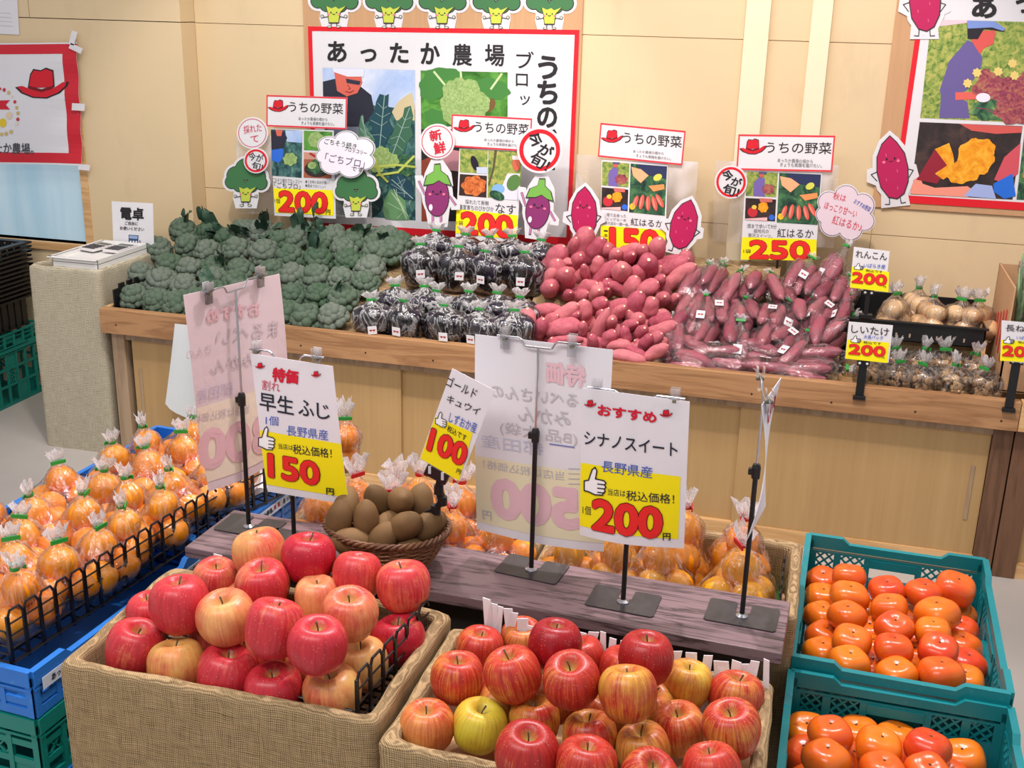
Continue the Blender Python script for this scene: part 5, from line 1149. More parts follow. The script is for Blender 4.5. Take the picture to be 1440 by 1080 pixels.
card(k(292, 130), k(534, 160), k(264, 404), 3.605, 'price card for lotus root at 200 yen above the black tray', [('れんこん', k(306, 152), k(516, 172), k(304, 200), K_()), ('いばらき産', k(360, 240), k(506, 250), k(356, 268), BLU()), ('税込です', k(372, 280), k(486, 290), k(372, 298), K_())], '200', (k(286, 300), k(514, 322), k(280, 368)), [k(278, 262), k(530, 300), k(524, 436), k(266, 404)], (*k(294, 240), 13, 9), (k(492, 392), k(508, 394), k(492, 404)))
clip_stand(q[0], 3.612, .742, float(at_y(1219, 410, 3.61)[2]), 'black clip holder of the lotus root card, on the rim of the tray')
q = at_y(1213, 520, YB - .006)
card(k(258, 634), k(556, 660), k(232, 884), YB - .012, 'price card for shiitake mushrooms at 200 yen clipped to the counter edge', [('しいたけ', k(276, 656), k(530, 680), k(274, 708), K_()), ('大長パック', k(360, 722), k(490, 732), k(356, 748), BLU()), ('税込です', k(356, 764), k(476, 774), k(356, 782), K_())], '200', (k(264, 786), k(504, 806), k(258, 850)), [k(248, 756), k(530, 776), k(518, 914), k(234, 884)], (*k(272, 728), 14, 10), (k(482, 870), k(498, 872), k(482, 880)))
clip_stand(q[0], YB - .008, .54, float(at_y(1213, 509, YB - .006)[2]), 'black clip holder of the shiitake card, clamped on the counter edge', .018, .018, .012)
q = at_y(1428, 520, YB - .006)
card(k(1290, 626), k(1560, 650), k(1278, 898), YB - .012, 'price card for leeks at 200 yen at the right edge', [('長ねぎ', k(1318, 652), k(1510, 664), k(1316, 698), K_()), ('いばらき産', k(1390, 730), k(1520, 738), k(1388, 752), BLU()), ('税込です', k(1400, 764), k(1500, 772), k(1400, 780), K_())], '200', (k(1300, 796), k(1530, 812), k(1296, 862)), [k(1288, 756), k(1556, 776), k(1546, 914), k(1278, 898)], (*k(1302, 734), 15, 10))
clip_stand(q[0], YB - .008, .55, float(at_y(1428, 507, YB - .006)[2]), 'black clip holder of the leek card at the right edge', .018, .018, .012)
# white cloth hanging from the counter edge
cl = MB(); n, m_ = 10, 14; p0 = at_y(262, 452, YB - .02); vs = []
for j in range(m_ + 1):
    for i in range(n + 1):
        u, t = i / n, j / m_; vs.append((p0[0] - .055 * t * (1 - u) - .045 + u * .12, YB - .012 - .02 * math.sin(u * 9 + t) * t * .7 - .01, .56 - t * (.3 + .06 * math.sin(u * 3)) + (.0)))
cl.add(vs, [(j * (n + 1) + i, (j + 1) * (n + 1) + i, (j + 1) * (n + 1) + i + 1, j * (n + 1) + i + 1) for j in range(m_) for i in range(n)])
cl = cl.build('hanging_cloth', M_CLOTH, None, (p0[0], YB, .56), smooth=True); tag(cl, 'pale white cloth hanging from the counter edge behind the left price sheet', 'cloth')
# ------------------------------------------------------------------ the front displays
def relax(P, rad, it=60, lo=None, hi=None, keep=.04):
    P = [Vector(p) for p in P]; P0 = [p.copy() for p in P]
    for _ in range(it):
        for i in range(len(P)):
            for j in range(i):
                d = P[i] - P[j]; l = d.length; m = (rad[i] + rad[j]) * .985
                if 1e-6 < l < m:
                    q = d * ((m - l) / l * .5); P[i] += q; P[j] -= q
        for i in range(len(P)):
            P[i] += (P0[i] - P[i]) * keep
            if lo is not None:
                for a in range(3): P[i][a] = min(max(P[i][a], lo[a] + rad[i] * .98), hi[a] - rad[i] * .98)
    return P
# ---- crates
def lattice(mb, W, u0, v0, u1, v1, t, step=.018, w=.0032):
    def seg(a, b): mb.bar(W(*a), W(*b), w, t, up=mb.nrm)
    u = u0 - (v1 - v0)
    while u < u1:
        for (a, b) in (((u, v0), (u + (v1 - v0), v1)), ((u, v1), (u + (v1 - v0), v0))):
            (ua, va), (ub, vb) = a, b
            if ua < u0: k = (u0 - ua) / (ub - ua); va = va + (vb - va) * k; ua = u0
            if ub > u1: k = (u1 - ua) / (ub - ua); vb = va + (vb - va) * k; ub = u1
            if ub - ua > .002: seg((ua, va), (ub, vb))
        u += step
def crate_mesh(w, d, h, style, m, name):
    """local: centred on x and y, standing on z=0"""
    mb = MB(); t = .004
    mb.box(-w / 2 + .004, -d / 2 + .004, 0, w / 2 - .004, d / 2 - .004, .004)
    for s_, (a, b) in enumerate([((-w / 2, -d / 2), (w / 2, -d / 2)), ((w / 2, -d / 2), (w / 2, d / 2)), ((w / 2, d / 2), (-w / 2, d / 2)), ((-w / 2, d / 2), (-w / 2, -d / 2))]):
        A, B = Vector((*a, 0)), Vector((*b, 0)); L = (B - A).length; D = (B - A) / L; N = Vector((-D.y, D.x, 0)); mb.nrm = N
        W = lambda u, v, n=t / 2, A=A, D=D, N=N: A + D * u + Vector((0, 0, v)) + N * n
        def plate(u0, v0, u1, v1, n0=0, n1=t):
            v = [W(u, z, n) for n in (n0, n1) for z in (v0, v1) for u in (u0, u1)]
            mb.add(v, [(0, 1, 3, 2), (4, 6, 7, 5), (0, 4, 5, 1), (2, 3, 7, 6), (0, 2, 6, 4), (1, 5, 7, 3)])
        plate(0, h - .016, L, h, -.006, .006); plate(.0, h - .026, L, h - .022, -.005, .005); plate(0, 0, L, .016, -.003, t)
        for u0 in (0, L - .05):
            plate(u0, 0, u0 + .05 if u0 else .014, h) if False else None
        plate(0, 0, .012, h + .0, -.004, .006); plate(L - .012, 0, L, h, -.004, .006)
        cw = min(.075, L * .2)                                     # raised corners with a sloped step
        for sg in (0, 1):
            q = [(0, h), (cw + .014, h), (cw, h + .012), (0, h + .012)]
            pts = [(u if sg == 0 else L - u, v) for u, v in q]
            vv = [W(u, v, n) for n in (-.006, .006) for u, v in pts]
            mb.add(vv, [(0, 1, 2, 3), (7, 6, 5, 4)] + [(i, (i + 1) % 4, 4 + (i + 1) % 4, 4 + i) for i in range(4)])
        if style == 'mesh':
            hs = (L * .37, L * .63); z1, z2, z3 = h * .40, h * .70, h - .026
            for u0, u1 in ((.012, .02), (L * .16, L * .2), (hs[0] - .012, hs[0]), (hs[1], hs[1] + .012), (L * .8, L * .84), (L - .02, L - .012)): plate(u0, .016, u1, z3, -.002, t + .002)
            for u0, u1 in ((.02, L * .16), (L * .2, hs[0] - .012), (hs[1] + .012, L * .8), (L * .84, L - .02)):
                plate(u0, z1, u1, z2); lattice(mb, W, u0, z2, u1, z3, t); lattice(mb, W, u0, .016, u1, z1, t)
            plate(hs[0], z1, hs[1], h * .60); plate(hs[0], h * .60, hs[1], h * .64, -.006, .01); plate(hs[0], z3 - .018, hs[1], z3, -.006, .008)
            lattice(mb, W, hs[0], .016, hs[1], z1, t)
        else:                                                       # ribbed crate with windows
            n = max(4, int(L / .055)); st = L / n
            for i in range(n + 1): plate(max(0, i * st - .005), .016, min(L, i * st + .005), h - .022, -.003, t)
            for v in (h * .36, h * .66): plate(0, v - .006, L, v + .006, -.002, t)
            for i in range(n):
                if i % 3 == 1: plate(i * st, .016, (i + 1) * st, h * .36)
                if i % 4 == 2: plate(i * st, h * .66, (i + 1) * st, h - .02)
                if i % 3 == 0: lattice(mb, W, i * st + .005, h * .36, (i + 1) * st - .005, h * .66, t, .024)
    return mb.mesh(name, m)
CR_P = crate_mesh(.350, .500, .20, 'mesh', M_TEAL, 'plastic_crate')
CR_G = crate_mesh(.50, .34, .20, 'rib', M_GREEN, 'plastic_crate'); CR_B = crate_mesh(.485, .50, .075, 'rib', M_BLUE, 'plastic_crate'); CR_L = crate_mesh(.485, .50, .12, 'rib', M_GREEN, 'plastic_crate')
def crate(me, x, y, z, rot, label, group=None):
    o = inst('plastic_crate', me, None, (x, y, z), (0, 0, rot)); tag(o, label, 'crate', group); return o
RP = -.028
crate(CR_P, .212, 2.025, .388, RP, 'teal plastic crate of persimmons, the farther of the two at right'); crate(CR_P, .203, 1.512, .368, RP * .5, 'teal plastic crate of persimmons, the nearer of the two at right')
for x, y, z, nm in ((.212, 2.025, .188, 'upper empty crate under the farther persimmon crate'), (.203, 1.512, .168, 'upper empty crate under the nearer persimmon crate'), (.212, 2.025, -.012 + .0125, 'bottom crate under the farther persimmon crate'), (.203, 1.512, .0005, 'bottom crate under the nearer persimmon crate')):
    o = crate(CR_P, x, y, z, 0, 'teal plastic crate, ' + nm); o.scale = (1, 1, .93 if z > .1 else .86)
def liner(x0, y0, x1, y1, z, h, label, seed, rot=0):
    mb = MB(); n = 26; vs = []
    for j in range(n + 1):
        for i in range(n + 1):
            u, v = i / n, j / n; e = min(u, 1 - u, v, 1 - v); up = max(0, (.09 - e) / .09)
            px_ = Vector((u * 9, v * 9, seed)); bump_ = .004 * (math.sin(u * 60) * math.sin(v * 60)) + .01 * mnoise.noise(px_) * up
            vs.append((x0 + (x1 - x0) * u + .004 * mnoise.noise(px_ * 1.7), y0 + (y1 - y0) * v, z + h * up ** 1.5 * (1 + .35 * mnoise.noise(px_ * .8)) + bump_))
    mb.add(vs, [(j * (n + 1) + i, j * (n + 1) + i + 1, (j + 1) * (n + 1) + i + 1, (j + 1) * (n + 1) + i) for j in range(n) for i in range(n)])
    o = mb.build('foam_liner', M_FOAM, None, ((x0 + x1) / 2, (y0 + y1) / 2, z), smooth=True); tag(o, label, 'liner'); o.rotation_euler = (0, 0, rot); return o
liner(.052, 1.79, .372, 2.26, .405, .085, 'white cushioned sheet lining the farther persimmon crate', 1, RP); liner(.044, 1.277, .364, 1.747, .385, .07, 'white cushioned sheet lining the nearer persimmon crate', 4, RP * .5)
# ---- persimmons
def persimmon_mesh(seed):
    pr = profile([(.0, .55), (.1, .575), (.3, .62), (.62, .6), (.88, .4), (1, .04), (.95, -.32), (.76, -.56), (.4, -.63), (.0, -.58)], 24); r = random.Random(seed)
    def fn(rr, z, a):
        k = 1 + .055 * math.cos(4 * a + seed) * min(1, rr) + .03 * mnoise.noise(Vector((math.cos(a) + seed, math.sin(a), z * 1.3)))
        return rr * k * .0375, (z + .04 * math.cos(4 * a + seed) * rr * (1 - rr)) * .0375
    return MB().lathe(pr, 28, (0, 0, 0), fn).mesh('persimmon', M_PERS, True)
PER = [persimmon_mesh(i) for i in range(4)]
tip = MB().lathe([(0, .0008), (.0022, .0004), (.003, -.0006)], 8, (0, 0, .0213)).mesh('blossom_tip', simple('blossom_tip', (70, 40, 24), .8))
k = K(1040, 740, 3.1775)
A = [(490, 225, 1, 162), (490, 315, 1, 184), (655, 290, 1, 164), (830, 312, 1, 166), (950, 285, 1.25, 186), (665, 370, 1, 168), (475, 405, 1, 172), (880, 395, 1.1, 198), (685, 460, 1, 174), (860, 475, 1, 166), (500, 520, 1, 184), (685, 565, 1, 182), (880, 565, 1, 184), (490, 602, .85, 184), (700, 646, .8, 184), (900, 660, 1, 206)]
B = [(372, 245), (370, 320), (370, 402), (385, 490), (370, 566), (570, 385), (585, 470), (600, 545), (770, 400), (780, 500), (782, 580), (970, 392), (980, 470), (992, 540), (1010, 610), (1002, 692), (600, 630), (810, 665)]
pts, pos, rad = [], [], []
for x, y, l, w_ in A:
    q = k(x, y); p = at_z(*q, .572 + .012 * (l - 1) * 4); pts.append(q); pos.append(p); rad.append(min(.041, max(.034, w_ / 3.1775 * depth_of(p) / FPX / 2 * .98)))
for x, y in B:
    q = k(x, y); p = at_z(*q, .528); pts.append(q); pos.append(p); rad.append(.0365)
pos = relax(pos, [r * .86 for r in rad], 40)
lab = rowlabels(pts, 7, 'orange persimmon in the farther teal crate, %s from the left in the %s row')
def put_pers(pos, rad, lab, group):
    for i, p in enumerate(pos):
        o = inst('persimmon', PER[i % 4], None, p, (R.uniform(-.28, .1), R.uniform(-.2, .2), R.uniform(0, 6)), rad[i] / .0375); tag(o, lab[i], 'persimmon', group); inst('blossom_tip', tip, o)
put_pers(pos, rad, lab, 'persimmons in the farther crate')
A = [(400, 935, 1, 204), (622, 988, 1, 216), (840, 1000, 1, 212), (380, 1050, 1, 214), (640, 1092, 1, 210), (840, 1098, 1, 206)]
B = [(300, 934), (304, 1036), (525, 932), (700, 952), (985, 1052), (490, 1050), (740, 1060), (320, 1110), (930, 1110)]
pts, pos, rad = [], [], []
for x, y, l, w_ in A:
    q = k(x, y); p = at_z(*q, .545); pts.append(q); pos.append(p); rad.append(w_ / 3.1775 * depth_of(p) / FPX / 2 * .98)
for x, y in B:
    q = k(x, y); p = at_z(*q, .498); pts.append(q); pos.append(p); rad.append(.038)
pos = relax(pos, [r * .86 for r in rad], 40)
put_pers(pos, rad, rowlabels(pts, 4, 'orange persimmon in the nearer teal crate, %s from the left in the %s row'), 'persimmons in the nearer crate')
# ---- apples
def apple_mesh(seed, m):
    r = random.Random(seed); pr = profile([(0, .50), (.07, .52), (.16, .6), (.27, .74), (.42, .845), (.6, .85), (.8, .72), (.95, .45), (1.0, .12), (.97, -.22), (.87, -.54), (.7, -.78), (.5, -.9), (.34, -.91), (.2, -.85), (.08, -.79), (0, -.78)], 34)
    e = r.uniform(-.06, .05); tx = r.uniform(-.07, .07)
    def fn(rr, z, a):
        k = 1 + .028 * math.cos(5 * a + seed) * (.4 if z > 0 else 1) + .045 * mnoise.noise(Vector((math.cos(a) * .8 + seed * 3, math.sin(a) * .8, z * .8)))
        return rr * k * .043, z * (1 + e + tx * math.cos(a + seed) * rr) * .043
    return MB().lathe(pr, 36, (0, 0, 0), fn).mesh('apple', m, True)
FUJI = [apple_mesh(i, M_FUJI) for i in range(5)]; SWEET = [apple_mesh(10 + i, M_SWEET) for i in range(5)]
ast = [MB().tube([(0, 0, .019), (.0006, 0, .028), (.002 + .002 * i, .001, .036 + .003 * i)], [.0013, .0011, .0017], 6).mesh('stem', M_STEM, True) for i in range(3)]
def put_apples(L, meshes, fmt, group, lo, hi, nrows, cat='apple'):
    pos = [at_z(px, py, z) for px, py, d, z, *_ in L]; rad = [min(.047, max(.036, d / 2 * depth_of(p) / FPX)) for p, (px, py, d, *_) in zip(pos, L)]
    pos = relax(pos, [r * .97 for r in rad], 60, None, None, .06)
    lab = rowlabels([(a, b) for a, b, *_ in L], nrows, fmt)
    for i, p in enumerate(pos):
        px, py, d, z, bl, hu, dk = L[i][:7]; tilt = L[i][7] if len(L[i]) > 7 else (R.uniform(-.28, .05), R.uniform(-.25, .25))
        o = inst('apple', meshes[i % 5], None, p, (tilt[0], tilt[1], R.uniform(0, 6)), rad[i] / .043); o.color = (bl, hu, dk, 1)
        inst('stem', ast[i % 3], o); w = lab[i]
        look = 'deep red' if bl > .85 and dk > .6 else 'bright red' if bl > .8 else 'yellow-green' if hu < .25 and bl < .5 else 'red and yellow' if bl > .55 else 'orange-pink'
        tag(o, look + ' ' + w, cat, group)
bx1 = burlap_box(-1.016, 1.228, -.510, 1.550, .40, .715, M_BURLAP, 'burlap covered box of large red apples at the front left', 21, .085, .011, .0035)
bx2 = burlap_box(-.503, 1.205, .006, 1.530, .38, .700, M_BURLAP, 'burlap covered box of streaked red and yellow apples at the front', 33, .085, .011, .0035)
FU = [(192, 913, 82, .706, 0.89, .5, .45), (252, 933, 80, .702, 0.52, .1, .4), (326, 944, 84, .704, 0.86, .5, .5), (386, 967, 82, .698, 0.89, .4, .6), (468, 975, 83, .700, 0.56, .35, .3),
      (255, 851, 83, .775, 0.94, .5, .45), (315, 872, 82, .770, 0.56, .55, .2), (386, 883, 84, .785, 0.86, .5, .4), (447, 907, 84, .790, 0.94, .5, .55), (492, 864, 79, .790, 0.64, .6, .25),
      (365, 780, 76, .775, 0.60, .4, .2), (436, 796, 76, .78, 0.94, .5, .9), (498, 812, 70, .77, 0.84, .8, .1), (567, 824, 77, .775, 0.80, .8, .15), (367, 826, 76, .755, 0.78, .5, .4),
      (438, 843, 64, .735, 0.48, .9, .1), (556, 900, 74, .710, 0.94, .5, .8), (514, 930, 70, .705, 0.35, .6, .2), (305, 816, 64, .725, 0.68, .8, .2), (210, 862, 62, .715, 0.84, .5, .4), (300, 905, 76, .700, 0.70, .4, .4), (378, 925, 76, .700, 0.60, .4, .4), (430, 940, 76, .700, 0.60, .4, .4), (500, 890, 76, .705, 0.60, .4, .4), (350, 850, 76, .705, 0.60, .4, .4), (430, 870, 76, .705, 0.60, .4, .4)]
put_apples(FU, FUJI, 'apple, %s from left in the %s row, left burlap box', 'large red apples in the left burlap box', None, None, 6)
SW = [(675, 914, 68, .700, .84, .6, .3), (649, 957, 76, .715, .80, .5, .25), (722, 950, 80, .755, .86, .5, .1), (781, 906, 76, .775, 1.0, .3, 1.0), (803, 957, 82, .780, .92, .4, .3), (908, 926, 78, .780, .98, .3, .8), (882, 975, 83, .780, .70, .3, .3), (956, 972, 68, .700, .52, .3, .3), (676, 1018, 77, .690, .30, .05, .3), (600, 1022, 78, .688, .55, 1.0, .1), (754, 1010, 72, .695, .66, .2, .4), (831, 1034, 77, .692, .72, .2, .3), (741, 1060, 90, .735, .98, .5, .6), (824, 1078, 88, .735, .82, .6, .2), (905, 1052, 77, .692, .56, .5, .3), (954, 1025, 75, .692, .64, .8, .2), (1029, 1025, 83, .735, .80, .5, .3), (1030, 980, 77, .700, .78, .4, .3), (1001, 1085, 83, .735, .86, .5, .2), (912, 1094, 78, .735, .84, .4, .3), (833, 930, 62, .705, .96, .8, .2), (861, 938, 62, .705, .86, .6, .3), (735, 900, 62, .70, .7, .8, .2), (700, 985, 74, .690, .7, .5, .3), (780, 985, 74, .690, .7, .5, .3), (850, 1000, 74, .690, .7, .5, .3), (920, 985, 74, .690, .7, .5, .3)]
put_apples(SW, SWEET, 'apple, %s from left in the %s row, right burlap box', 'streaked apples in the right burlap box', None, None, 6)
# white foam in the apple boxes: cut strips standing at the back
def fringe(pts, y, zb, label, seed, lean=.02):
    r = random.Random(seed); mb = MB(); q0 = at_y(*pts[0][:2], y)
    for px, py, w_ in pts:
        t_ = Vector(at_y(px, py - 4, y)); b_ = Vector((t_.x + r.uniform(-.006, .006), y - lean, zb)); mid = (t_ + b_) / 2 + Vector((r.uniform(-.006, .006), .006, 0)); hw = w_ * 1.15 * depth_of(t_) / FPX / 2; vs = []
        for p, s_ in ((b_, 1.1), (mid, 1.0), (t_, .9)):
            tw = r.uniform(-.003, .003); vs += [(p.x - hw * s_, p.y + tw, p.z), (p.x + hw * s_, p.y - tw, p.z), (p.x + hw * s_, p.y - tw + .0015, p.z), (p.x - hw * s_, p.y + tw + .0015, p.z)]
        fs = []
        for i in (0, 4): fs += [(i, i + 1, i + 5, i + 4), (i + 1, i + 2, i + 6, i + 5), (i + 2, i + 3, i + 7, i + 6), (i + 3, i, i + 4, i + 7)]
        mb.add(vs, fs + [(8, 9, 10, 11)])
    mb.box(q0[0] - .01, y - lean - .012, zb - .004, at_y(*pts[-1][:2], y)[0] + .01, y - lean + .002, zb + .004)
    o = mb.build('foam_strips', M_FOAM, None, tuple(q0)); tag(o, label, 'packing foam'); return o
fringe([(684, 846, 12), (694, 853, 11), (703, 857, 10), (714, 860, 12), (723, 866, 11), (735, 874, 14), (745, 884, 12)], 1.512, .655, 'white foam strips sticking up at the back left of the streaked apples', 2)
fringe([(820, 894, 9), (835, 893, 14), (848, 893, 8), (862, 902, 10), (878, 905, 10)], 1.507, .655, 'white foam strips sticking up behind the middle of the streaked apples', 3)
fringe([(952, 920, 14), (972, 922, 15), (996, 926, 12), (1014, 934, 20), (1036, 934, 13), (1048, 938, 11), (1062, 934, 12), (1078, 932, 8)], 1.506, .645, 'white foam strips sticking up at the back right of the streaked apples', 4)
fringe([(306, 784, 14), (300, 790, 10)], 1.535, .68, 'short white foam end sticking up at the back left of the left apple box', 5)
def fence(p0, p1, h, label, name='wire_fence', m=M_BLACKW, step=.034, gap=None):
    p0, p1 = Vector(p0), Vector(p1); d = p1 - p0; L = d.length; d /= L; mb = MB(); u = 0
    while u + step * .8 < L:
        if not (gap and gap[0] < u < gap[1]):
            P = lambda a, z: tuple(p0 + d * (u + a) + Vector((0, 0, z)))
            mb.tube([P(0, 0), P(0, h - .012), P(.006, h), P(step * .8 - .006, h), P(step * .8, h - .012), P(step * .8, 0)], .0021, 6)
        u += step
    for z in (.006, h * .36, h * .66): mb.tube([p0 + Vector((0, 0, z)), p1 + Vector((0, 0, z))], .0016, 6)
    o = mb.build(name, m, None, tuple(p0)); tag(o, label, 'wire basket'); return o
def basket(x, y, z, w, d, h, rot, label, low=0):
    """open black wire basket, origin at its near right corner"""
    o = empty('wire_basket', (x, y, z), label, 'wire basket', None, (0, 0, rot)); st = .034
    for a, b in (((0, 0), (0, d)), ((0, 0), (-w, 0)), ((-w, 0), (-w, d)), ((0, d), (-w, d))):
        mb = MB(); A, B_ = Vector((*a, 0)), Vector((*b, 0)); D = B_ - A; L = D.length; D /= L; n = int(L / st)
        for i in range(n):
            u = i * L / n; P = lambda q, zz: tuple(A + D * (u + q) + Vector((0, 0, zz))); s2 = L / n
            mb.bar(P(.001, 0), P(.001, h - .008), .0065, .004, up=(D.y, -D.x, 0))
            mb.tube([P(.001, h - .012), P(.008, h), P(s2 - .008, h), P(s2 - .001, h - .012)], .0024, 6)
        for zz in (.004, h * .3, h * .54, h * .76): mb.tube([A + Vector((0, 0, zz)), B_ + Vector((0, 0, zz))], .0017 if zz > .01 else .003, 6)
        q_ = mb.build('side_panel', M_BLACKW, o)
        if low and (a[0] < -.01 or b[0] < -.01): q_.scale = (1, 1, low)
    g = MB()
    for i in range(13): g.bar((-w * i / 12, 0, .003), (-w * i / 12, d, .003), .003, .003)
    for i in range(15): g.bar((-w, d * i / 14, .003), (0, d * i / 14, .003), .003, .003)
    g.build('base_grid', M_BLACKW, o); return o
# in the left apple box: a black basket, only its right and back walls stand clear of the burlap
b1 = basket(-.556, 1.268, .652, .42, .235, .108, -.10, 'black wire basket around the large apples in the left burlap box', .45)
fl = MB().box(-.548, 1.256, .634, -.526, 1.52, .656).build('foam_sheet', M_FOAM, None, (-.54, 1.4, .634), bevel=.003); tag(fl, 'white foam sheet between the wire basket and the burlap in the left box', 'packing foam')
sp_ = crate(CR_G, -.763, 1.389, .2, 0, 'green plastic crate under the left burlap apple box, upper of two'); sp_.scale = (1, .92, .99); sp_ = crate(CR_G, -.763, 1.389, 0, 0, 'green plastic crate under the left burlap apple box, bottom of two'); sp_.scale = (1, .92, .94)
sp_ = crate(CR_G, -.248, 1.367, .19, 0, 'green plastic crate under the right burlap apple box, upper of two'); sp_.scale = (1, .92, .89); sp_ = crate(CR_G, -.248, 1.367, 0, 0, 'green plastic crate under the right burlap apple box, bottom of two'); sp_.scale = (1, .92, .88)
# ---- plank, its support and the boxes behind it
pk = MB().box(-.532, -.086, -.020, .532, .086, 0).build('wooden_plank', M_PLANK, None, (0, 0, 0), bevel=.0015); pk.location = (-.517, 1.711, .70); pk.rotation_euler = (0, 0, -.034); tag(pk, 'dark stained wooden plank carrying the price stands and kiwi basket', 'shelf board')
sb = MB().box(-.99, 1.655, 0, -.03, 1.70, .679).build('support_box', simple('dark_support', (40, 34, 32), .8), None, (-.5, 1.68, 0)); tag(sb, 'dark support board standing under the wooden plank', 'support')  # added support; its dark colour stands for the shaded gap under the plank
burlap_box(-.445, 1.765, .032, 2.075, .30, .675, M_BURLAP, 'burlap covered box of yellow citrus behind the plank, right', 41, .10, .011, .003); burlap_box(-.955, 1.775, -.452, 2.085, .30, .672, M_BURLAP, 'burlap covered box of mandarin bags behind the plank, middle', 52, .10, .011, .003)
for x, nm in ((-.207, 'right'), (-.703, 'middle')):
    o = crate(CR_G, x, 1.925, .0, 0, 'green plastic crate under the %s burlap box behind the plank' % nm); o.scale = (.9, .86, 1.38)
tf = MB(); r_ = random.Random(5)
for i in range(900):
    x, y = r_.uniform(-.41, -.0), r_.uniform(1.80, 2.04); a = r_.uniform(0, 6.28); q = .006
    tf.add([(x - .0012 * math.cos(a), y - .0012 * math.sin(a), .578), (x + .0012 * math.cos(a), y + .0012 * math.sin(a), .578), (x + q * math.cos(a + 1), y + q * math.sin(a + 1), .592)], [(0, 1, 2)])
tf.box(-.415, 1.795, .5755, .002, 2.045, .578)
tf = tf.build('green_turf', M_TURF, None, (-.2, 1.9, .576)); tag(tf, 'green artificial turf in the right burlap box behind the plank', 'turf', None, 'stuff')
fence((.0, 1.80, .58), (.0, 2.03, .58), .10, 'black wire divider at the right end of the yellow citrus box')
def citrus_mesh(name, m, r0, seed):
    pr = profile([(0, .80), (.08, .79), (.2, .82), (.5, .78), (.85, .5), (1, .05), (.93, -.38), (.66, -.7), (.3, -.84), (.05, -.82), (0, -.82)], 16)
    return MB().lathe(pr, 18, (0, 0, 0), lambda rr, z, a: (rr * r0 * (1 + .02 * math.cos(3 * a + seed)), z * r0)).mesh(name, m, True)
MAND = [citrus_mesh('mandarin', M_MAND, .0315, i) for i in range(2)]; YUZ = [citrus_mesh('yellow_citrus', M_YUZU, .029, i) for i in range(2)]
def citrus_kind(arr, meshes, nm, r0, ztop, tape, seed, fh=.038, fw=.024):
    r = random.Random(seed); cont = [(nm, meshes[i % 2], (x, y, z), (r.uniform(0, 6), r.uniform(0, 6), r.uniform(0, 6)), r.uniform(.94, 1.05)) for i, (x, y, z) in enumerate(arr)]
    return BagKind(cont, [((x, y, z), r0) for x, y, z in arr], ztop, M_FILM, tape, seed, fh, fw, crease=.2)
a5 = [(-.031, -.018, .027), (.031, -.02, .027), (0, .034, .027), (-.002, -.004, .073)]
a6 = [(-.034, -.03, .027), (.032, -.032, .027), (-.032, .032, .027), (.034, .030, .027), (.002, .0, .068)]
M5 = citrus_kind(a5, MAND, 'mandarin', .0315, .118, M_GTAPE, 1, .028, .018); M6 = citrus_kind(a6, MAND, 'mandarin', .0315, .112, M_GTAPE, 3, .026, .017); R6 = citrus_kind(a6, MAND, 'mandarin', .0315, .118, M_RTAPE, 4, .036, .024); R5 = citrus_kind(a5, MAND, 'mandarin', .0315, .122, M_RTAPE, 7, .036, .024)
ay = [(-.03, -.028, .025), (.03, -.03, .025), (-.03, .03, .025), (.03, .03, .025), (-.028, 0, .072), (.028, .004, .074), (.0, -.034, .070), (0, .03, .07), (.0, .0, .112)]
Y9 = citrus_kind(ay, YUZ, 'yellow_citrus', .029, .155, M_RTAPE, 9, .032, .022)
ay2 = [(-.032, -.02, .027), (.03, -.024, .027), (0, .03, .027), (-.024, .0, .078), (.026, .0, .08), (0, .0, .124)]
Y6 = citrus_kind(ay2, MAND, 'mandarin', .0315, .17, M_RTAPE, 12, .032, .022)
# left display: crates, baskets, bags of mandarins
RL = -.062
def blue_side(x0, y0, z, name):   # origin near right corner -> centre
    c, s_ = math.cos(RL), math.sin(RL); cx, cy = -.2425, .25; return (x0 + cx * c - cy * s_, y0 + cx * s_ + cy * c, z)
for i, (x0, y0) in enumerate([(-1.150, 1.330), (-1.118, 1.842)]):
    nm = ('nearer', 'farther')[i]; zz = 0
    for j, (me, h, zb, sc, w_) in enumerate([(CR_B, .18, .525, 1.0, 'blue plastic crate with a printed strip, top of the %s left stack' % nm), (CR_L, .17, .39, 1.0, 'green plastic crate second from the top in the %s left stack' % nm), (CR_B, .18, .30, 1.06, 'blue plastic crate third from the top in the %s left stack' % nm), (CR_L, .17, .0, 2.35, 'green plastic crate at the bottom of the %s left stack' % nm)]):
        o = crate(me, *blue_side(x0, y0, zb, ''), RL, w_); o.scale = (1, 1, sc)
        if j == 0:
            pass
            D = MB(); D.box(.2500, -.235, .046, .2508, .235, .068); st_ = D.build('printed_strip', ink(206, 214, 226), o)
            lt = MB(); v, f = text_mesh('あったか農場。', .03)
            for q in range(4):
                lt.add([(.2514, -.215 + q * .118 + a * .075, .051 + b * .013) for a, b in v], f)
            lt.build('strip_lettering', ink(40, 46, 60), o); hm = MB()
            for q in range(4):
                for e in (0, .016):
                    y_ = -.132 + q * .118 + e; hm.add([(.2514, y_ - .007, .054), (.2514, y_ + .007, .054), (.2514, y_ + .004, .056), (.2514, y_ + .004, .064), (.2514, y_ - .004, .064), (.2514, y_ - .004, .056)], [(0, 1, 2, 3, 4, 5)])
            hm.build('strip_mark', ink(170, 30, 46), o)
basket(-1.200, 1.350, .602, .36, .56, .098, -.115, 'black wire basket of mandarin bags at the left, the nearer one', .62); basket(-1.135, 1.945, .602, .36, .40, .098, -.30, 'black wire basket of mandarin bags at the left, the farther one', .62)
liner(-1.55, 1.37, -1.215, 1.9, .610, .02, 'bumpy white foam sheet in the nearer left wire basket', 8, -.115); liner(-1.40, 2.0, -1.09, 2.32, .610, .02, 'bumpy white foam sheet in the farther left wire basket', 9, -.30)
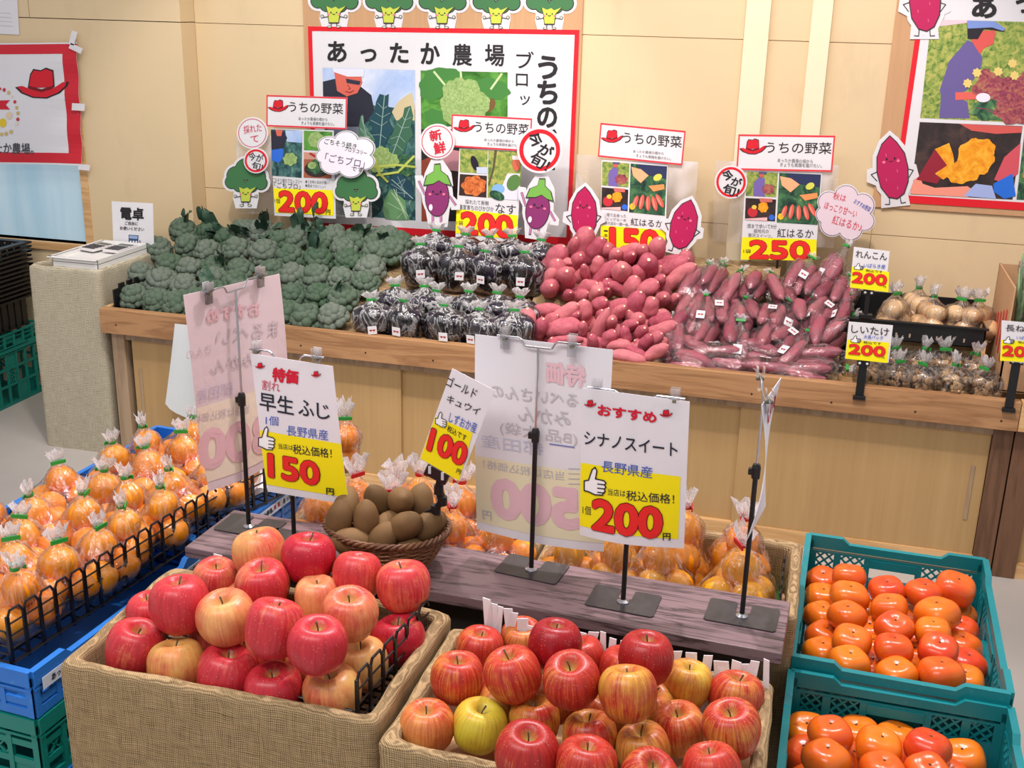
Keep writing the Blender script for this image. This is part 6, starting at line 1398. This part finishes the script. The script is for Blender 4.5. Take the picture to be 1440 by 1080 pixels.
TI = [(167, 617), (214, 622), (255, 611), (96, 650), (136, 664), (262, 650), (233, 688), (53, 694), (103, 699), (25, 724), (179, 717), (132, 749), (81, 756), (18, 762), (-25, 700), (-45, 762), (180, 676), (262, 583), (205, 600), (290, 640), (40, 800), (320, 628)]
pos = [at_z(a, b, .728 + (.014 if b < 660 else 0)) for a, b in TI]
fx = lambda y_: -1.203 + .115 * (y_ - 1.352) - .054
pos = [np.array([min(p[0], fx(p[1])), p[1], p[2]]) for p in pos]
pos = relax(pos, [.046] * len(pos), 40, None, None, .05)
for p in pos: p.x = min(p.x, fx(p.y) + .01)
lab = rowlabels(TI, 6, 'bag of mandarins, %s from left in the %s row of the left display')
for i, p in enumerate(pos):
    kd = (M5, M6)[i % 2]; o = kd.place('mandarin_bag', (p.x, p.y, max(.618, p.z - .114)), (R.uniform(-.16, .1), R.uniform(-.12, .12), R.uniform(0, 6)), lab[i], 'mandarin bag', 'mandarin bags on the left display', R.uniform(.93, 1.0))
up = citrus_kind([(0, 0, .03), (.002, 0, .084)], MAND, 'mandarin', .0315, .135, M_GTAPE, 21, .045, .016)
q = at_y(485, 600, 2.24); up.place('mandarin_bag', (q[0], 2.24, .615), (0, 0, .4), 'tall narrow bag of two mandarins in the far corner of the left basket', 'mandarin bag')
for i, (px, py, y, kd) in enumerate([(500, 668, 1.93, R6), (553, 690, 1.88, R6), (590, 672, 1.97, R6), (638, 735, 1.84, R5), (650, 680, 1.95, R5), (700, 735, 1.84, R6), (450, 712, 1.84, R5), (690, 690, 1.98, R6), (560, 700, 2.02, R5)]):
    q = at_y(px, py, y); kd.place('mandarin_bag', (q[0], y, max(.574, min(.64, q[2] - .07))), (0, 0, R.uniform(0, 6)), 'red taped bag of mandarins, ' + ['second from the left at the front', 'right behind the kiwi basket', 'behind the kiwi price card, at its left', 'just right of the kiwi basket', 'right behind the kiwi price card', 'behind the lower half of the large plain price sheet', 'leftmost, beside the kiwi basket', 'behind the upper half of the large plain price sheet', 'farthest, behind the kiwi basket'][i], 'mandarin bag', 'mandarin bags with red tape', 1.0)
for i, (px, py, y, kd, zb) in enumerate([(800, 775, 1.84, Y9, .58), (866, 782, 1.86, Y9, .58), (928, 776, 1.87, Y9, .58), (962, 745, 1.98, Y6, .58), (1042, 800, 1.86, Y9, .58), (1046, 740, 1.96, Y6, .58), (870, 760, 2.0, Y9, .58)]):
    q = at_y(px, py, y); kd.place('citrus_bag', (q[0], y, zb), (0, 0, R.uniform(0, 6)), 'bag of yellow citrus fruit, ' + ['leftmost in the right burlap box', 'behind the lower half of the bright 200 yen sheet', 'right of the middle of the 200 yen sheet', 'tall one just right of the 200 yen sheet', 'behind the pole of the rightmost stand', 'tall one behind the rightmost stand', 'at the back behind the 200 yen sheet'][i], 'citrus bag', 'citrus bags in the right burlap box', 1.14 if i == 4 else 1.06)
# ---- kiwi basket
KB = (-.680, 1.700, .702)
o = empty('wicker_basket', KB, 'brown wicker basket of kiwis on the wooden plank', 'basket'); n = 24
st = MB(); wv = MB(); rimm = MB()
pr_ = lambda t: (.070 + .040 * t ** .8, .056 + .032 * t ** .8, .002 + .070 * t)
for i in range(n):
    a = 2 * PI * i / n; st.tube([(pr_(t)[0] * math.cos(a), pr_(t)[1] * math.sin(a), pr_(t)[2]) for t in (0, .25, .5, .75, 1)], .0018, 5)
for rw in range(15):
    t = (rw + .4) / 15.4; ra, rb, z = pr_(t); N_ = n * 4
    wv.tube([((ra + .0026 * math.cos(n / 2 * a + rw * PI)) * math.cos(a), (rb + .0026 * math.cos(n / 2 * a + rw * PI)) * math.sin(a), z + .0008 * math.sin(n * a)) for a in [2 * PI * i / N_ for i in range(N_)]], .0022, 5, True)
for ph_ in (0, 2 * PI / 3, 4 * PI / 3):
    N_ = 130; rimm.tube([((.111 + .0034 * math.cos(18 * a + ph_)) * math.cos(a), (.089 + .0034 * math.cos(18 * a + ph_)) * math.sin(a), .074 + .0034 * math.sin(18 * a + ph_)) for a in [2 * PI * i / N_ for i in range(N_)]], .003, 6, True)
st.build('stake', M_WICKER, o); wv.build('woven_wall', M_WICKER, o); rimm.build('braided_rim', M_WICKER, o)
MB().lathe([(0, 0), (.07, 0), (.07, .004), (0, .004)], 24, (0, 0, 0), lambda r, z, a: (r * (1 - .2 * math.sin(a) ** 2), z)).build('basket_floor', M_WICKER, o)
kiw = []
for s_ in range(2):
    pr = profile([(0, .041), (.003, .0405), (.009, .037), (.019, .026), (.025, .006), (.0245, -.012), (.018, -.028), (.008, -.035), (0, -.036)], 18); kiw.append(MB().lathe(pr, 20, (0, 0, 0), lambda r, z, a: (r * (1 + .04 * math.cos(2 * a + s_)), z)).mesh('kiwi_fruit', M_KIWI, True))
KW = [(478, 734, .786, .0), (514, 734, .786, .0), (487, 712, .79, .7), (533, 706, .80, .4), (564, 708, .806, 1.0), (588, 708, .795, .2), (571, 745, .784, .9), (601, 740, .782, 1.2), (547, 737, .775, 1.4), (541, 757, .766, .6), (496, 758, .764, 1.3), (570, 770, .752, 1.0), (520, 752, .75, .4), (545, 722, .76, .9), (595, 722, .76, .5)]
pos = relax([at_z(a, b, z) for a, b, z, _ in KW], [.0235] * len(KW), 50, None, None, .06); lab = rowlabels([(a, b) for a, b, *_ in KW], 4, 'brown kiwi, %s from the left in the %s row of the wicker basket')
for i, p in enumerate(pos):
    t = KW[i][3]; o = inst('kiwi_fruit', kiw[i % 2], None, p, (-.15 + R.uniform(-.2, .2), t * (1 if i % 2 else -1), R.uniform(0, 6)), .95); tag(o, lab[i], 'kiwi', 'kiwis in the wicker basket')
# kiwi card held by a jointed black clip arm on the basket rim
sh = sheet_px((636, 518), (696, 549), (590, 645), 1.70); o = sh.base('price_card', M_PAPER, .0008); tag(o, 'tilted price card for gold kiwi at 100 yen above the wicker basket', 'price card')
k = K(600, 460, 3.6)
sh.poly([k(45, 452), k(234, 534), k(165, 778), k(-32, 664)], YEL(), 1, 'price_band')
for t, a_, b_, c_, m in [('ゴールド', (112, 244), (262, 314), (96, 292), K_()), ('キュウイ', (112, 340), (276, 410), (98, 376), K_()), ('しずおか産', (122, 428), (260, 486), (110, 478), BLU()), ('税込です', (110, 494), (206, 546), (102, 524), K_())]: sh.text(t, k(*a_), k(*b_), k(*c_), m, 2, .006)
price(sh, k, '100', (32, 512), (212, 598), (6, 616), ((158, 712), (178, 722), (150, 734))); thumb(sh, *k(46, 418), 16, 21, lean=.3); sh.finish()
def ar(pts, w, mb):
    for a, b in zip(pts[:-1], pts[1:]): mb.bar(a, b, w, w)
P = [at_y(a, b, 1.712) for a, b in ((620, 668), (617, 688), (622, 704), (613, 716), (600, 722))]
mb = MB(); ar([Vector(p) for p in P], .011, mb)
for p in P[1:4]: mb.lathe([(0, -.008), (.0085, -.008), (.0085, .008), (0, .008)], 12, tuple(p))
a, b = Vector(at_y(600, 658, 1.706)), Vector(at_y(630, 674, 1.706)); mb.bar(a, b, .012, .02)
o = mb.build('jointed_card_holder', M_BLACK, None, tuple(P[-1])); tag(o, 'black jointed clip arm holding the tilted kiwi card on the basket rim', 'clip arm')
cm = MB()
for (x, y) in ((604, 661), (622, 670)): q = Vector(at_y(x, y, 1.699)); cm.box(q.x - .0025, q.y, q.z - .007, q.x + .0025, q.y + .004, q.z + .007)
cm.build('grip', ink(200, 200, 204), o, tuple(P[-1]))
MB().box(-.012, -.002, 0, .012, .002, .03).build('x', M_BLACK) if False else None
# ---- tall price stands
def stand(bx, by, zj, zt, hw, yaw, label, plate_rot=-.03, dip=.012, clips=(-.8, .8)):
    z0 = .7003; o = empty('price_stand', (bx, by, z0), label, 'price stand')
    nx, ny = .058, .038
    pl_ = [(-nx, -ny * .9), (-nx + .004, -ny), (nx - .004, -ny), (nx, -ny * .9), (nx, ny * .9), (nx - .004, ny), (.016, ny), (.012, ny - .004), (.012, .008), (.006, .003), (-.006, .003), (-.012, .008), (-.012, ny - .004), (-.016, ny), (-nx + .004, ny), (-nx, ny * .9)]
    b_ = MB().prism(pl_, 0, .0022).build('base_plate', M_STEEL, o); b_.location = (0, .006, 0); b_.rotation_euler = (0, 0, plate_rot)
    MB().lathe([(.0105, .0022), (.0105, .004), (.006, .0065), (.0045, .0075)], 14).build('collar', M_CHROME, o)
    MB().tube([(0, 0, .004), (0, 0, zj - z0)], .0042, 10).build('lower_pole', M_BLACK, o)
    j = MB().lathe([(.0, -.012), (.0068, -.012), (.0072, .006), (.0055, .012), (0, .012)], 10, (0, 0, zj - z0)); j.box(-.012, -.004, zj - z0 - .006, -.004, .004, zj - z0 + .004); j.build('height_clamp', M_BLACK, o)
    MB().tube([(0, 0, zj - z0), (0, 0, zt - z0 - dip)], .0022, 8).build('upper_rod', M_CHROME, o)
    c, s_ = math.cos(yaw), math.sin(yaw); H = lambda u, z: (u * c, u * s_, zt - z0 + z)
    MB().tube([H(-hw, 0), H(-.034, 0), H(-.029, -.003), H(-.024, -dip), H(-.018, -dip - .001), H(.018, -dip - .001), H(.024, -dip), H(.029, -.003), H(.034, 0), H(hw, 0)], .0018, 8).build('wire_hanger', M_CHROME, o)
    for u in clips:
        cl = MB(); p = H(u * hw, 0)
        for sg in (-1, 1):
            cl.add([], []); n0 = len(cl.v); cl.box(-.0075, sg * .0012 - .0012, -.022, .0075, sg * .0012 + .0012, .002); cl.box(-.0075, sg * .005 - .0012, .0, .0075, sg * .005 + .0012, .016); cl.box(-.0075, min(sg * .0012, sg * .005), -.001, .0075, max(sg * .0012, sg * .005), .002)
        cl.xf(0, Matrix.Translation(p) @ Matrix.Rotation(yaw, 4, 'Z')); cl = cl.build('clip', M_CLEAR, o)
        cb_ = MB().box(-.003, -.0062, -.004, .003, .0062, .0005); cb_.xf(0, Matrix.Translation((p[0], p[1], p[2] - .002)) @ Matrix.Rotation(yaw, 4, 'Z')); cb_.build('clip_spring', simple('clip_spring', (120, 112, 92), .4), cl)
    return o
YAW1 = math.atan2(.170, .032)
def hz(px, py, y): return float(at_y(px, py, y)[2])
ps = [at_z(*q, .7) for q in ((350, 742), (414, 764), (747, 803), (876, 848), (1043, 868))]
stand(ps[0][0], ps[0][1], hz(345, 562, ps[0][1]), hz(330, 398, ps[0][1]), .088, YAW1, 'price stand at the far left of the plank, holding a sheet seen from behind')
stand(ps[1][0], ps[1][1], hz(410, 640, ps[1][1]), hz(405, 497, ps[1][1]), .072, -.03, 'price stand behind the 150 yen sheet', -.03)
stand(ps[2][0], ps[2][1], hz(752, 612, ps[2][1]), hz(757, 478, ps[2][1]), .072, -.04, 'price stand with the large pale sheet seen from behind, in the middle of the plank', -.12)
stand(ps[3][0], ps[3][1], hz(884, 690, ps[3][1]), hz(893, 553, ps[3][1]), .078, -.04, 'price stand behind the bright 200 yen sheet', -.06)
stand(ps[4][0], ps[4][1], hz(1060, 662, ps[4][1]), hz(1074, 545, ps[4][1]), .07, 1.75, 'rightmost price stand, its sheet seen edge on', -.06)
def sheet_common(sh, k, body): pass
# 150 yen sheet
y = ps[1][1] - .008
sh = sheet_px((352, 497), (468, 515), (378, 690), y, lambda a, b: .006 * math.sin(2.4 * b + 1.2 * a) * b)
o = sh.base('price_sheet', M_PAPER, .0007, 8, 10); tag(o, 'white and yellow price sheet for early apples at 150 yen', 'price sheet')
k = K(250, 380, 3.6); G = ('lettering',)
nv = lambda: ink(40, 44, 58)
for t, a_, b_, c_, m, bd in [('特価', (486, 492), (612, 508), (482, 558), ink(214, 30, 56), .05), ('割れ', (430, 552), (522, 566), (428, 602), ink(206, 70, 90), .0), ('早生', (416, 612), (588, 642), (420, 702), nv(), .012), ('ふ', (612, 650), (690, 662), (616, 728), nv(), .012), ('じ', (706, 668), (770, 680), (710, 744), nv(), .012), ('1個', (450, 732), (514, 738), (450, 778), BLU(), .0), ('長野県産', (556, 780), (764, 806), (558, 832), BLU(), .0)]: sh.text(t, k(*a_), k(*b_), k(*c_), m, 2, bd)
sh.rect(.0, .545, 1, .945, YEL(), 1, 'price_band', nx=8, ny=5)
sh.text('当店は', k(514, 870), k(588, 880), k(516, 898), nv(), 2); sh.text('税込価格！', k(588, 876), k(782, 900), k(590, 924), nv(), 2, .006)
price(sh, k, '150', (468, 924), (716, 972), (472, 1036), None); sh.text('円', (460, 685), (470, 686.5), (460, 694.5), K_(), 4, .03)
thumb(sh, *k(416, 780), 23, 32, lean=.15)
hat(sh, *k(418, 482), 13, 2); hat(sh, *k(702, 524), 13, 2); sh.finish()
# 200 yen sheet
y = ps[3][1] - .008
sh = sheet_px((818, 545), (970, 565), (815, 752), y, lambda a, b: .014 * math.sin(3.2 * a + .4) * b * b - .006 * b)
o = sh.base('price_sheet', M_PAPER, .0007, 12, 10); tag(o, 'white and yellow price sheet for sweet apples at 200 yen', 'price sheet')
k = K(600, 460, 3.6)
for t, a_, b_, c_, m, bd in [('おすすめ', (868, 392), (1162, 432), (868, 444), ink(214, 30, 56), .05), ('シナノスイート', (798, 526), (1270, 590), (798, 592), nv(), .014), ('長野県産', (888, 672), (1144, 708), (886, 730), BLU(), .004)]: sh.text(t, k(*a_), k(*b_), k(*c_), m, 2, bd)
sh.rect(.0, .50, .945, .935, YEL(), 1, 'price_band', nx=12, ny=6)
sh.text('当店は', k(918, 812), k(1008, 822), k(918, 846), nv(), 2); sh.text('税込価格！', k(1012, 822), k(1252, 850), k(1012, 872), nv(), 2, .006); sh.text('1個', k(790, 900), k(832, 906), k(790, 944), nv(), 2)
price(sh, k, '200', (848, 868), (1188, 920), (846, 1012)); k2 = K(600, 700, 3.6); sh.text('円', k2(1196, 180), k2(1232, 184), k2(1196, 216), K_(), 4, .03)
thumb(sh, *k(798, 702), 31, 38, lean=.1)
hat(sh, *k(828, 386), 16, 2); hat(sh, *k(1212, 436), 17, 2); sh.finish()
# the sheets seen from behind: the print shows through the thin paper, mirrored and pale
PK = lambda: ink(236, 196, 204)
GR = lambda: ink(200, 196, 200)
LB = lambda: ink(206, 208, 226)
M_PALEYEL = ink(240, 232, 196)
def rev(sh, t, x0, y0, x1, y1, h, m, bd=0.0, L=2): sh.text(t, (x1, y1), (x0, y0), (x1, y1 + h), m, L, bd, 'show_through_print')
y = ps[2][1] + .0075
sh = sheet_px((668, 470), (862, 492), (664, 753), y, lambda a, b: -.020 * b * b * (1 - math.sin(2.6 * a)) - .008 * b)
o = sh.base('price_sheet', M_PAPER, .0007, 10, 12); tag(o, 'large white price sheet seen from behind, print showing through mirrored', 'price sheet')
k = K(600, 460, 3.6)
def rv(t, x0, y0, x1, y1, h, m, bd=0.0): a_, b_ = k(x0, y0), k(x1, y1); rev(sh, t, a_[0], a_[1], b_[0], b_[1], h / 3.6, m, bd)
sh.rect(.0, .60, 1, .955, M_PALEYEL, 1, 'price_band', nx=10, ny=6)
rv('特価', 608, 170, 800, 196, 110, PK(), .05); rv('まるべいさんの', 322, 290, 840, 350, 66, GR(), .012); rv('みかん', 460, 400, 726, 430, 76, GR(), .012); rv('(B品 大袋)', 366, 478, 760, 536, 74, GR(), .0); rv('都田産', 270, 548, 590, 588, 68, LB()); rv('当店は税込価格！', 276, 680, 694, 736, 46, GR()); rv('500', 326, 782, 760, 836, 190, PK(), .085); rv('円', 266, 948, 314, 954, 46, GR(), .02)
sh.line([k(622, 594), k(744, 612)], 1.8, ink(120, 130, 190), 2, 'show_through_print')
c = k(850, 730)
for i in range(4): sh.line([k(716, 720 + i * 26), k(770, 722 + i * 26)], 1.2, GR(), 2, 'show_through_print')
hat(sh, *k(876, 236), 13, 2) if False else None
sh.finish()
# far left sheet, turned away
d1 = np.array([math.cos(YAW1), math.sin(YAW1), 0]); n1 = np.array([d1[1], -d1[0], 0]); n1 = n1 * (-1 if n1 @ (EYE - ps[0]) > 0 else 1); o1 = ps[0] + n1 * .007
pl1 = lambda q: on_plane(q[0], q[1], o1, n1)
T0, T1, T2 = pl1((258, 415)), pl1((393, 385)), pl1((301, 693))
sh = Sheet(T0, T1 - T0, T2 - T0, lambda a, b: -.010 * (1 + math.sin(5 * a + 3 * b)) * b)
o = sh.base('price_sheet', m_paper('pinkish_paper', (244, 226, 228), .3), .0007, 10, 12); tag(o, 'pinkish price sheet at far left seen from behind, print showing through mirrored', 'price sheet')
k = K(250, 380, 3.6)
PK2 = lambda: ink(232, 186, 190); GR2 = lambda: ink(212, 194, 198)
def rv(t, x0, y0, x1, y1, h, m, bd=0.0): a_, b_ = k(x0, y0), k(x1, y1); rev(sh, t, a_[0], a_[1], b_[0], b_[1], h / 3.6, m, bd)
sh.rect(0, .56, 1, .95, ink(240, 222, 200), 1, 'price_band', nx=10, ny=6)
rv('おすすめ', 150, 200, 410, 160, 66, PK2(), .05); rv('まるべい', 200, 300, 506, 250, 78, GR2(), .01); rv('さんの', 50, 410, 180, 372, 46, GR2(), .0); rv('みかん', 180, 460, 390, 410, 66, GR2(), .01); rv('都田産', 116, 610, 286, 562, 64, ink(206, 190, 206)); rv('当店は税込価格！', 92, 740, 360, 676, 46, GR2()); rv('300', 140, 830, 460, 730, 176, PK2(), .08); rv('円', 140, 1040, 162, 1036, 26, GR2())
for q in (k(104, 236), k(450, 160)): hs = None
sh.finish()
# rightmost sheet, edge on, curling
b5 = ps[4]; d5 = np.array([.14, .99, 0]); d5 /= np.linalg.norm(d5)
O5 = np.array([b5[0] + .012, b5[1], hz(1074, 545, b5[1]) - .004]) + d5 * .075
sh = Sheet(O5, -d5 * .15, np.array([.0, 0, -.225]), lambda a, b: .026 * math.sin(PI * b) * (a - .35) - .004 * b)
o = sh.base('price_sheet', M_PAPER, .0007, 10, 12); tag(o, 'curling white price sheet seen edge on at the rightmost stand', 'price sheet')
sh.text('おすすめ', (.8, .06), (.22, .06), (.8, .17), ink(214, 30, 56), 2, .05, 'lettering', False); sh.finish()
# ---- stacks at the far left by the wall
BC = crate_mesh(.40, .58, .30, 'rib', M_GREEN, 'plastic_crate')
for z, nm in ((.0, 'bottom'), (.245, 'top')):
    o = crate(BC, -3.395, 3.73, z, .0, 'green plastic crate under the black baskets at the far left, %s of two' % nm); o.scale = (1, 1, .8 if z == 0 else .2)
def nest_mesh():
    mb = MB(); w, d, h = .40, .55, .13
    for s_ in (-1, 1):
        for i in range(12): mb.box(s_ * (w / 2 - .03) - .002, -d / 2 + .03 + i * (d - .06) / 12, 0, s_ * (w / 2 - .03) + .002, -d / 2 + .03 + i * (d - .06) / 12 + .03, h)
        for i in range(9): mb.box(-w / 2 + .03 + i * (w - .06) / 9, s_ * (d / 2 - .03) - .002, 0, -w / 2 + .03 + i * (w - .06) / 9 + .028, s_ * (d / 2 - .03) + .002, h)
        mb.box(s_ * (w / 2) - .03 * (s_ > 0), -d / 2, h - .008, s_ * (w / 2) + .03 * (s_ < 0), d / 2, h); mb.box(-w / 2, s_ * (d / 2) - .03 * (s_ > 0), h - .008, w / 2, s_ * (d / 2) + .03 * (s_ < 0), h)
    mb.box(-w / 2 + .03, -d / 2 + .03, 0, w / 2 - .03, d / 2 - .03, .004)
    return mb.mesh('shopping_basket', M_BLACK)
NB = nest_mesh()
for i in range(13):
    o = inst('shopping_basket', NB, None, (-3.385 + R.uniform(-.004, .004), 3.73 + R.uniform(-.006, .006), .308 + i * .0185), (0, 0, R.uniform(-.012, .012)))
    tag(o, 'black plastic basket, %s from the bottom of the nested stack' % ORD[i], 'basket', 'nested black baskets at far left')
